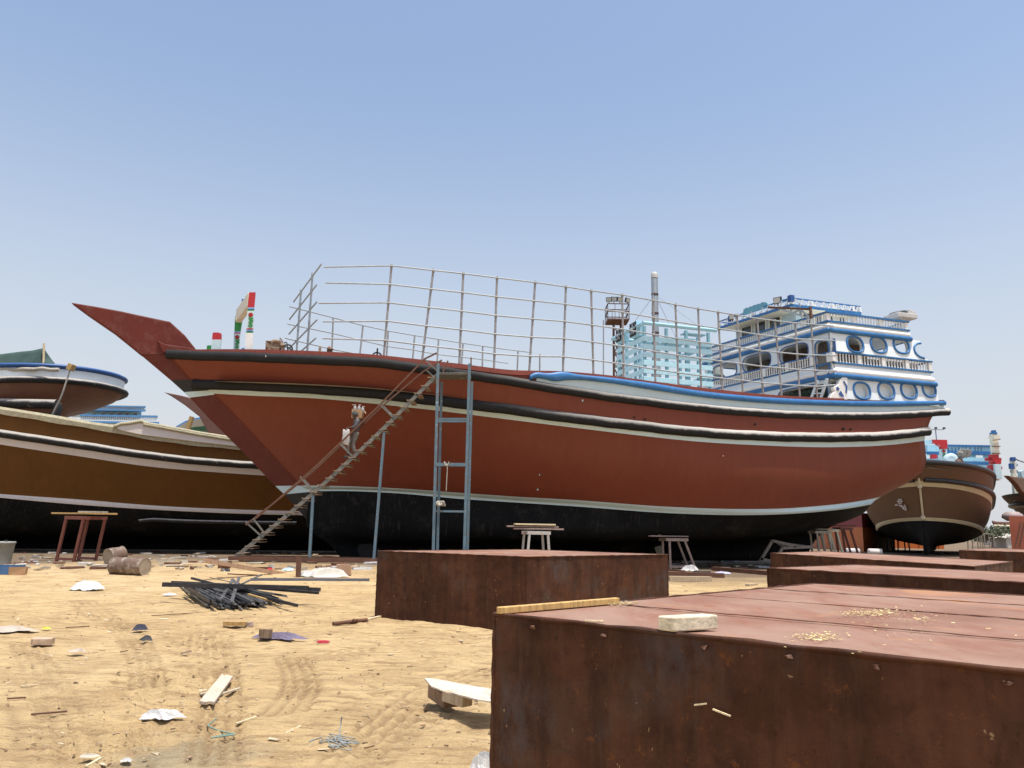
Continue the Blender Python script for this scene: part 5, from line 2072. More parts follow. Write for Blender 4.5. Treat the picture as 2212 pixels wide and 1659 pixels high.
# welded plate seams across its top, running with the near edge
mb = MB()
for f_ in (.24, .5, .76):
    a, b = P1.lerp(P2, f_), Rn.lerp(Rn + P2 - P1, f_)
    pts = [a.lerp(b, i / 60) + uz * (.001 + .001 * math.sin(i * 1.3)) for i in range(61)]
    mb.tube(pts, [.009 + .003 * math.sin(i * 2.9) for i in range(61)], 6, sq=.5)
mb.build('seam', RT, tk)
nn_ = dN.cross(uz)
for k in range(11):
    mb = MB()
    c = P1 + dN * (.35 + k * .42 + random.uniform(-.08, .08)) + nn_ * .012 + uz * -.045
    mb.box(c, (.022, .014, .014), Matrix.Rotation(random.uniform(-.6, .6), 3, 'Z'), 0, 1, .006)
    mb.build('weld_tab', RUSTB, tk)
A_, B_c, C_ = atz(817, 1190, Ht), atz(1138, 1203, Ht), atz(1442, 1198, Ht)
tank([(A_.x, A_.y), (B_c.x, B_c.y), (C_.x, C_.y)], Ht, 'rusty steel tank standing alone in front of the red hull, corner towards us', 0, 0)
def tank3(l, n, r, label, ext=0.0, h=Ht):
    a, b, c = atz(*l, h), atz(*n, h), atz(*r, h)
    c = c + (c - b).normalized() * ext
    return tank([(a.x, a.y), (b.x, b.y), (c.x, c.y)], h, label)


tank3((1850.4, 1220.2), (1657.7, 1227.3), (2212, 1259), 'rusty steel tank directly beyond the nearest one at the right', 1.5)
tank3((1665, 1195), (2105, 1224), (2187, 1213.5), 'long rusty tank in the middle of the right-hand row, its short end facing us')
tank3((2133, 1185), (2072, 1188.6), (2212, 1193), 'farthest rusty tank, at the right edge below the bow-on dhow', 2.5)
# ================================================================== STEEL STAIR AND TOWER
YS = 27.9                                    # plane of the near stringer
z2 = lambda X, Y: (384 + X / 3.1015, 740.6 + Y / 3.1015)
SP = lambda X, Y, dy=0.0: at(*z2(X, Y), YS + dy)
foot = SP(365, 1445)
ST_ = thing('boarding_stair', 'steep steel stair with wooden treads leaning up to the rail of the red dhow', 'stair', V((foot.x, foot.y, gz(foot.x, foot.y))))
WST = .72
s0, s1 = SP(352, 1458), SP(1745, 205)
STR = [(350, 1464), (555, 1301), (730, 1158), (905, 1010), (1040, 890), (1170, 770), (1310, 640), (1442, 512), (1600, 352), (1748, 205)]      # the long stair sags a little
for dy in (0, WST):
    mb = MB()
    for a, b in zip(STR[:-1], STR[1:]):
        p, q = SP(*a, dy), SP(*b, dy)
        mb.bar(p, q + (q - p).normalized() * .03, .06, .13, (0, 0, 1))
    mb.build('stringer', STAIRP, ST_)
treads = [(445, 1408), (500, 1362), (550, 1318), (605, 1272), (660, 1226), (718, 1182), (772, 1137), (825, 1090), (875, 1045), (925, 1003), (975, 957), (1030, 910), (1085, 862),
          (1135, 818), (1180, 773), (1230, 727), (1285, 680), (1335, 632), (1385, 588), (1430, 540), (1475, 492), (1520, 440), (1567, 395), (1615, 350), (1662, 300), (1705, 245)]
for i, (X, Y) in enumerate(treads):
    c = SP(X, Y, WST / 2)
    mb = MB()
    mb.box(c + V((0, 0, .0)), (.27, WST + .1, .03), Matrix.Rotation(random.uniform(-.05, .05), 3, 'Y'))
    mb.box(c + V((.07, 0, -.075)), (.18, WST + .02, .025), Matrix.Rotation(random.uniform(-.08, .08), 3, 'Y'))
    mb.build('tread', TREADW, ST_)
hand = [[(1735, 68), (1655, 107), (1355, 415), (1085, 675), (890, 860), (705, 1020), (520, 1178)], [(1770, 115), (1648, 190), (1380, 415), (1100, 680), (900, 868), (700, 1030), (455, 1220)]]
for pl, dy in zip(hand, (0, WST)):
    mb = MB()
    for a, b in zip(pl[:-1], pl[1:]):
        mb.bar(SP(*a, dy), SP(*b, dy), .055, .055)
    mb.build('handrail', RUSTB, ST_)
for a, b, dy in (((1355, 415), (1442, 500), 0), ((1372, 415), (1446, 495), WST), ((1085, 675), (1168, 758), 0), ((1098, 680), (1175, 752), WST), ((820, 897), (903, 1000), 0),
                 ((838, 905), (910, 990), WST), ((455, 1200), (555, 1292), WST), ((507, 1178), (577, 1272), 0), ((1650, 107), (1740, 190), 0), ((1668, 185), (1750, 260), WST)):
    MB().bar(SP(*a, dy), SP(*b, dy), .05, .05).build('baluster', STAIRP, ST_)
for X0, Y0, X1, Y1 in ((1383, 600, 1312, 1480), (907, 1020, 882, 1455)):
    for dy in (.02, WST):
        a, b = SP(X0, Y0, dy), SP(X1, Y1, dy)
        b.z = gz(b.x, b.y) + .1
        MB().bar(a, b, .09, .09, V((1, 0, 0))).build('leg', LEGP, ST_)
bz = gz(foot.x, foot.y) + .12
mb = MB()
bl, br_ = SP(340, 1458), SP(1340, 1500)
for p in (bl, br_):
    p.z = bz
for dy in (0, WST + .35):
    mb.bar(bl + V((0, dy, 0)), br_ + V((.1, dy, 0)), .12, .14)
for f_ in (.02, .52, .98):
    c = bl.lerp(br_, f_)
    mb.bar(c + V((0, 0, -.01)), c + V((0, WST + .35, -.01)), .1, .1)
mb.build('base_frame', RUSTB, ST_)
# tower of square pipe carrying the landing
tw0 = SP(1745, 215, -.15)
lt = [SP(1745, 140, -.1), SP(1713, 1400, -.1)], [SP(1955, 140, -.1), SP(1920, 1400, -.1)]
TWR = thing('access_tower', 'tall blue square-pipe frame carrying the landing at the top of the stair', 'scaffold', V((lt[0][1].x, lt[0][1].y, 0)))
for a, b in lt:
    b.z = gz(b.x, b.y)
    MB().bar(a, b, .1, .1, V((1, 0, 0))).build('leg', LEGP, TWR)
    a2, b2 = a + V((.06, .95, 0)), b + V((.06, .95, 0))
    MB().bar(a2 - V((0, 0, .5)), b2, .09, .09, V((1, 0, 0))).build('leg', LEGP, TWR)
for Y in (497, 512, 785, 1073, 1352, 1365):
    f_ = (Y - 140) / 1260
    MB().bar(lt[0][0].lerp(lt[0][1], f_), lt[1][0].lerp(lt[1][1], f_), .07 if Y not in (785,) else .12, .07 if Y != 785 else .12).build('rung', LEGP, TWR)
mb = MB()
p0, p1 = SP(1745, 205, -.1), SP(1955, 205, -.1)
mb.bar(p0, p1, .07, .09)
mb.bar(p0 + V((0, .9, 0)), p1 + V((0, .9, 0)), .07, .09)
for i in range(9):
    c = p0.lerp(p1, (i + .5) / 9)
    mb.bar(c + V((0, -.05, .02)), c + V((0, 1.0, .02)), .17, .03)
mb.build('landing', STAIRP, TWR)
mb = MB()
mb.bar(SP(1775, 200, -.05), SP(1810, 120, -.05), .05, .05)
mb.bar(SP(1965, 150, -.05), SP(1965, 98, -.05), .05, .05)
mb.build('handrail_stub', RUSTB, TWR)
rope = thing('rope', 'thin pale rope end hanging from the middle rung of the blue tower', 'rope', SP(1800, 990, -.2))
mb = MB().tube(smooth_path([SP(1785, 795, -.2), SP(1800, 815, -.2), SP(1806, 840, -.2), SP(1803, 900, -.2), SP(1798, 990, -.2)], 3), .018, 5)
mb.tube(smooth_path([SP(1785, 795, -.2), SP(1790, 820, -.22), SP(1812, 815, -.2), SP(1815, 795, -.2)], 3), .02, 5)
mb.build('strand', GREYW, rope)
mb = MB()
for k in range(5):
    q = [SP(1742 + k * 9 + 8 * math.cos(a), 1076 + 14 * math.sin(a), -.2 + .08 * math.cos(a + k)) for a in [i * math.pi / 5 for i in range(10)]]
    mb.tube(q, .028, 5, closed=True)
mb.tube(smooth_path([SP(1775, 1085, -.22), SP(1790, 1092, -.22), SP(1788, 1080, -.2)], 3), .025, 5)
tag(mb.build('rope_coil', GREYW), 'pale rope wound round the lower rung of the blue tower', 'rope')

# ================================================================== PEOPLE
def skinned(name, nodes, edges, mat, parent, root, sub=2):
    keys = list(nodes)
    me = bpy.data.meshes.new(name)
    off = root_loc(parent)
    me.from_pydata([tuple(V(nodes[k][0]) - off) for k in keys], [(keys.index(a), keys.index(b)) for a, b in edges], [])
    o = bpy.data.objects.new(name, me)
    COL.objects.link(o)
    o.parent = parent
    me.materials.append(mat)
    o.modifiers.new('skin', 'SKIN')
    layer = me.skin_vertices[0] if me.skin_vertices else None
    if layer is None:
        bpy.context.view_layer.objects.active = o
        o.select_set(True)
        bpy.ops.mesh.customdata_skin_add()
        layer = me.skin_vertices[0]
    for i, k in enumerate(keys):
        r = nodes[k][1]
        layer.data[i].radius = r if isinstance(r, (tuple, list)) else (r, r)
        layer.data[i].use_root = (k == root)
    s = o.modifiers.new('subdivision', 'SUBSURF')
    s.levels = s.render_levels = sub
    for p in me.polygons:
        p.use_smooth = True
    o.modifiers['skin'].use_smooth_shade = True
    return o


def hand(nodes, edges, wrist, key, dirv, side, curl, s=1.0):
    """palm and five unequal bent fingers; dirv along the hand, side towards the thumb, curl = where the fingers close"""
    d, sd, cu = V(dirv).normalized(), V(side).normalized(), V(curl).normalized()
    w = V(wrist)
    nodes[key + '_palm'] = (w + d * .055 * s, (.034 * s, .017 * s))
    edges.append((key, key + '_palm'))
    nodes[key + '_knuckle'] = (w + d * .09 * s, (.036 * s, .013 * s))
    edges.append((key + '_palm', key + '_knuckle'))
    for i, (o, L) in enumerate(((.030, .070), (.010, .080), (-.011, .074), (-.031, .058))):
        b = w + d * .100 * s + sd * o * s
        k = key + '_f%d' % i
        nodes[k + 'a'] = (b + d * L * .35 * s + cu * L * .15 * s, .0088 * s)
        nodes[k + 'b'] = (b + d * L * .5 * s + cu * L * .55 * s, .0080 * s)
        nodes[k + 'c'] = (b + d * L * .3 * s + cu * L * .85 * s, .0066 * s)
        edges += [(key + '_knuckle', k + 'a'), (k + 'a', k + 'b'), (k + 'b', k + 'c')]
    nodes[key + '_ta'] = (w + d * .05 * s + sd * .045 * s + cu * .01 * s, .011 * s)
    nodes[key + '_tb'] = (w + d * .085 * s + sd * .055 * s + cu * .03 * s, .0085 * s)
    edges += [(key + '_palm', key + '_ta'), (key + '_ta', key + '_tb')]


def head_mesh(c, fwd, up, mat, parent, s=1.0, hair=None):
    """head with brow, eye sockets, nose, mouth, chin and ears, merged into one mesh"""
    f, u = V(fwd).normalized(), V(up).normalized()
    r = f.cross(u).normalized()
    u = r.cross(f)
    mb = MB()
    nseg, rows = 28, []
    prof = [(-.125, .045, .05), (-.115, .058, .065), (-.095, .064, .082), (-.07, .068, .088), (-.045, .071, .09), (-.02, .073, .091), (0, .075, .094), (.02, .077, .098), (.045, .077, .1), (.07, .072, .096), (.095, .058, .08), (.112, .036, .05), (.12, .01, .015)]
    for z, hw, hd in prof:
        row = []
        for k in range(nseg):
            a = 2 * math.pi * k / nseg
            x, y = math.sin(a) * hw, math.cos(a) * hd
            fr_ = max(0, math.cos(a))
            if z < -.05:
                y -= .0
                y += .012 * fr_
            # nose
            if abs(a if a < math.pi else a - 2 * math.pi) < .25 and -.05 < z < .02:
                y += .018 * (1 - abs((z + .025) / .04)) + .006
            # eye sockets
            aa = abs(a if a < math.pi else a - 2 * math.pi)
            if .25 < aa < .75 and -.01 <= z <= .021:
                y -= .008
            if aa < .5 and z == -.07:
                y -= .005
            row.append(V(c) + (r * x + f * y + u * z) * s)
        rows.append(row)
    mb.grid(rows, 0, True, True)
    mb.add(rows[0], [tuple(range(nseg))])
    mb.add(rows[-1], [tuple(range(nseg))])
    for sg in (1, -1):                                # ears and eyes
        e = V(c) + (r * sg * .076 + u * -.012 - f * .008) * s
        mb.lathe(e - r * sg * .004, [(0, .028 * s), (.012, .03 * s), (.02, .02 * s)], 8, r * sg - f * .4)
        e = V(c) + (r * sg * .032 + u * .004 + f * .083) * s
        mb.lathe(e, [(0, .012 * s), (.006, .009 * s), (.008, .002)], 8, f, 1)
    m_ = V(c) + (u * -.068 + f * .094) * s
    mb.bar(m_ - r * .022 * s, m_ + r * .022 * s, .008, .01 * s, u, 2)
    return mb.build('head', [mat, paint('eye_dark', (.02, .016, .014), .1, 4, .2, 0), paint('lip_brown', (.10, .04, .035), .1, 4, .5, 0)], parent)


YP = YS + .36
PW = lambda X, Y, dy=0.0: at(702.2 + X / 11.2, 855.8 + Y / 11.2, YP + dy)
hip = PW(745, 925)
PA = thing('person', 'person in grey shirt climbing down the steel stair with a carton and bag', 'person', PW(640, 1480))
L, R_ = -1, 1                                   # left side is nearer to us (he faces left)
n = {}
n['pelvis'] = (PW(748, 905), (.15, .12))
n['waist'] = (PW(755, 790), (.135, .11))
n['chest'] = (PW(770, 670), (.165, .125))
n['neckbase'] = (PW(785, 570), (.085, .07))
n['neck'] = (PW(768, 520), (.055, .055))
n['skull'] = (PW(745, 468), .06)
e = [('pelvis', 'waist'), ('waist', 'chest'), ('chest', 'neckbase'), ('neckbase', 'neck'), ('neck', 'skull')]
n['shl'] = (PW(785, 605, -.17), .065); n['ell'] = (PW(738, 745, -.24), .047); n['wrl'] = (PW(590, 758, -.2), .03)
n['shr'] = (PW(785, 605, .17), .062); n['elr'] = (PW(900, 650, .3), .045); n['wrr'] = (PW(905, 565, .22), .03)
e += [('neckbase', 'shl'), ('shl', 'ell'), ('ell', 'wrl'), ('neckbase', 'shr'), ('shr', 'elr'), ('elr', 'wrr')]
n['hil'] = (PW(755, 945, -.09), .095); n['knl'] = (PW(672, 1165, -.1), .06); n['anl'] = (PW(722, 1395, -.1), .042); n['tol'] = (PW(660, 1440, -.1), (.045, .03))
n['hir'] = (PW(740, 945, .09), .095); n['knr'] = (PW(588, 1180, .1), .06); n['anr'] = (PW(550, 1420, .1), .042); n['tor'] = (PW(460, 1482, .1), (.045, .03))
e += [('pelvis', 'hil'), ('hil', 'knl'), ('knl', 'anl'), ('anl', 'tol'), ('pelvis', 'hir'), ('hir', 'knr'), ('knr', 'anr'), ('anr', 'tor')]
dl_ = n['wrl'][0] - n['ell'][0]
hand(n, e, n['wrl'][0], 'wrl', dl_ + V((0, 0, -.02)), V((0, -.3, .9)), V((.2, 0, -1)))
hand(n, e, n['wrr'][0], 'wrr', V((-.2, .1, 1)), V((-.6, -.7, 0)), V((-.8, .2, .3)))
skinned('body', n, e, SKIN, PA, 'pelvis')
sh = {k: (v[0], tuple(x + .014 for x in (v[1] if isinstance(v[1], tuple) else (v[1], v[1])))) for k, v in n.items() if k in ('waist', 'chest', 'neckbase', 'shl', 'ell', 'shr', 'elr')}
sh['hem'] = (PW(752, 880), (.172, .14))
sh['cuffl'] = (n['ell'][0].lerp(n['wrl'][0], .75), (.046, .046))
sh['cuffr'] = (n['elr'][0].lerp(n['wrr'][0], .75), (.046, .046))
skinned('shirt', sh, [('hem', 'waist'), ('waist', 'chest'), ('chest', 'neckbase'), ('neckbase', 'shl'), ('shl', 'ell'), ('ell', 'cuffl'), ('neckbase', 'shr'), ('shr', 'elr'), ('elr', 'cuffr')], SHIRT, PA, 'chest')
tr = {'pelvis': (n['pelvis'][0], (.165, .135)), 'hil': (n['hil'][0], .112), 'knl': (n['knl'][0], .08), 'hir': (n['hir'][0], .112), 'knr': (n['knr'][0], .08),
      'anl': (n['anl'][0] + V((0, 0, .02)), .062), 'anr': (n['anr'][0] + V((0, 0, .02)), .062), 'w': (PW(750, 865), (.15, .12))}
skinned('trousers', tr, [('w', 'pelvis'), ('pelvis', 'hil'), ('hil', 'knl'), ('knl', 'anl'), ('pelvis', 'hir'), ('hir', 'knr'), ('knr', 'anr')], TROUS, PA, 'pelvis')
for a_, t_ in (('anl', 'tol'), ('anr', 'tor')):
    p, q = n[a_][0], n[t_][0]
    mb = MB().bar(p + V((.06, 0, -.05)), q + V((-.03, 0, -.02)), .1, .06)
    mb.build('shoe', SLATE, PA, bevel=.02)
hc_ = PW(730, 458)
head_mesh(hc_, (-1, -.1, -.22), (-.15, 0, 1), SKIN, PA, 1.05)
mb = MB()
rows = []
for i in range(6):
    a = i / 5 * math.pi / 2
    rows.append([hc_ + V((.1 * math.cos(a) * 1.13 * math.cos(t) - .012, .1 * math.cos(a) * math.sin(t), .03 + .115 * math.sin(a) + .02 * math.cos(t) * -1)) for t in [k * math.pi / 8 for k in range(16)]])
mb.grid(rows, 0, True, True)
mb.tube([r + V((0, 0, -.01)) for r in rows[0]], .016, 6, closed=True)
mb.build('cap', CAPC, PA)
# carton of bottles on the far shoulder
bx0, bx1 = PW(655, 540, .25), PW(912, 330, .25)
ca = thing('cardboard_box', 'open cardboard box carried on the shoulder of the person on the stair', 'carton', PW(785, 540, .25))
cw, chh = abs(bx1.x - bx0.x), bx1.z - bx0.z
cc = PW(785, 435, .25)
mb = MB()
for dx, dy, sx_, sy_ in ((0, -.14, cw, .012), (0, .14, cw, .012), (-cw / 2 + .006, 0, .012, .27), (cw / 2 - .006, 0, .012, .27)):
    mb.box(cc + V((dx, dy, 0)), (sx_, sy_, chh))
mb.box(cc + V((0, 0, -chh / 2 + .01)), (cw - .02, .27, .012))
mb.build('carton', CARD, ca)
mb = MB().box(PW(970, 390, .25), (.1, .2, .012), Matrix.Rotation(1.15, 3, 'Y'))
mb.build('flap', paint('inner_cardboard', (.62, .45, .27), .08, 3, .85, 0), ca)
clear = paint('clear_plastic_jug', (.36, .34, .33), .08, 4, .15, .1, spec=.6)
for k, (X, Yb, Yt, lb) in enumerate(((718, 330, 205, 'clear plastic jug at the front of the carried carton'), (815, 335, 205, 'clear plastic jug in the middle of the carried carton'), (905, 335, 245, 'shorter clear jug tilted at the back of the carried carton'))):
    b_ = PW(X, Yb + 90, .22)
    t_ = PW(X, Yt, .22)
    j = thing('plastic_jug', lb, 'jug', b_, 'jugs in the carried carton')
    H_ = (t_ - b_).length
    MB().lathe(b_, [(0, .05), (.01, .062), (H_ * .62, .064), (H_ * .78, .045), (H_ * .88, .022), (H_ * .93, .022)], 12).build('bottle', clear, j)
    MB().lathe(b_ + V((0, 0, H_ * .92)), [(0, .03), (H_ * .08, .03)], 10).build('cap', SACKW, j)
    mb = MB().box(t_ + V((-.05 if k == 0 else .05, 0, -.01)), (.08, .03, .02))
    mb.build('handle_tag', SACKW, j)
# white carrier bag hanging from the left hand
bg = [(430, 815), (450, 800), (478, 806), (500, 835), (525, 850), (540, 812), (575, 800), (592, 812), (600, 900), (597, 1000), (585, 1130), (578, 1215), (540, 1190), (480, 1175), (430, 1170), (397, 1150), (402, 1090), (425, 960)]
bag = thing('carrier_bag', 'full white plastic carrier bag hanging from the hand of the person on the stair', 'bag', PW(495, 1200, -.2))
mb = MB()
cen_ = V((500, 1000, 0))
rows = []
for k, (dy, sc) in enumerate(((-.11, .35), (-.1, .75), (-.05, .97), (0, 1.0), (.05, .97), (.1, .75), (.11, .35))):
    rows.append([PW(cen_.x + (x - cen_.x) * sc, cen_.y + (y - cen_.y) * (sc * .3 + .7) + 8 * math.sin(x * .05 + k), -.2 + dy) for x, y in bg])
mb.grid(rows, 0, True, True)
mb.add(rows[0], [tuple(range(len(bg)))])
mb.add(rows[-1], [tuple(range(len(bg)))])
mb.build('bag_body', SACKW, bag)
mb = MB().tube(smooth_path([PW(510, 850, -.2), PW(516, 800, -.2), PW(530, 785, -.2), PW(545, 800, -.2), PW(538, 850, -.2)], 3), .008, 5)
mb.build('bag_handle', SACKW, bag)

# deck hand behind the rail
dh = F.pxc(712.3, 755.5, lambda t: 1.9)
hc2 = F.W(dh[0], 1.9, dh[1])
zd = capL['z'](dh[0]) - 1.25 + .02
PB = thing('person', 'deckhand with brown cap, only his head showing above the red rail', 'person', V((hc2.x, hc2.y, zd)))
hz = hc2.z - zd
Q = lambda x, y, z: V((hc2.x + x, hc2.y + y, zd + z))
sc_ = hz / 1.6
n = {'pelvis': (Q(.04, 0, .86 * sc_), (.15, .12)), 'waist': (Q(.05, 0, 1.02 * sc_), (.135, .11)), 'chest': (Q(.05, 0, 1.22 * sc_), (.165, .125)), 'neckbase': (Q(.04, 0, 1.40 * sc_), (.08, .07)), 'neck': (Q(.02, 0, 1.48 * sc_), .055), 'skull': (Q(.0, 0, 1.57 * sc_), .06),
     'shl': (Q(.04, -.18, 1.37 * sc_), .06), 'ell': (Q(.06, -.24, 1.1 * sc_), .045), 'wrl': (Q(-.1, -.22, .92 * sc_), .03), 'shr': (Q(.04, .18, 1.37 * sc_), .06), 'elr': (Q(.06, .24, 1.1 * sc_), .045), 'wrr': (Q(-.1, .22, .92 * sc_), .03),
     'hil': (Q(.04, -.09, .82 * sc_), .09), 'knl': (Q(.0, -.1, .45 * sc_), .058), 'anl': (Q(.04, -.1, .08), .04), 'tol': (Q(-.12, -.1, .04), (.04, .03)), 'hir': (Q(.04, .09, .82 * sc_), .09), 'knr': (Q(.0, .1, .45 * sc_), .058), 'anr': (Q(.04, .1, .08), .04), 'tor': (Q(-.12, .1, .04), (.04, .03))}
e = [('pelvis', 'waist'), ('waist', 'chest'), ('chest', 'neckbase'), ('neckbase', 'neck'), ('neck', 'skull'), ('neckbase', 'shl'), ('shl', 'ell'), ('ell', 'wrl'), ('neckbase', 'shr'), ('shr', 'elr'), ('elr', 'wrr'),
     ('pelvis', 'hil'), ('hil', 'knl'), ('knl', 'anl'), ('anl', 'tol'), ('pelvis', 'hir'), ('hir', 'knr'), ('knr', 'anr'), ('anr', 'tor')]
hand(n, e, n['wrl'][0], 'wrl', V((-.5, 0, -.8)), V((-.6, .5, .2)), V((.5, 0, -.3)))
hand(n, e, n['wrr'][0], 'wrr', V((-.5, 0, -.8)), V((-.6, -.5, .2)), V((.5, 0, -.3)))
skinned('body', n, e, SKIN, PB, 'pelvis')
sh = {k: (v[0], tuple(x + .015 for x in (v[1] if isinstance(v[1], tuple) else (v[1], v[1])))) for k, v in n.items() if k in ('pelvis', 'waist', 'chest', 'neckbase', 'shl', 'ell', 'shr', 'elr')}
skinned('shirt', sh, [('pelvis', 'waist'), ('waist', 'chest'), ('chest', 'neckbase'), ('neckbase', 'shl'), ('shl', 'ell'), ('neckbase', 'shr'), ('shr', 'elr')], SACKW, PB, 'chest')
tr = {'pelvis': (n['pelvis'][0] + V((0, 0, -.03)), (.16, .13)), 'hil': (n['hil'][0], .105), 'knl': (n['knl'][0], .075), 'hir': (n['hir'][0], .105), 'knr': (n['knr'][0], .075), 'anl': (n['anl'][0], .06), 'anr': (n['anr'][0], .06)}
skinned('trousers', tr, [('pelvis', 'hil'), ('hil', 'knl'), ('knl', 'anl'), ('pelvis', 'hir'), ('hir', 'knr'), ('knr', 'anr')], TROUS, PB, 'pelvis')
head_mesh(hc2 + V((0, 0, -.02)), (-1, -.1, -.05), (0, 0, 1), SKIN, PB, 1.1)
mb = MB()
rows = []
for i in range(6):
    a = i / 5 * math.pi / 2
    rows.append([hc2 + V((.115 * math.cos(a) * 1.1 * math.cos(t) + .01, .1 * math.cos(a) * math.sin(t), .02 + .12 * math.sin(a) + .02 * math.cos(t) * -1)) for t in [k * math.pi / 8 for k in range(16)]])
mb.grid(rows, 0, True, True)
bp = [hc2 + V((.1, -.08, .03)), hc2 + V((.1, .08, .03)), hc2 + V((.21, .05, .0)), hc2 + V((.21, -.05, .0))]
mb.prism(bp, (0, 0, .012))
mb.build('cap', CAPBR, PB)
# ================================================================== TRESTLES UNDER THE HULLS
def trestle(x, y, w, h, d, mat, label, lean=0.0, splay=.12, planks=None, group='trestles under the hulls', top_mat=None, rot=0, lower=True):
    p = G(x, y)
    r = thing('trestle', label, 'trestle', p, group)
    Rz = Matrix.Rotation(math.radians(rot), 3, 'Z')
    T = lambda a, b, c: p + Rz @ V((a + lean * c, b, c))
    s = .09
    for sx_ in (-1, 1):
        for sy_ in (-1, 1):
            MB().bar(T(sx_ * (w / 2 + splay * .5), sy_ * d / 2, 0), T(sx_ * (w / 2 - splay * .5), sy_ * d / 2, h - .06), s, s, (0, 1, 0)).build('leg', mat, r, bevel=.008)
    mb = MB()
    for sy_ in (-1, 1):
        mb.bar(T(-w / 2 - .05, sy_ * d / 2, h - .1), T(w / 2 + .05, sy_ * d / 2, h - .1), .1, .12)
    for sx_ in (-1, 1):
        mb.bar(T(sx_ * (w / 2 - splay * .5), -d / 2 + .05, h - .11), T(sx_ * (w / 2 - splay * .5), d / 2 - .05, h - .11), .09, .1)
    mb.build('top_frame', mat, r)
    if lower:
        mb = MB()
        for sy_ in (-1, 1):
            mb.bar(T(-w / 2 - splay * .4, sy_ * d / 2, .1), T(w / 2 + splay * .4, sy_ * d / 2, .1), .07, .08)
        mb.build('bottom_rail', mat, r)
    if planks:
        for i, (dx, dy, dz, L, lb, m) in enumerate(planks):
            c = T(dx, dy, h + .02 + dz)
            mb = MB().box(c, (L, .2, .055), Matrix.Rotation(math.radians(rot + random.uniform(-6, 6)), 3, 'Z'))
            tag(mb.build('plank', m, bevel=.006), lb, 'plank')
    return r


def tw(px_, y, x):                       # pixels to metres at a ground point
    return px_ / FPX * G(x, y).y


RW = paint('red_brown_wood', (.17, .055, .04), .2, 3, .6, .2, (.10, .04, .03), .5)
trestle(164, 1213, .88, 1.62, .85, RW, 'tall red-brown wooden trestle in front of the brown hull at the left', .17, .0, rot=-24,
        planks=[(-.05, -.1, .03, 3.3, 'long pale plank lying across the red-brown trestle', YELW), (.15, .1, .09, 1.2, 'short thick board on top of the red-brown trestle', GREYW)])
# supports of the red dhow (world positions below its bilge)
def support(xp, yp, ztop, w, d, mat, label, lean=0, splay=.15, rot=17.5, planks=()):
    p = G(xp, yp)
    r = trestle(xp, yp, w, ztop - p.z, d, mat, label, lean, splay, rot=rot, planks=planks)
    return r
support(1157, 1222, 1.55, .8, .6, TRESTW, 'white-painted trestle behind the lone tank, under the red hull', 0, .1,
        planks=[(.1, 0, .02, 1.9, 'lower plank on the white trestle behind the lone tank', PINKW), (-.1, .1, .10, 2.0, 'middle plank on the white trestle behind the lone tank', PINKW), (-.05, 0, .18, 1.6, 'upper plank on the white trestle behind the lone tank', FRESHW)])
support(1468, 1229, 1.33, .95, .6, PINKW, 'pinkish wooden trestle leaning under the middle of the red hull', -.22, .25,
        planks=[(-.2, 0, .02, 1.9, 'pale plank on the pinkish leaning trestle', PINKW), (0, .1, .09, 1.3, 'short upper plank on the pinkish leaning trestle', FRESHW)])
support(1782, 1224, 1.75, .75, .5, GREYW, 'pale grey trestle at the stern of the red dhow, left of its pair', -.16, .15,
        planks=[(.1, 0, .03, 1.7, 'plank wedged on the pale grey stern trestle', GREYW)])
support(1806, 1223, 1.85, .6, .5, CREAM, 'cream trestle beside the pale grey one at the red stern', -.16, .15)
support(1838, 1222, 1.95, .7, .5, RW, 'dark red trestle rightmost under the red stern', -.2, .2,
        planks=[(0, 0, .03, 1.5, 'dark plank on the dark red stern trestle', RUSTB)])
mb = MB()
p = G(1428, 1222)
tag(MB().box(p + V((0, 0, .45)), (.3, .03, .9), Matrix.Rotation(-.35, 3, 'Y')).build('board', GREYW), 'thin grey board leaning on the pinkish trestle', 'board')
# trestles of the bow-on dhow
for x, y, lb, m in ((1910, 1192, 'dark trestle leftmost under the bow-on dhow', BLACKP), (1948, 1192, 'second dark trestle from the left under the bow-on dhow', BLACKP),
                    (2108, 1191, 'grey wooden trestle under the right bilge of the bow-on dhow', GREYW), (2134, 1190, 'grey wooden trestle rightmost under the bow-on dhow', GREYW)):
    trestle(x, y, 1.0, 1.9, .8, m, lb, 0, .08, group='trestles under the bow-on dhow', lower=False)
# overturned frame under the red hull
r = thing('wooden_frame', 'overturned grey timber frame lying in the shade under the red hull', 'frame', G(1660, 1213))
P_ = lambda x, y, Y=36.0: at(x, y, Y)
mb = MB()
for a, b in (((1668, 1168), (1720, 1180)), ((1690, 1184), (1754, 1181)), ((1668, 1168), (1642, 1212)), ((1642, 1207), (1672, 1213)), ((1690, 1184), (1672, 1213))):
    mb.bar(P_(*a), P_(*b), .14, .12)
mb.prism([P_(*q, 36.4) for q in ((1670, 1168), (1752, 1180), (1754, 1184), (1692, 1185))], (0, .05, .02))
mb.build('frame', wood('shade_grey_wood', (.22, .19, .16)), r)  # wood colour darkened to stand for the shade under the hull

# small scuffs, chips and bolt holes on the red hull
HL = [capM, r1aL, r1bL, r2L, whL, midL, wtL, wbL, bilL]


def hull_b(t, z):
    q = sorted((lv['z'](min(max(t, lv['tS']), lv['tB'])), lv['b'](t)) for lv in HL)
    return float(np.interp(z, [a for a, _ in q], [b for _, b in q]))


def hullpt(x, y):
    d = ray(x, y)
    for i in range(1400):
        p = CAMP + d * ((26 + i * .01) / d.y)
        l = p - F.O
        if l.dot(F.n) <= hull_b(l.dot(F.d), p.z):
            break
    return p


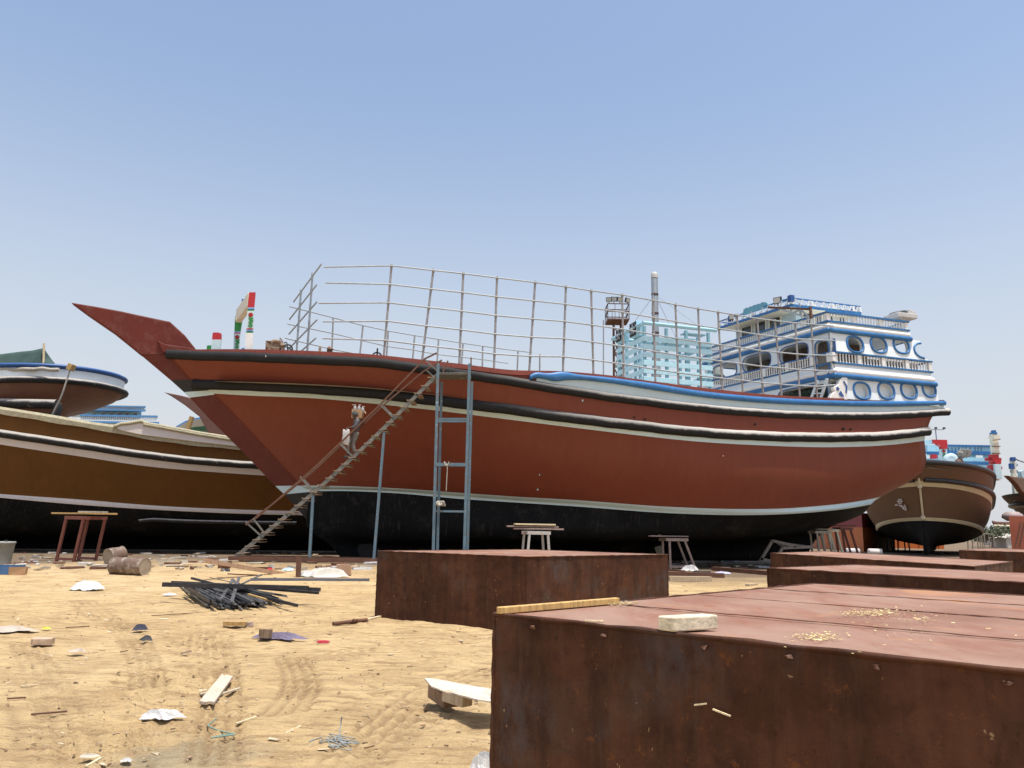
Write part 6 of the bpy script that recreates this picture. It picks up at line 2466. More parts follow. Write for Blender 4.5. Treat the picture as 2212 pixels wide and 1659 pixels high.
rn = random.Random(12)
for x, y, s_, m in ((1164, 1026, .04, MINT), (1160, 1058, .05, MINT), (1257, 866, .05, MINT), (574, 772, .05, SACKW), (626, 774, .06, BLACKP), (1369, 902, .05, BLACKP),
                    (1392, 905, .05, BLACKP), (1630, 917, .07, BLACKP), (1820, 927, .07, BLACKP), (1836, 928, .07, BLACKP), (1560, 985, .03, PINKWHITE)):
    p = hullpt(x, y)
    pl = []
    for k in range(7):
        a = k * .9
        r_ = s_ * rn.uniform(.5, 1.1)
        pl.append(p + F.n * .05 + F.d * math.cos(a) * r_ * .6 + uz * math.sin(a) * r_)
    if y < 790:
        pl = [q + F.n * .16 for q in pl]
    MB().prism(pl, F.n * .12).build('bolt_hole' if m is BLACKP else 'paint_scuff', m, DH)

# ================================================================== THINGS LYING ON THE SAND
def item(mb, name, mat, label, cat, group=None, **k):
    return tag(mb.build(name, mat, **k), label, cat, group)


def Rz(a):
    return Matrix.Rotation(math.radians(a), 3, 'Z')


def gbar(x0, y0, x1, y1, w, h, z=0.0, mb=None):
    a, b = G(x0, y0), G(x1, y1)
    return (mb or MB()).bar(a + uz * (h / 2 + z), b + uz * (h / 2 + z), w, h)


def crumple(c, sx_, sy_, h, seed, n=22, edge=.35):
    """crumpled sheet of plastic or cloth lying on the ground: folds thrown up along random creases"""
    rnd = random.Random(seed)
    cr = [(rnd.uniform(0, math.pi), rnd.uniform(-.7, .7), rnd.uniform(.10, .3), rnd.uniform(.35, 1), rnd.uniform(-1.5, 1.5)) for _ in range(9)]
    eph = [(rnd.randint(2, 6), rnd.uniform(0, 6.3), rnd.uniform(.05, .14)) for _ in range(4)]
    rows = []
    for i in range(n + 1):
        rr = i / n
        row = []
        for j in range(52):
            a = 2 * math.pi * j / 52
            k = 1 + sum(m * math.sin(f * a + p) for f, p, m in eph)
            x, y = rr * k * math.cos(a), rr * k * math.sin(a)
            z = 0
            for th, off, w_, m, bend in cr:
                d = abs(x * math.cos(th) + y * math.sin(th) - off + .15 * bend * (y * math.cos(th) - x * math.sin(th)) ** 2)
                z = max(z, m * max(0, 1 - d / w_) ** 1.3) + .12 * m * max(0, 1 - d / (w_ * 2))
            z = h * (z * (1 - .75 * rr ** 3) * .75 + .35 * (1 - rr * rr)) + .004
            px, py = c.x + x * sx_, c.y + y * sy_
            row.append(V((px, py, gz(px, py) + .012 + z * .5)))
        rows.append(row)
    return MB().grid(rows, 0, False, True)


# drums
def drum(x, y, L, r, ang, label, tilt=0):
    p = G(x, y)
    root = thing('oil_drum', label, 'drum', p, 'old oil drums by the brown hull')
    ax_ = V((math.cos(math.radians(ang)), math.sin(math.radians(ang)), tilt)).normalized()
    xx = ax_.cross(uz).normalized()
    yy = xx.cross(ax_)
    c0 = p - ax_ * L / 2 + uz * (r * .93)
    rows = []
    rnd = random.Random(x)
    for i in range(33):
        u = i / 32
        rr = r * (1 + (.03 if min(abs(u - .02), abs(u - .35), abs(u - .66), abs(u - .98)) < .025 else 0))
        row = []
        for k in range(40):
            a = 2 * math.pi * k / 40
            dn = 1 - .10 * max(0, math.sin(a * 1 - 1.2)) ** 4 * math.exp(-((u - .45) / .22) ** 2) - .12 * max(0, math.sin(a - .6)) ** 6 * math.exp(-((u - .75) / .15) ** 2) + .015 * math.sin(3 * a + u * 9)
            row.append(c0 + ax_ * L * u + (xx * math.cos(a) + yy * math.sin(a)) * rr * dn)
        rows.append(row)
    mb = MB().grid(rows, 0, True, True)
    drumm = paint('rusty_drum_paint', (.15, .095, .065), .25, 2, .65, .3, (.40, .37, .32), .95, chips=(.07, .03, .02))
    mb.build('barrel', drumm, root)
    mb = MB()
    for rg, s in ((rows[0], 1), (rows[-1], -1)):
        cen = sum(rg, V((0, 0, 0))) / 40 + ax_ * .02 * s
        mb.grid([rg, [cen + (q - cen) * .93 for q in rg], [cen + (q - cen) * .9 + ax_ * .01 * s for q in rg]], 0, False, True)
        mb.add([cen + (q - cen) * .9 + ax_ * .01 * s for q in rg], [tuple(range(40))])
    mb.build('drum_end', GREYW if 0 else paint('drum_end_paint', (.33, .27, .20), .2, 2, .7, .2, (.12, .06, .04), .7), root)


drum(278, 1241, 1.05, .24, -14, 'crumpled rusty oil drum lying on its side nearest the camera')
drum(247, 1218, .5, .27, 60, 'second oil drum half hidden behind the crumpled one', .15)
# grey bin at the left edge
p = G(6, 1218)
r = thing('bin', 'grey battered bin at the left edge before the brown hull', 'bin', p)
hb = 46 / FPX * p.y
mb = MB().lathe(p, [(0, .24), (.05, .25), (hb * .9, .31), (hb * .91, .33), (hb, .33), (hb, .3), (hb * .9, .29)], 20)
mb.build('tub', paint('grey_bin_plastic', (.30, .31, .28), .2, 2, .6, .1, (.45, .43, .38), .6), r)
MB().box(p + V((.14, -.2, hb + .02)), (.08, .06, .08)).build('lug', SLATE, r)
# blue crate and carton at the left edge
p = G(14, 1240)
r = thing('crate', 'low blue plastic crate at the left edge of the sand', 'crate', p)
mb = MB()
for dx, dy, sx_, sy_ in ((0, -.2, .75, .02), (0, .2, .75, .02), (-.37, 0, .02, .4), (.37, 0, .02, .4)):
    mb.box(p + V((dx, dy, .12)), (sx_, sy_, .24))
mb.box(p + V((0, 0, .02)), (.72, .38, .02))
mb.build('tray', paint('blue_crate', (.05, .13, .28), .15, 3, .5, .05, (.12, .15, .2), .5), r)
p = G(38, 1241)
item(MB().box(p + V((0, 0, .1)), (.4, .32, .2), Rz(20), 0, 1, .02), 'carton', CARD, 'small cardboard carton next to the blue crate', 'carton')

# stack of black steel bars
p_ = G(505, 1290)
rnd = random.Random(3)
proto_m = {}
def steel_bar(a, b, w, h, label, group, mat=BLACKS, ang=True):
    mb = MB()
    if ang:
        mb.angle(a, b, w, .008 + w * .12, (rnd.uniform(-.3, .3), rnd.uniform(-.3, .3), 1))
    else:
        mb.bar(a, b, w, h, (rnd.uniform(-.4, .4), 0, 1))
    return tag(mb.build('steel_bar', mat), label, 'steel bar', group)
z7 = lambda X, Y: ((600 + X / 3.16) / 1.82278, (2150 + Y / 3.16) / 1.82278)
def gbz(X, Y, z):                   # point of the heap: picture position at height z
    return atz(*z7(X, Y), z)
LITBAR = paint('sunlit_grey_bar', (.14, .135, .13), .25, 4, .6, .15, (.05, .048, .048), .5)  # lighter bar colour standing for sunlit flat tops
N_BARS = 74
for i in range(N_BARS):
    # ends spread like a dropped bundle: far ends converge, near ends fan out
    f = (i % 37) / 36
    lay = i // 37
    nx = 720 + 900 * f + rnd.uniform(-60, 60)
    ny = 775 - 40 * abs(f - .45) + rnd.uniform(-45, 15) - lay * 55
    fx_ = 330 + 700 * f ** .9 + rnd.uniform(-90, 150)
    fy_ = 480 + rnd.uniform(-25, 40) + 30 * f
    if f > .8:
        ny -= 40
    zn = .03 + lay * .07 + rnd.uniform(0, .06)
    zf_ = .05 + lay * .08 + rnd.uniform(0, .14)
    a, b = gbz(nx, ny, zn), gbz(fx_, fy_, zf_)
    steel_bar(a, b, rnd.uniform(.04, .065), .02, 'short dark steel angle bar in the heap on the sand', 'short bars in the steel heap', rnd.choice((BLACKS, LITBAR)))
cross_ = paint('grey_steel_bar', (.10, .098, .10), .2, 4, .5, .15, (.05, .048, .05), .5)
for X0, Y0, X1, Y1, z0_, z1_, lb in ((855, 660, 1000, 420, .16, .34, 'grey bar slanting across the left of the steel heap'), (985, 700, 1080, 385, .16, .36, 'grey bar standing up across the middle of the steel heap'),
                                     (1120, 470, 1360, 355, .25, .38, 'dark bar pointing up to the right from the steel heap'), (990, 410, 1060, 480, .3, .25, 'short stub poking up behind the steel heap'),
                                     (725, 395, 980, 450, .2, .2, 'flat brown bar behind the steel heap')):
    steel_bar(gbz(X0, Y0, z0_), gbz(X1, Y1, z1_), .065, .02, lb, 'loose bars on the steel heap', cross_, False)
for X0, Y0, X1, Y1, z_, w_, lb in ((130, 478, 1940, 522, .36, .085, 'longest black bar lying level on top of the steel heap'), (245, 455, 2085, 542, .33, .075, 'long black bar just behind the topmost one on the heap'),
                                   (760, 480, 2065, 583, .30, .05, 'thin long bar below the topmost ones, its right end lowest'), (490, 400, 1800, 740, .27, .05, 'thin black bar crossing the heap from upper left to lower right')):
    steel_bar(gbz(X0, Y0, z_), gbz(X1, Y1, z_ - (.15 if Y1 > 700 else .02)), w_, w_, lb, 'long bars on the steel heap', BLACKS, False)
item(MB().bar(gbz(1195, 602, .2), gbz(1480, 685, .1), .05, .035), 'batten', YELW, 'yellow wooden batten poking out of the steel heap', 'batten')
item(MB().box(gbz(612, 530, .14), (.2, .14, .05), Rz(30)), 'wood_block', FRESHW, 'small light wood block tucked in the left of the steel heap', 'block')

# raised rusty channel with caster, upright post, long pipe
item(MB().bar(gbz(655, 180, .62), gbz(1830, 385, .05), .15, .11), 'timber_beam', wood('pink_beam_wood', (.44, .28, .18)), 'long pinkish timber sloping down to the upright steel post', 'beam')  # warm pinkish wood tone for the sloping timber
r = thing('caster_wheel', 'rusty caster wheel under the end of the sloping timber', 'wheel', G(*z7(895, 360)))
c = gbz(900, 330, .16)
MB().lathe(c + V((0, -.05, 0)), [(0, .05), (.01, .15), (.03, .17), (.07, .17), (.09, .15), (.1, .05)], 18, (.3, 1, 0)).build('tyre', SLATE, r)
MB().lathe(c + V((-.02, -.07, 0)), [(0, .02), (.02, .07), (.12, .07), (.14, .02)], 12, (.3, 1, 0)).build('hub', STEELB, r)
MB().bar(c + V((-.02, -.02, .05)), c + V((-.05, 0, .34)), .12, .08).build('fork', STEELB, r)
MB().box(gbz(895, 248, .45), (.3, .16, .13)).build('socket', RUSTB, r)
pt = G(*z7(1815, 388))
item(MB().bar(pt, pt + V((-.02, 0, 1.05 * 245 / 3.16 / 1.8228 / FPX * pt.y)), .13, .09, (0, 1, 0)), 'steel_post', RUSTB, 'dark steel post standing upright beside the stair base', 'post')
item(gbar(*z7(1220, 430), *z7(2700, 436), .07, .07), 'steel_pipe', paint('blue_grey_pipe', (.13, .14, .17), .2, 3, .5, .1), 'long blue-grey steel pipe on the sand behind the steel heap', 'pipe')
item(gbar(*z7(940, 352), *z7(1360, 372), .05, .03), 'shadow_strip', RUSTB, 'dark strip standing for the shadow below the sloping timber', 'bar')  # dark strip laid down as the shadow of the raised timber
p = G(742, 1243)
item(MB().box(p + V((0, 0, .16)), (.42, .22, .3), Rz(10), 0, .95, .02), 'clay_block', paint('clay_block', (.36, .22, .14), .15, 4, .8, .2), 'tan square block standing before the stair base', 'block')
item(crumple(G(666, 1246), .28, .2, .3, 5), 'plastic_bag', SACKW, 'small white plastic bag behind the right end of the steel heap', 'plastic bag')
item(crumple(G(705, 1246), .55, .3, .45, 6), 'sack', paint('grey_white_sack', (.55, .52, .45), .1, 4, .8, .2), 'greyish white sack lying next to the clay block', 'sack')
item(crumple(G(622, 1233), .18, .14, .15, 8), 'plastic_bag', paint('bluish_bag', (.5, .62, .66), .1, 4, .4, .1), 'bluish scrap of plastic under the sloping timber', 'plastic bag')
item(crumple(G(583, 1231), .1, .1, .1, 9), 'rag', REDP, 'tiny red rag at the caster wheel', 'rag')
# nearer debris
zz2 = lambda X, Y: (X / 2.689, 1097.2 + Y / 2.689)
GG = lambda X, Y: G(*zz2(X, Y))
item(crumple(GG(500, 478), .34, .26, .42, 11), 'plastic_sheet', paint('bright_white_sheet', (.62, .62, .62), .03, 3, .5, .1), 'bright white domed sheet on the sand in front of the oil drum', 'sheet')
item(crumple(GG(985, 510), .16, .1, .1, 12), 'plastic_bag', SACKW, 'flattened white bag left of the steel heap', 'plastic bag')
item(crumple(GG(50, 715), .36, .26, .10, 13), 'paper_sack', paint('faded_paper', (.42, .36, .30), .1, 4, .8, .2), 'faded pinkish paper sack at the left edge', 'paper sack')
item(crumple(GG(270, 708), .07, .04, .05, 14), 'scrap', paint('yellow_green_scrap', (.62, .66, .05), .1, 4, .5, 0), 'tiny yellow-green scrap near the paper sack', 'scrap')
item(MB().box(GG(246, 795) + V((0, 0, .045)), (.25, .13, .08), Rz(12), 0, 1, .006), 'wood_block', wood('pink_block', (.50, .36, .25)), 'short sawn wood block on the sand near the left edge', 'block', bevel=.004)
item(crumple(GG(810, 715), .12, .09, .16, 15), 'rag', paint('navy_rag', (.05, .052, .075), .3, 8, .9, .2), 'crumpled dark navy rag below the white sheet', 'rag')
item(crumple(GG(850, 776), .09, .07, .14, 16), 'rag', paint('black_scrap', (.06, .058, .062), .3, 8, .9, .2), 'small blackish scrap just below the navy rag', 'rag')
item(crumple(GG(444, 840), .10, .08, .08, 17), 'paper_scrap', paint('pale_paper', (.44, .37, .30), .1, 6, .85, .1), 'pale curled paper scrap in the middle left of the sand', 'paper')
item(MB().box(GG(1365, 688) + V((0, 0, .04)), (.36, .12, .06), Rz(8), 0, 1, .012), 'wood_offcut', YELW, 'yellow-brown wood offcut below the steel heap', 'offcut', bevel=.004)
item(MB().box(GG(1446, 686) + V((0, 0, .03)), (.12, .08, .06), Rz(40), 0, 1, .012), 'stone', PINKW, 'small brown lump beside the yellow-brown offcut', 'stone')
item(crumple(GG(1615, 765), .34, .12, .16, 18), 'cloth', paint('purple_grey_cloth', (.17, .145, .21), .25, 6, .9, .3), 'crumpled purple-grey cloth on the sand', 'cloth')
item(MB().box(GG(1540, 772) + V((0, 0, .10)), (.15, .1, .11), Rz(-10), 0, 1, .008), 'wood_block', wood('dark_block', (.20, .14, .09)), 'dark wood block weighing down the purple-grey cloth', 'block')
mb = MB().tube([GG(1877 + 34 * math.cos(a), 786 + 5 * math.sin(a)) + V((0, 0, .02)) for a in [i * math.pi / 7 for i in range(14)]], .012, 5, closed=True)
item(mb, 'plastic_strap', paint('red_strap', (.5, .03, .06), .1, 3, .4, 0), 'red plastic loop on the sand right of the purple-grey cloth', 'strap')
r = thing('rusty_tube', 'short rusty tube with a knotted wire lying left of the lone tank', 'tube', GG(2030, 680))
MB().tube([GG(1935, 686) + V((0, 0, .035)), GG(2130, 662) + V((0, 0, .035))], .032, 8).build('tube', RUSTB, r)
MB().tube([GG(2062, 674) + V((.04 * math.cos(a), .04 * math.sin(a * 1.3), .05 + .03 * math.sin(a * 2))) for a in [i * .6 for i in range(24)]], .01, 5).build('wire_knot', RUSTB, r)
item(MB().bar(GG(2125, 660) + V((0, 0, .02)), GG(2230, 634) + V((0, 0, .02)), .06, .04), 'batten', FRESHW, 'light batten end sticking out from under the lone tank', 'batten')
# large plank with splinters
pts = [GG(x, y) for x, y in ((1290, 985), (1300, 1000), (1312, 992), (1350, 1003), (1243, 1155), (1215, 1150), (1198, 1156), (1155, 1150))]
mb = MB().prism([p + V((0, 0, .03)) for p in pts], (0, 0, .03))
item(mb, 'broken_plank', wood('bleached_plank', (.58, .48, .36), .8, (7, 7, 2)), 'broad bleached plank with broken ends in the middle of the sand', 'plank', bevel=.004)
for k, (x0, y0, x1, y1, lb) in enumerate(((1270, 1090, 1392, 1052, 'splinter under the right side of the bleached plank, the longest one'), (1165, 1088, 1240, 1070, 'splinter sticking out left of the bleached plank'), (1262, 1138, 1322, 1130, 'dark splinter below the right corner of the bleached plank'))):
    item(gbar(*zz2(x0, y0), *zz2(x1, y1), .035, .015), 'splinter', wood('splinter_wood', (.50, .42, .30)), lb, 'splinter')
item(crumple(GG(945, 1222), .185, .12, .12, 21, 30), 'plastic_bag', SACKW, 'flattened white plastic bag in the foreground left of the plank', 'plastic bag')
rp = smooth_path([GG(x, y) + V((0, 0, .012)) for x, y in ((1255, 1232), (1230, 1255), (1208, 1272), (1250, 1295), (1310, 1312), (1365, 1325), (1300, 1335), (1225, 1345), (1290, 1330), (1360, 1322))], 5)
item(MB().tube(rp, .006, 5), 'green_cord', paint('green_cord', (.17, .25, .20), .2, 6, .8, 0), 'loose loop of green cord in the foreground sand', 'cord')
mb = MB()
rnd2 = random.Random(5)
for k in range(9):
    c = GG(1950 + rnd2.gauss(-30, 55), 1375 + rnd2.gauss(0, 14))
    q = [c + V((rnd2.gauss(0, .06), rnd2.gauss(0, .05), rnd2.uniform(.005, .03))) for _ in range(6)]
    mb.tube(smooth_path(q, 4), .004, 4)
mb.tube(smooth_path([GG(1965, 1365), GG(1970, 1350) + V((0, 0, .06)), GG(1978, 1330) + V((.0, 0, .14)), GG(1983, 1345) + V((0, 0, .16))], 4), .005, 4)
item(mb, 'tangled_cord', paint('blue_grey_cord', (.26, .28, .27), .3, 9, .8, 0), 'tangle of blue-grey cord near the nearest tank', 'cord')
for x0, y0, x1, y1, lb in ((180, 1203, 390, 1186, 'long thin dark stick in the left foreground'), (40, 1112, 150, 1105, 'short dark stick at the left edge of the sand'), (1660, 1315, 1745, 1272, 'pale pointed stick between the green cord and the tangle'),
                           (1370, 1258, 1490, 1218, 'curved pale stick right of the foreground bag'), (500, 1508, 585, 1458, 'pale slat at the bottom edge of the sand'), (120, 1040, 220, 1030, 'flat pale sliver near the left edge'),
                           (380, 697, 520, 690, 'dark twig between the paper sack and the navy rag'), (880, 628, 1235, 605, 'long thin rod lying in front of the steel heap')):
    item(gbar(*zz2(x0, y0), *zz2(x1, y1), .02, .012), 'stick', RUSTB if 'dark' in lb or 'rod' in lb else FRESHW, lb, 'stick')
item(crumple(GG(520, 1455), .07, .04, .03, 25), 'paper_scrap', paint('thin_paper', (.46, .42, .34), .1, 6, .85, .1), 'torn paper scrap near the bottom edge of the sand', 'paper')
item(crumple(GG(735, 1482), .035, .03, .04, 26), 'paper_scrap', SACKW, 'small white crumpled scrap at the bottom edge', 'paper')
# plywood sheet on two blocks beside the nearest tank
zz3 = lambda X, Y: (658.3 + X / 2.689, 1124.6 + Y / 2.689)
r1 = G(*zz3(850, 1098))
hS = .2
sh_ = [(695, 918), (760, 922), (1000, 968), (1110, 985), (1120, 1060), (1000, 1042), (800, 990), (735, 965)]
mb = MB().prism([atz(*zz3(x, y), hS + .02 * math.sin(x * .02)) for x, y in sh_], (0, 0, .012))
item(mb, 'plywood_sheet', wood('pale_plywood', (.60, .52, .42), .8, (3, 3, 3)), 'warped pale plywood sheet propped beside the nearest tank', 'sheet')
a, b = atz(*zz3(760, 985), .1), G(*zz3(850, 1100)) + V((0, 0, .08))
item(MB().bar(a, b, .16, .12), 'wood_block', wood('brown_block', (.30, .19, .11)), 'brown timber block under the plywood sheet, the lower one', 'block', bevel=.006)
a, b = atz(*zz3(825, 1012), .16), atz(*zz3(945, 1050), .15)
item(MB().bar(a, b, .12, .09), 'wood_block', PLANKW, 'lighter timber block under the plywood sheet, laid across the brown one', 'block', bevel=.006)
item(crumple(atz(*zz3(1050, 1415), .05), .1, .12, .2, 31), 'plastic_bag', SACKW, 'white plastic scrap at the foot of the nearest tank', 'plastic bag')
# things on the nearest tank's top
a, b = atz(*zz3(1128, 522), Ht + .022), atz(*zz3(1815, 464), Ht + .022)
item(MB().bar(a, b, .042, .036), 'batten', wood('golden_batten', (.56, .36, .13)), 'long yellow timber batten lying along the left edge of the nearest tank', 'batten', bevel=.004)
zt4 = lambda X, Y: (1389.1 + X / 2.688, 1042.4 + Y / 2.688)
c0, c1 = atz(*zt4(185, 870), Ht + .006), atz(*zt4(438, 852), Ht + .006)
c2 = atz(*zt4(85, 858), Ht + .006)
dirb = (c1 - c0)
dep_ = (c2 - c0)
mb = MB().prism([p + V((0, 0, .034)) for p in (c0, c1, c1 + dep_ * .95, c2)], (0, 0, .066))
item(mb, 'timber_offcut', wood('raw_pine', (.66, .58, .42), .8, (2, 9, 9)), 'thick raw pine offcut standing on the near edge of the nearest tank', 'offcut', bevel=.007)
mb = MB()
rnd3 = random.Random(9)
for cx_, cy_, sx_, sy_, nn in ((1330, 755, 95, 11, 230), (1010, 893, 72, 10, 120), (1620, 785, 70, 12, 40), (1400, 850, 300, 60, 40)):
    for k in range(nn):
        c = atz(*zt4(cx_ + rnd3.gauss(0, sx_), cy_ + rnd3.gauss(0, sy_)), Ht + rnd3.uniform(.004, .016))
        mb.box(c, (rnd3.uniform(.006, .024), rnd3.uniform(.003, .009), .0016), Matrix.Rotation(rnd3.uniform(0, 6.3), 3, 'Z') @ Matrix.Rotation(rnd3.uniform(-.5, .5), 3, 'X'))
for k in range(80):
    c = atz(*zz3(1840 + rnd3.gauss(0, 50), 478 + rnd3.gauss(0, 5)), Ht + rnd3.uniform(.004, .015))
    mb.box(c, (rnd3.uniform(.01, .035), .008, .002), Matrix.Rotation(rnd3.uniform(0, 6.3), 3, 'Z'))
o = mb.build('wood_shavings', wood('shavings', (.70, .55, .28)))
tag(o, 'pale wood shavings scattered on top of the nearest tank', 'wood shavings', kind='stuff')
item(MB().box(atz(*zz3(1680, 583), Ht + .006), (.10, .018, .008), Rz(5)), 'wood_chip', FRESHW, 'single flat wood chip near the front edge of the nearest tank', 'wood chip')
# splinters caught on the near tank's side
fn_ = dN.cross(uz)
fs_ = lambda x, y: atplane(x, y, P1 + fn_ * .02, fn_)
for x0, y0, x1, y1, w_, lb in ((1500, 1523, 1526, 1520, .008, 'short pale splinter stuck to the side of the nearest tank, the left one'), (1540, 1532, 1578, 1547, .010, 'longer pale splinter hanging on the side of the nearest tank, the right one')):
    item(MB().bar(fs_(x0, y0), fs_(x1, y1), w_, .006), 'splinter', FRESHW, lb, 'splinter')
# beams between the tanks
zt5 = lambda X, Y: (1042.3 + X / 2.52, 1069.8 + Y / 2.52)
for x0, y0, x1, y1, w_, m, lb in ((1010, 440, 1318, 450, .2, RUSTB, 'dark rusted channel on the sand right of the lone tank'), (1012, 468, 1240, 470, .22, PLANKW, 'weathered timber lying nearest between the tanks'),
                                  (1255, 410, 1560, 436, .18, RUSTB, 'dark beam lying farther back between the tanks'), (1010, 410, 1100, 418, .12, RUSTB, 'short dark bar beside the pinkish trestle'),
                                  (1175, 360, 1290, 372, .2, GREYW, 'grey board in the shade under the red hull'), (1440, 495, 1490, 490, .12, PLANKW, 'small light board before the right-hand tanks'), (1150, 422, 1240, 422, .08, SLATE, 'thin dark bar between the trestle and the channel')):
    item(gbar(*zt5(x0, y0), *zt5(x1, y1), w_, .16 if w_ > .15 else .06), 'beam', m, lb, 'beam')
item(crumple(G(*zt5(1130, 412)), .35, .25, .4, 41), 'sack', SACKW, 'white sack at the foot of the pinkish trestle', 'sack')
item(crumple(G(*zt5(1310, 428)), .3, .15, .15, 42), 'plastic_bag', paint('lilac_bag', (.5, .5, .66), .1, 4, .4, .1), 'lilac plastic scrap between the tanks', 'plastic bag')
item(crumple(G(*zt5(1350, 362)), .5, .3, .3, 43), 'plastic_bag', paint('grey_bag', (.45, .47, .5), .1, 4, .4, .1), 'grey plastic lying in the shade under the red hull', 'plastic bag')
# white tube lengths beyond the tanks
for x, lb, m in ((1842, 'white tank cylinder lying between the stern trestles', SACKW), (1890, 'white cylinder with brown end right of the stern trestles', PINKWHITE)):
    p = at(x, 1186, 60)
    p.z = .25
    item(MB().lathe(p - V((.5, 0, 0)), [(0, .16), (.04, .24), (1.0, .24), (1.05, .16)], 14, (1, .1, 0)), 'tank_cylinder', m, lb, 'gas cylinder')

# scattered splinters and chips
mb = MB()
rnd4 = random.Random(21)
chipm = [wood('chip_pale', (.66, .53, .36)), wood('chip_dark', (.17, .11, .07)), SACKW, wood('chip_brown', (.36, .24, .14))]
for k in range(520):
    u = rnd4.random() ** 1.3
    py = 1215 + 440 * u
    pxx = rnd4.uniform(-20, 1080 if py > 1360 else 830)
    if 380 < pxx < 640 and 1250 < py < 1320:
        continue
    if py < 1300 and rnd4.random() < .1:
        pxx = rnd4.uniform(1440, 1660)
    if 1060 < pxx < 1440:
        continue
    c = G(pxx, py)
    L = rnd4.uniform(.02, .075) * (1 if rnd4.random() < .9 else 2) * (.6 if c.y < 9 else 1.2)
    mb.box(c + V((0, 0, .008)), (L, L * rnd4.uniform(.08, .35), .008), Matrix.Rotation(rnd4.gauss(.1, .7), 3, 'Z') @ Matrix.Rotation(rnd4.uniform(-.15, .15), 3, 'Y'), rnd4.choice((0, 0, 0, 1, 3, 3, 3, 3)), 1, L * .05)
o = mb.build('wood_splinters', chipm)
tag(o, 'small wood splinters and scraps scattered over the sand', 'splinters', kind='stuff')
mb = MB()
for k in range(420):
    py = rnd4.uniform(1192, 1232)
    pxx = rnd4.uniform(0, 1900)
    c = G(pxx, py)
    if c.y > 45:
        continue
    L = rnd4.uniform(.1, .6)
    mb.box(c + V((0, 0, .03)), (L, rnd4.uniform(.04, .18), rnd4.uniform(.02, .1)), Matrix.Rotation(rnd4.gauss(.1, .8), 3, 'Z'), rnd4.choice((0, 1, 1, 1, 0, 3, 3, 2)), 1, .02)
o = mb.build('shipyard_litter', [GREYW, RUSTB, SACKW, PLANKW])
tag(o, 'strip of scrap wood and litter on the ground under the hulls', 'litter', kind='stuff')
mb = MB()
for k in range(320):
    u = rnd4.random() ** 1.2
    c = G(rnd4.uniform(-20, 1075), 1240 + 415 * u)
    s = abs(rnd4.gauss(0, .006)) + .003
    mb.box(c + V((0, 0, s * .3)), (s * 2, s * 1.6, s * 1.2), Matrix.Rotation(rnd4.uniform(0, 6), 3, 'Z'), 0, .6, s * .4)
o = mb.build('pebbles', paint('earth_clod', (.34, .235, .13), .3, 20, .9, .2))
tag(o, 'small clods and pebbles on the sand', 'pebbles', kind='stuff')

# ================================================================== GROUND SHEET
rng = np.random.default_rng(4)
def vnoise(x, y, s, seed):
    r = np.random.default_rng(seed).random((256, 256))
    u, v = x / s, y / s
    i, j = np.floor(u).astype(int), np.floor(v).astype(int)
    fu, fv = u - i, v - j
    fu, fv = fu * fu * (3 - 2 * fu), fv * fv * (3 - 2 * fv)
    g = lambda a, b: r[a % 256, b % 256]
    return (g(i, j) * (1 - fu) + g(i + 1, j) * fu) * (1 - fv) + (g(i, j + 1) * (1 - fu) + g(i + 1, j + 1) * fu) * fv - .5
def axis(lo, a, b, hi, step, grow=1.16):
    core = list(np.arange(a, b, step))
    out, s = [], step
    v = a
    while v > lo:
        s *= grow
        v -= s
        out.append(max(v, lo))
    up, s, v = [], step, core[-1]
    while v < hi:
        s *= grow
        v += s
        up.append(min(v, hi))
    return np.array(sorted(out) + core + up)
xs = axis(-900, -8.5, 3.0, 900, .04)
ys_ = axis(-60, 4.4, 17.0, 1500, .042)
X, Y = np.meshgrid(xs, ys_, indexing='ij')
def ss(a, b, x):
    t = np.clip((x - a) / (b - a), 0, 1)
    return t * t * (3 - 2 * t)
Z = .27 * ss(17, 27, Y) * (1 - ss(31, 36, Y)) * ss(-19, -13, X) * (1 - ss(1, 6, X))
nearm = (1 - ss(14, 24, Y)) * ss(-14, -9.5, X) * (1 - ss(3, 7, X))
D = vnoise(X, Y, 1.7, 1) * .05 + vnoise(X, Y, .55, 2) * .035 + vnoise(X * .6 + Y * .3, Y, .21, 3) * .024 + vnoise(X * .7, Y, .09, 4) * .014
Z = Z + D * nearm - .006 * nearm
SHADE_SCUFF = np.zeros(X.shape)
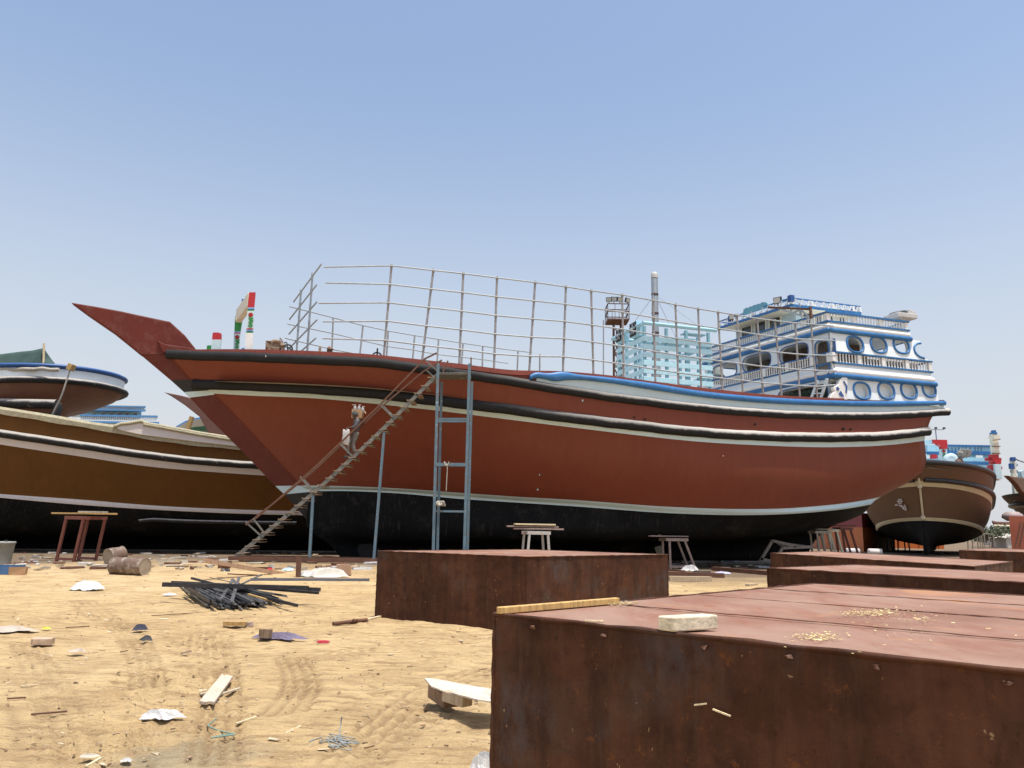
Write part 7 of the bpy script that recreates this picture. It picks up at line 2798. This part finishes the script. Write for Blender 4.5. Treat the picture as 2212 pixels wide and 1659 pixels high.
def track(pts, width, kind, lug=.28, depth=.02, strength=1.0):
    """wheel track pressed in the sand: 'lug' = cross bars, 'rib' = lengthwise grooves"""
    global Z, SHADE_SCUFF
    P = [G(*p) for p in pts]
    P = smooth_path([V((p.x, p.y, 0)) for p in P], 8)
    best = np.full(X.shape, 9.0)
    arc = np.zeros(X.shape)
    sgn = np.zeros(X.shape)
    s = 0
    for a, b in zip(P[:-1], P[1:]):
        d = b - a
        L = d.length
        if L < 1e-6:
            continue
        d /= L
        t = np.clip((X - a.x) * d.x + (Y - a.y) * d.y, 0, L)
        ex, ey = X - a.x - d.x * t, Y - a.y - d.y * t
        dist = np.hypot(ex, ey)
        m = dist < best
        best = np.where(m, dist, best)
        arc = np.where(m, s + t, arc)
        sgn = np.where(m, ex * -d.y + ey * d.x, sgn)
        s += L
    wob = vnoise(X, Y, .35, 13) * .08
    inside = 1 - ss(width * .42, width * .54, best + wob * .5)
    fade = np.clip(.85 + 1.1 * vnoise(X, Y, .7, 11), 0, 1.1) * strength
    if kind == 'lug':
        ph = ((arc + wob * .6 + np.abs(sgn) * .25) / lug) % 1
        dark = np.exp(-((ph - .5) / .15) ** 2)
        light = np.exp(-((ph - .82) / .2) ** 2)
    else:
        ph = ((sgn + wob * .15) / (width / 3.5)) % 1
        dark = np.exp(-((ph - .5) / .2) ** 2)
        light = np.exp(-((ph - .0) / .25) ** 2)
    SHADE_SCUFF = np.maximum(SHADE_SCUFF, fade * inside * (.10 + .85 * dark))  # groove shadows and compacted tone painted into the sand colour
    Z = Z + fade * inside * (-depth * .5 - depth * dark + depth * .8 * light)


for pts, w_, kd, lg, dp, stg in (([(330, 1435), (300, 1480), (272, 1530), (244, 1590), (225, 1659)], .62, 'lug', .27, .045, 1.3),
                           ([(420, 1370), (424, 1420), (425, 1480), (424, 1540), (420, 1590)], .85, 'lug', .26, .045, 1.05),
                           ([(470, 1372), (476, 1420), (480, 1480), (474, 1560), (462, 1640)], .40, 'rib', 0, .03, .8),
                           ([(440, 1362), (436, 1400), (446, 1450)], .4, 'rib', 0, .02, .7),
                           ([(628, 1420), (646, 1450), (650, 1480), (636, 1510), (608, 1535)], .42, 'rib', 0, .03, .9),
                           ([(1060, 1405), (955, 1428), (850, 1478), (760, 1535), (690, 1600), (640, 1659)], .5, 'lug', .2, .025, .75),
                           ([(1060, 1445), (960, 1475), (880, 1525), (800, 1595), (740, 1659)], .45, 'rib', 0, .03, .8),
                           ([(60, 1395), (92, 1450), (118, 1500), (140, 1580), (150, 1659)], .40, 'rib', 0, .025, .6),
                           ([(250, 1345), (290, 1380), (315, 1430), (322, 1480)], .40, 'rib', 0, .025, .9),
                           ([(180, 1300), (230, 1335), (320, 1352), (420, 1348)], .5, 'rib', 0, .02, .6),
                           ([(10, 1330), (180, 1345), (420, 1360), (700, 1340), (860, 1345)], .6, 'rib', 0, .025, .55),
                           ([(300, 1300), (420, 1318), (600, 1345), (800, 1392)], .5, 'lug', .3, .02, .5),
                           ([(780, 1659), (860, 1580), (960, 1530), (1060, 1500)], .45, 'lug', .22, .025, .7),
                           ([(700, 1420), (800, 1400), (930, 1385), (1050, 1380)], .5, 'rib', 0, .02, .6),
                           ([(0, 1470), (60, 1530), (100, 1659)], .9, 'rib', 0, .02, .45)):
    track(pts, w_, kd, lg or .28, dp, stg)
# scuffed, darker patches between the tracks
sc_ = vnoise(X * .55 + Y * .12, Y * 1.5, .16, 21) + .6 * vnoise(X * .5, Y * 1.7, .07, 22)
SHADE_SCUFF = np.maximum(SHADE_SCUFF, np.clip((sc_ - .28) * 2.6, 0, .8) * np.clip(.5 + 1.6 * vnoise(X, Y, 1.6, 23), .1, 1) * nearm)
nx, ny = X.shape
me = bpy.data.meshes.new('ground')
co = np.stack([X, Y, Z], -1).reshape(-1, 3).astype(np.float32)
idx = np.arange(nx * ny).reshape(nx, ny)
quads = np.stack([idx[:-1, :-1], idx[1:, :-1], idx[1:, 1:], idx[:-1, 1:]], -1).reshape(-1, 4)
me.vertices.add(len(co))
me.vertices.foreach_set('co', co.ravel())
me.loops.add(quads.size)
me.loops.foreach_set('vertex_index', quads.ravel().astype(np.int32))
me.polygons.add(len(quads))
me.polygons.foreach_set('loop_start', np.arange(0, quads.size, 4, dtype=np.int32))
me.polygons.foreach_set('loop_total', np.full(len(quads), 4, dtype=np.int32))
me.polygons.foreach_set('use_smooth', np.ones(len(quads), dtype=bool))
me.update(calc_edges=True)
me.validate()
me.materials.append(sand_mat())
me.attributes.new('shade_scuff', 'FLOAT', 'POINT').data.foreach_set('value', SHADE_SCUFF.reshape(-1).astype(np.float32))
go = bpy.data.objects.new('ground', me)
COL.objects.link(go)
tag(go, kind='structure')

# ================================================================== LIGHT
EL = math.radians(78)
sh_dir = V((.60, -.80, 0)).normalized()
sdir = V((sh_dir.x * math.cos(EL), sh_dir.y * math.cos(EL), math.sin(EL)))
sun = bpy.data.lights.new('sun', 'SUN')
sun.energy = 3.7
sun.angle = math.radians(.6)
sun.color = (1, .955, .88)
so = bpy.data.objects.new('sun', sun)
COL.objects.link(so)
so.rotation_euler = (-sdir).to_track_quat('-Z', 'Y').to_euler()
w = bpy.data.worlds.new('World')
SC.world = w
w.use_nodes = True
nt = w.node_tree
sky = nt.nodes.new('ShaderNodeTexSky')
sky.sky_type = 'NISHITA'
sky.sun_disc = False
sky.sun_elevation = EL
sky.sun_rotation = math.atan2(sdir.x, sdir.y)
sky.air_density = 1.2
sky.dust_density = 2.6
sky.ozone_density = 1.6
bg = nt.nodes['Background']
# dusty lavender-white band low on the horizon
tcw = nt.nodes.new('ShaderNodeTexCoord')
sepw = nt.nodes.new('ShaderNodeSeparateXYZ')
nt.links.new(tcw.outputs['Generated'], sepw.inputs[0])
rw = nt.nodes.new('ShaderNodeValToRGB')
rw.color_ramp.interpolation = 'EASE'
rw.color_ramp.elements[0].position, rw.color_ramp.elements[0].color = 0.0, (.9, .9, .9, 1)
rw.color_ramp.elements[1].position, rw.color_ramp.elements[1].color = .58, (.05, .05, .05, 1)
nt.links.new(sepw.outputs[2], rw.inputs[0])
mxw = nt.nodes.new('ShaderNodeMix')
mxw.data_type = 'RGBA'
nt.links.new(rw.outputs[0], mxw.inputs[0])
nt.links.new(sky.outputs[0], mxw.inputs[6])
mxw.inputs[7].default_value = (3.75, 3.85, 4.08, 1)
nt.links.new(mxw.outputs[2], bg.inputs[0])
bg.inputs[1].default_value = .136
SC.view_settings.view_transform = 'Standard'
SC.view_settings.look = 'None'
SC.view_settings.exposure = .48
SC.view_settings.gamma = 1
SC.cycles.use_denoising = True
SC.cycles.max_bounces = 6
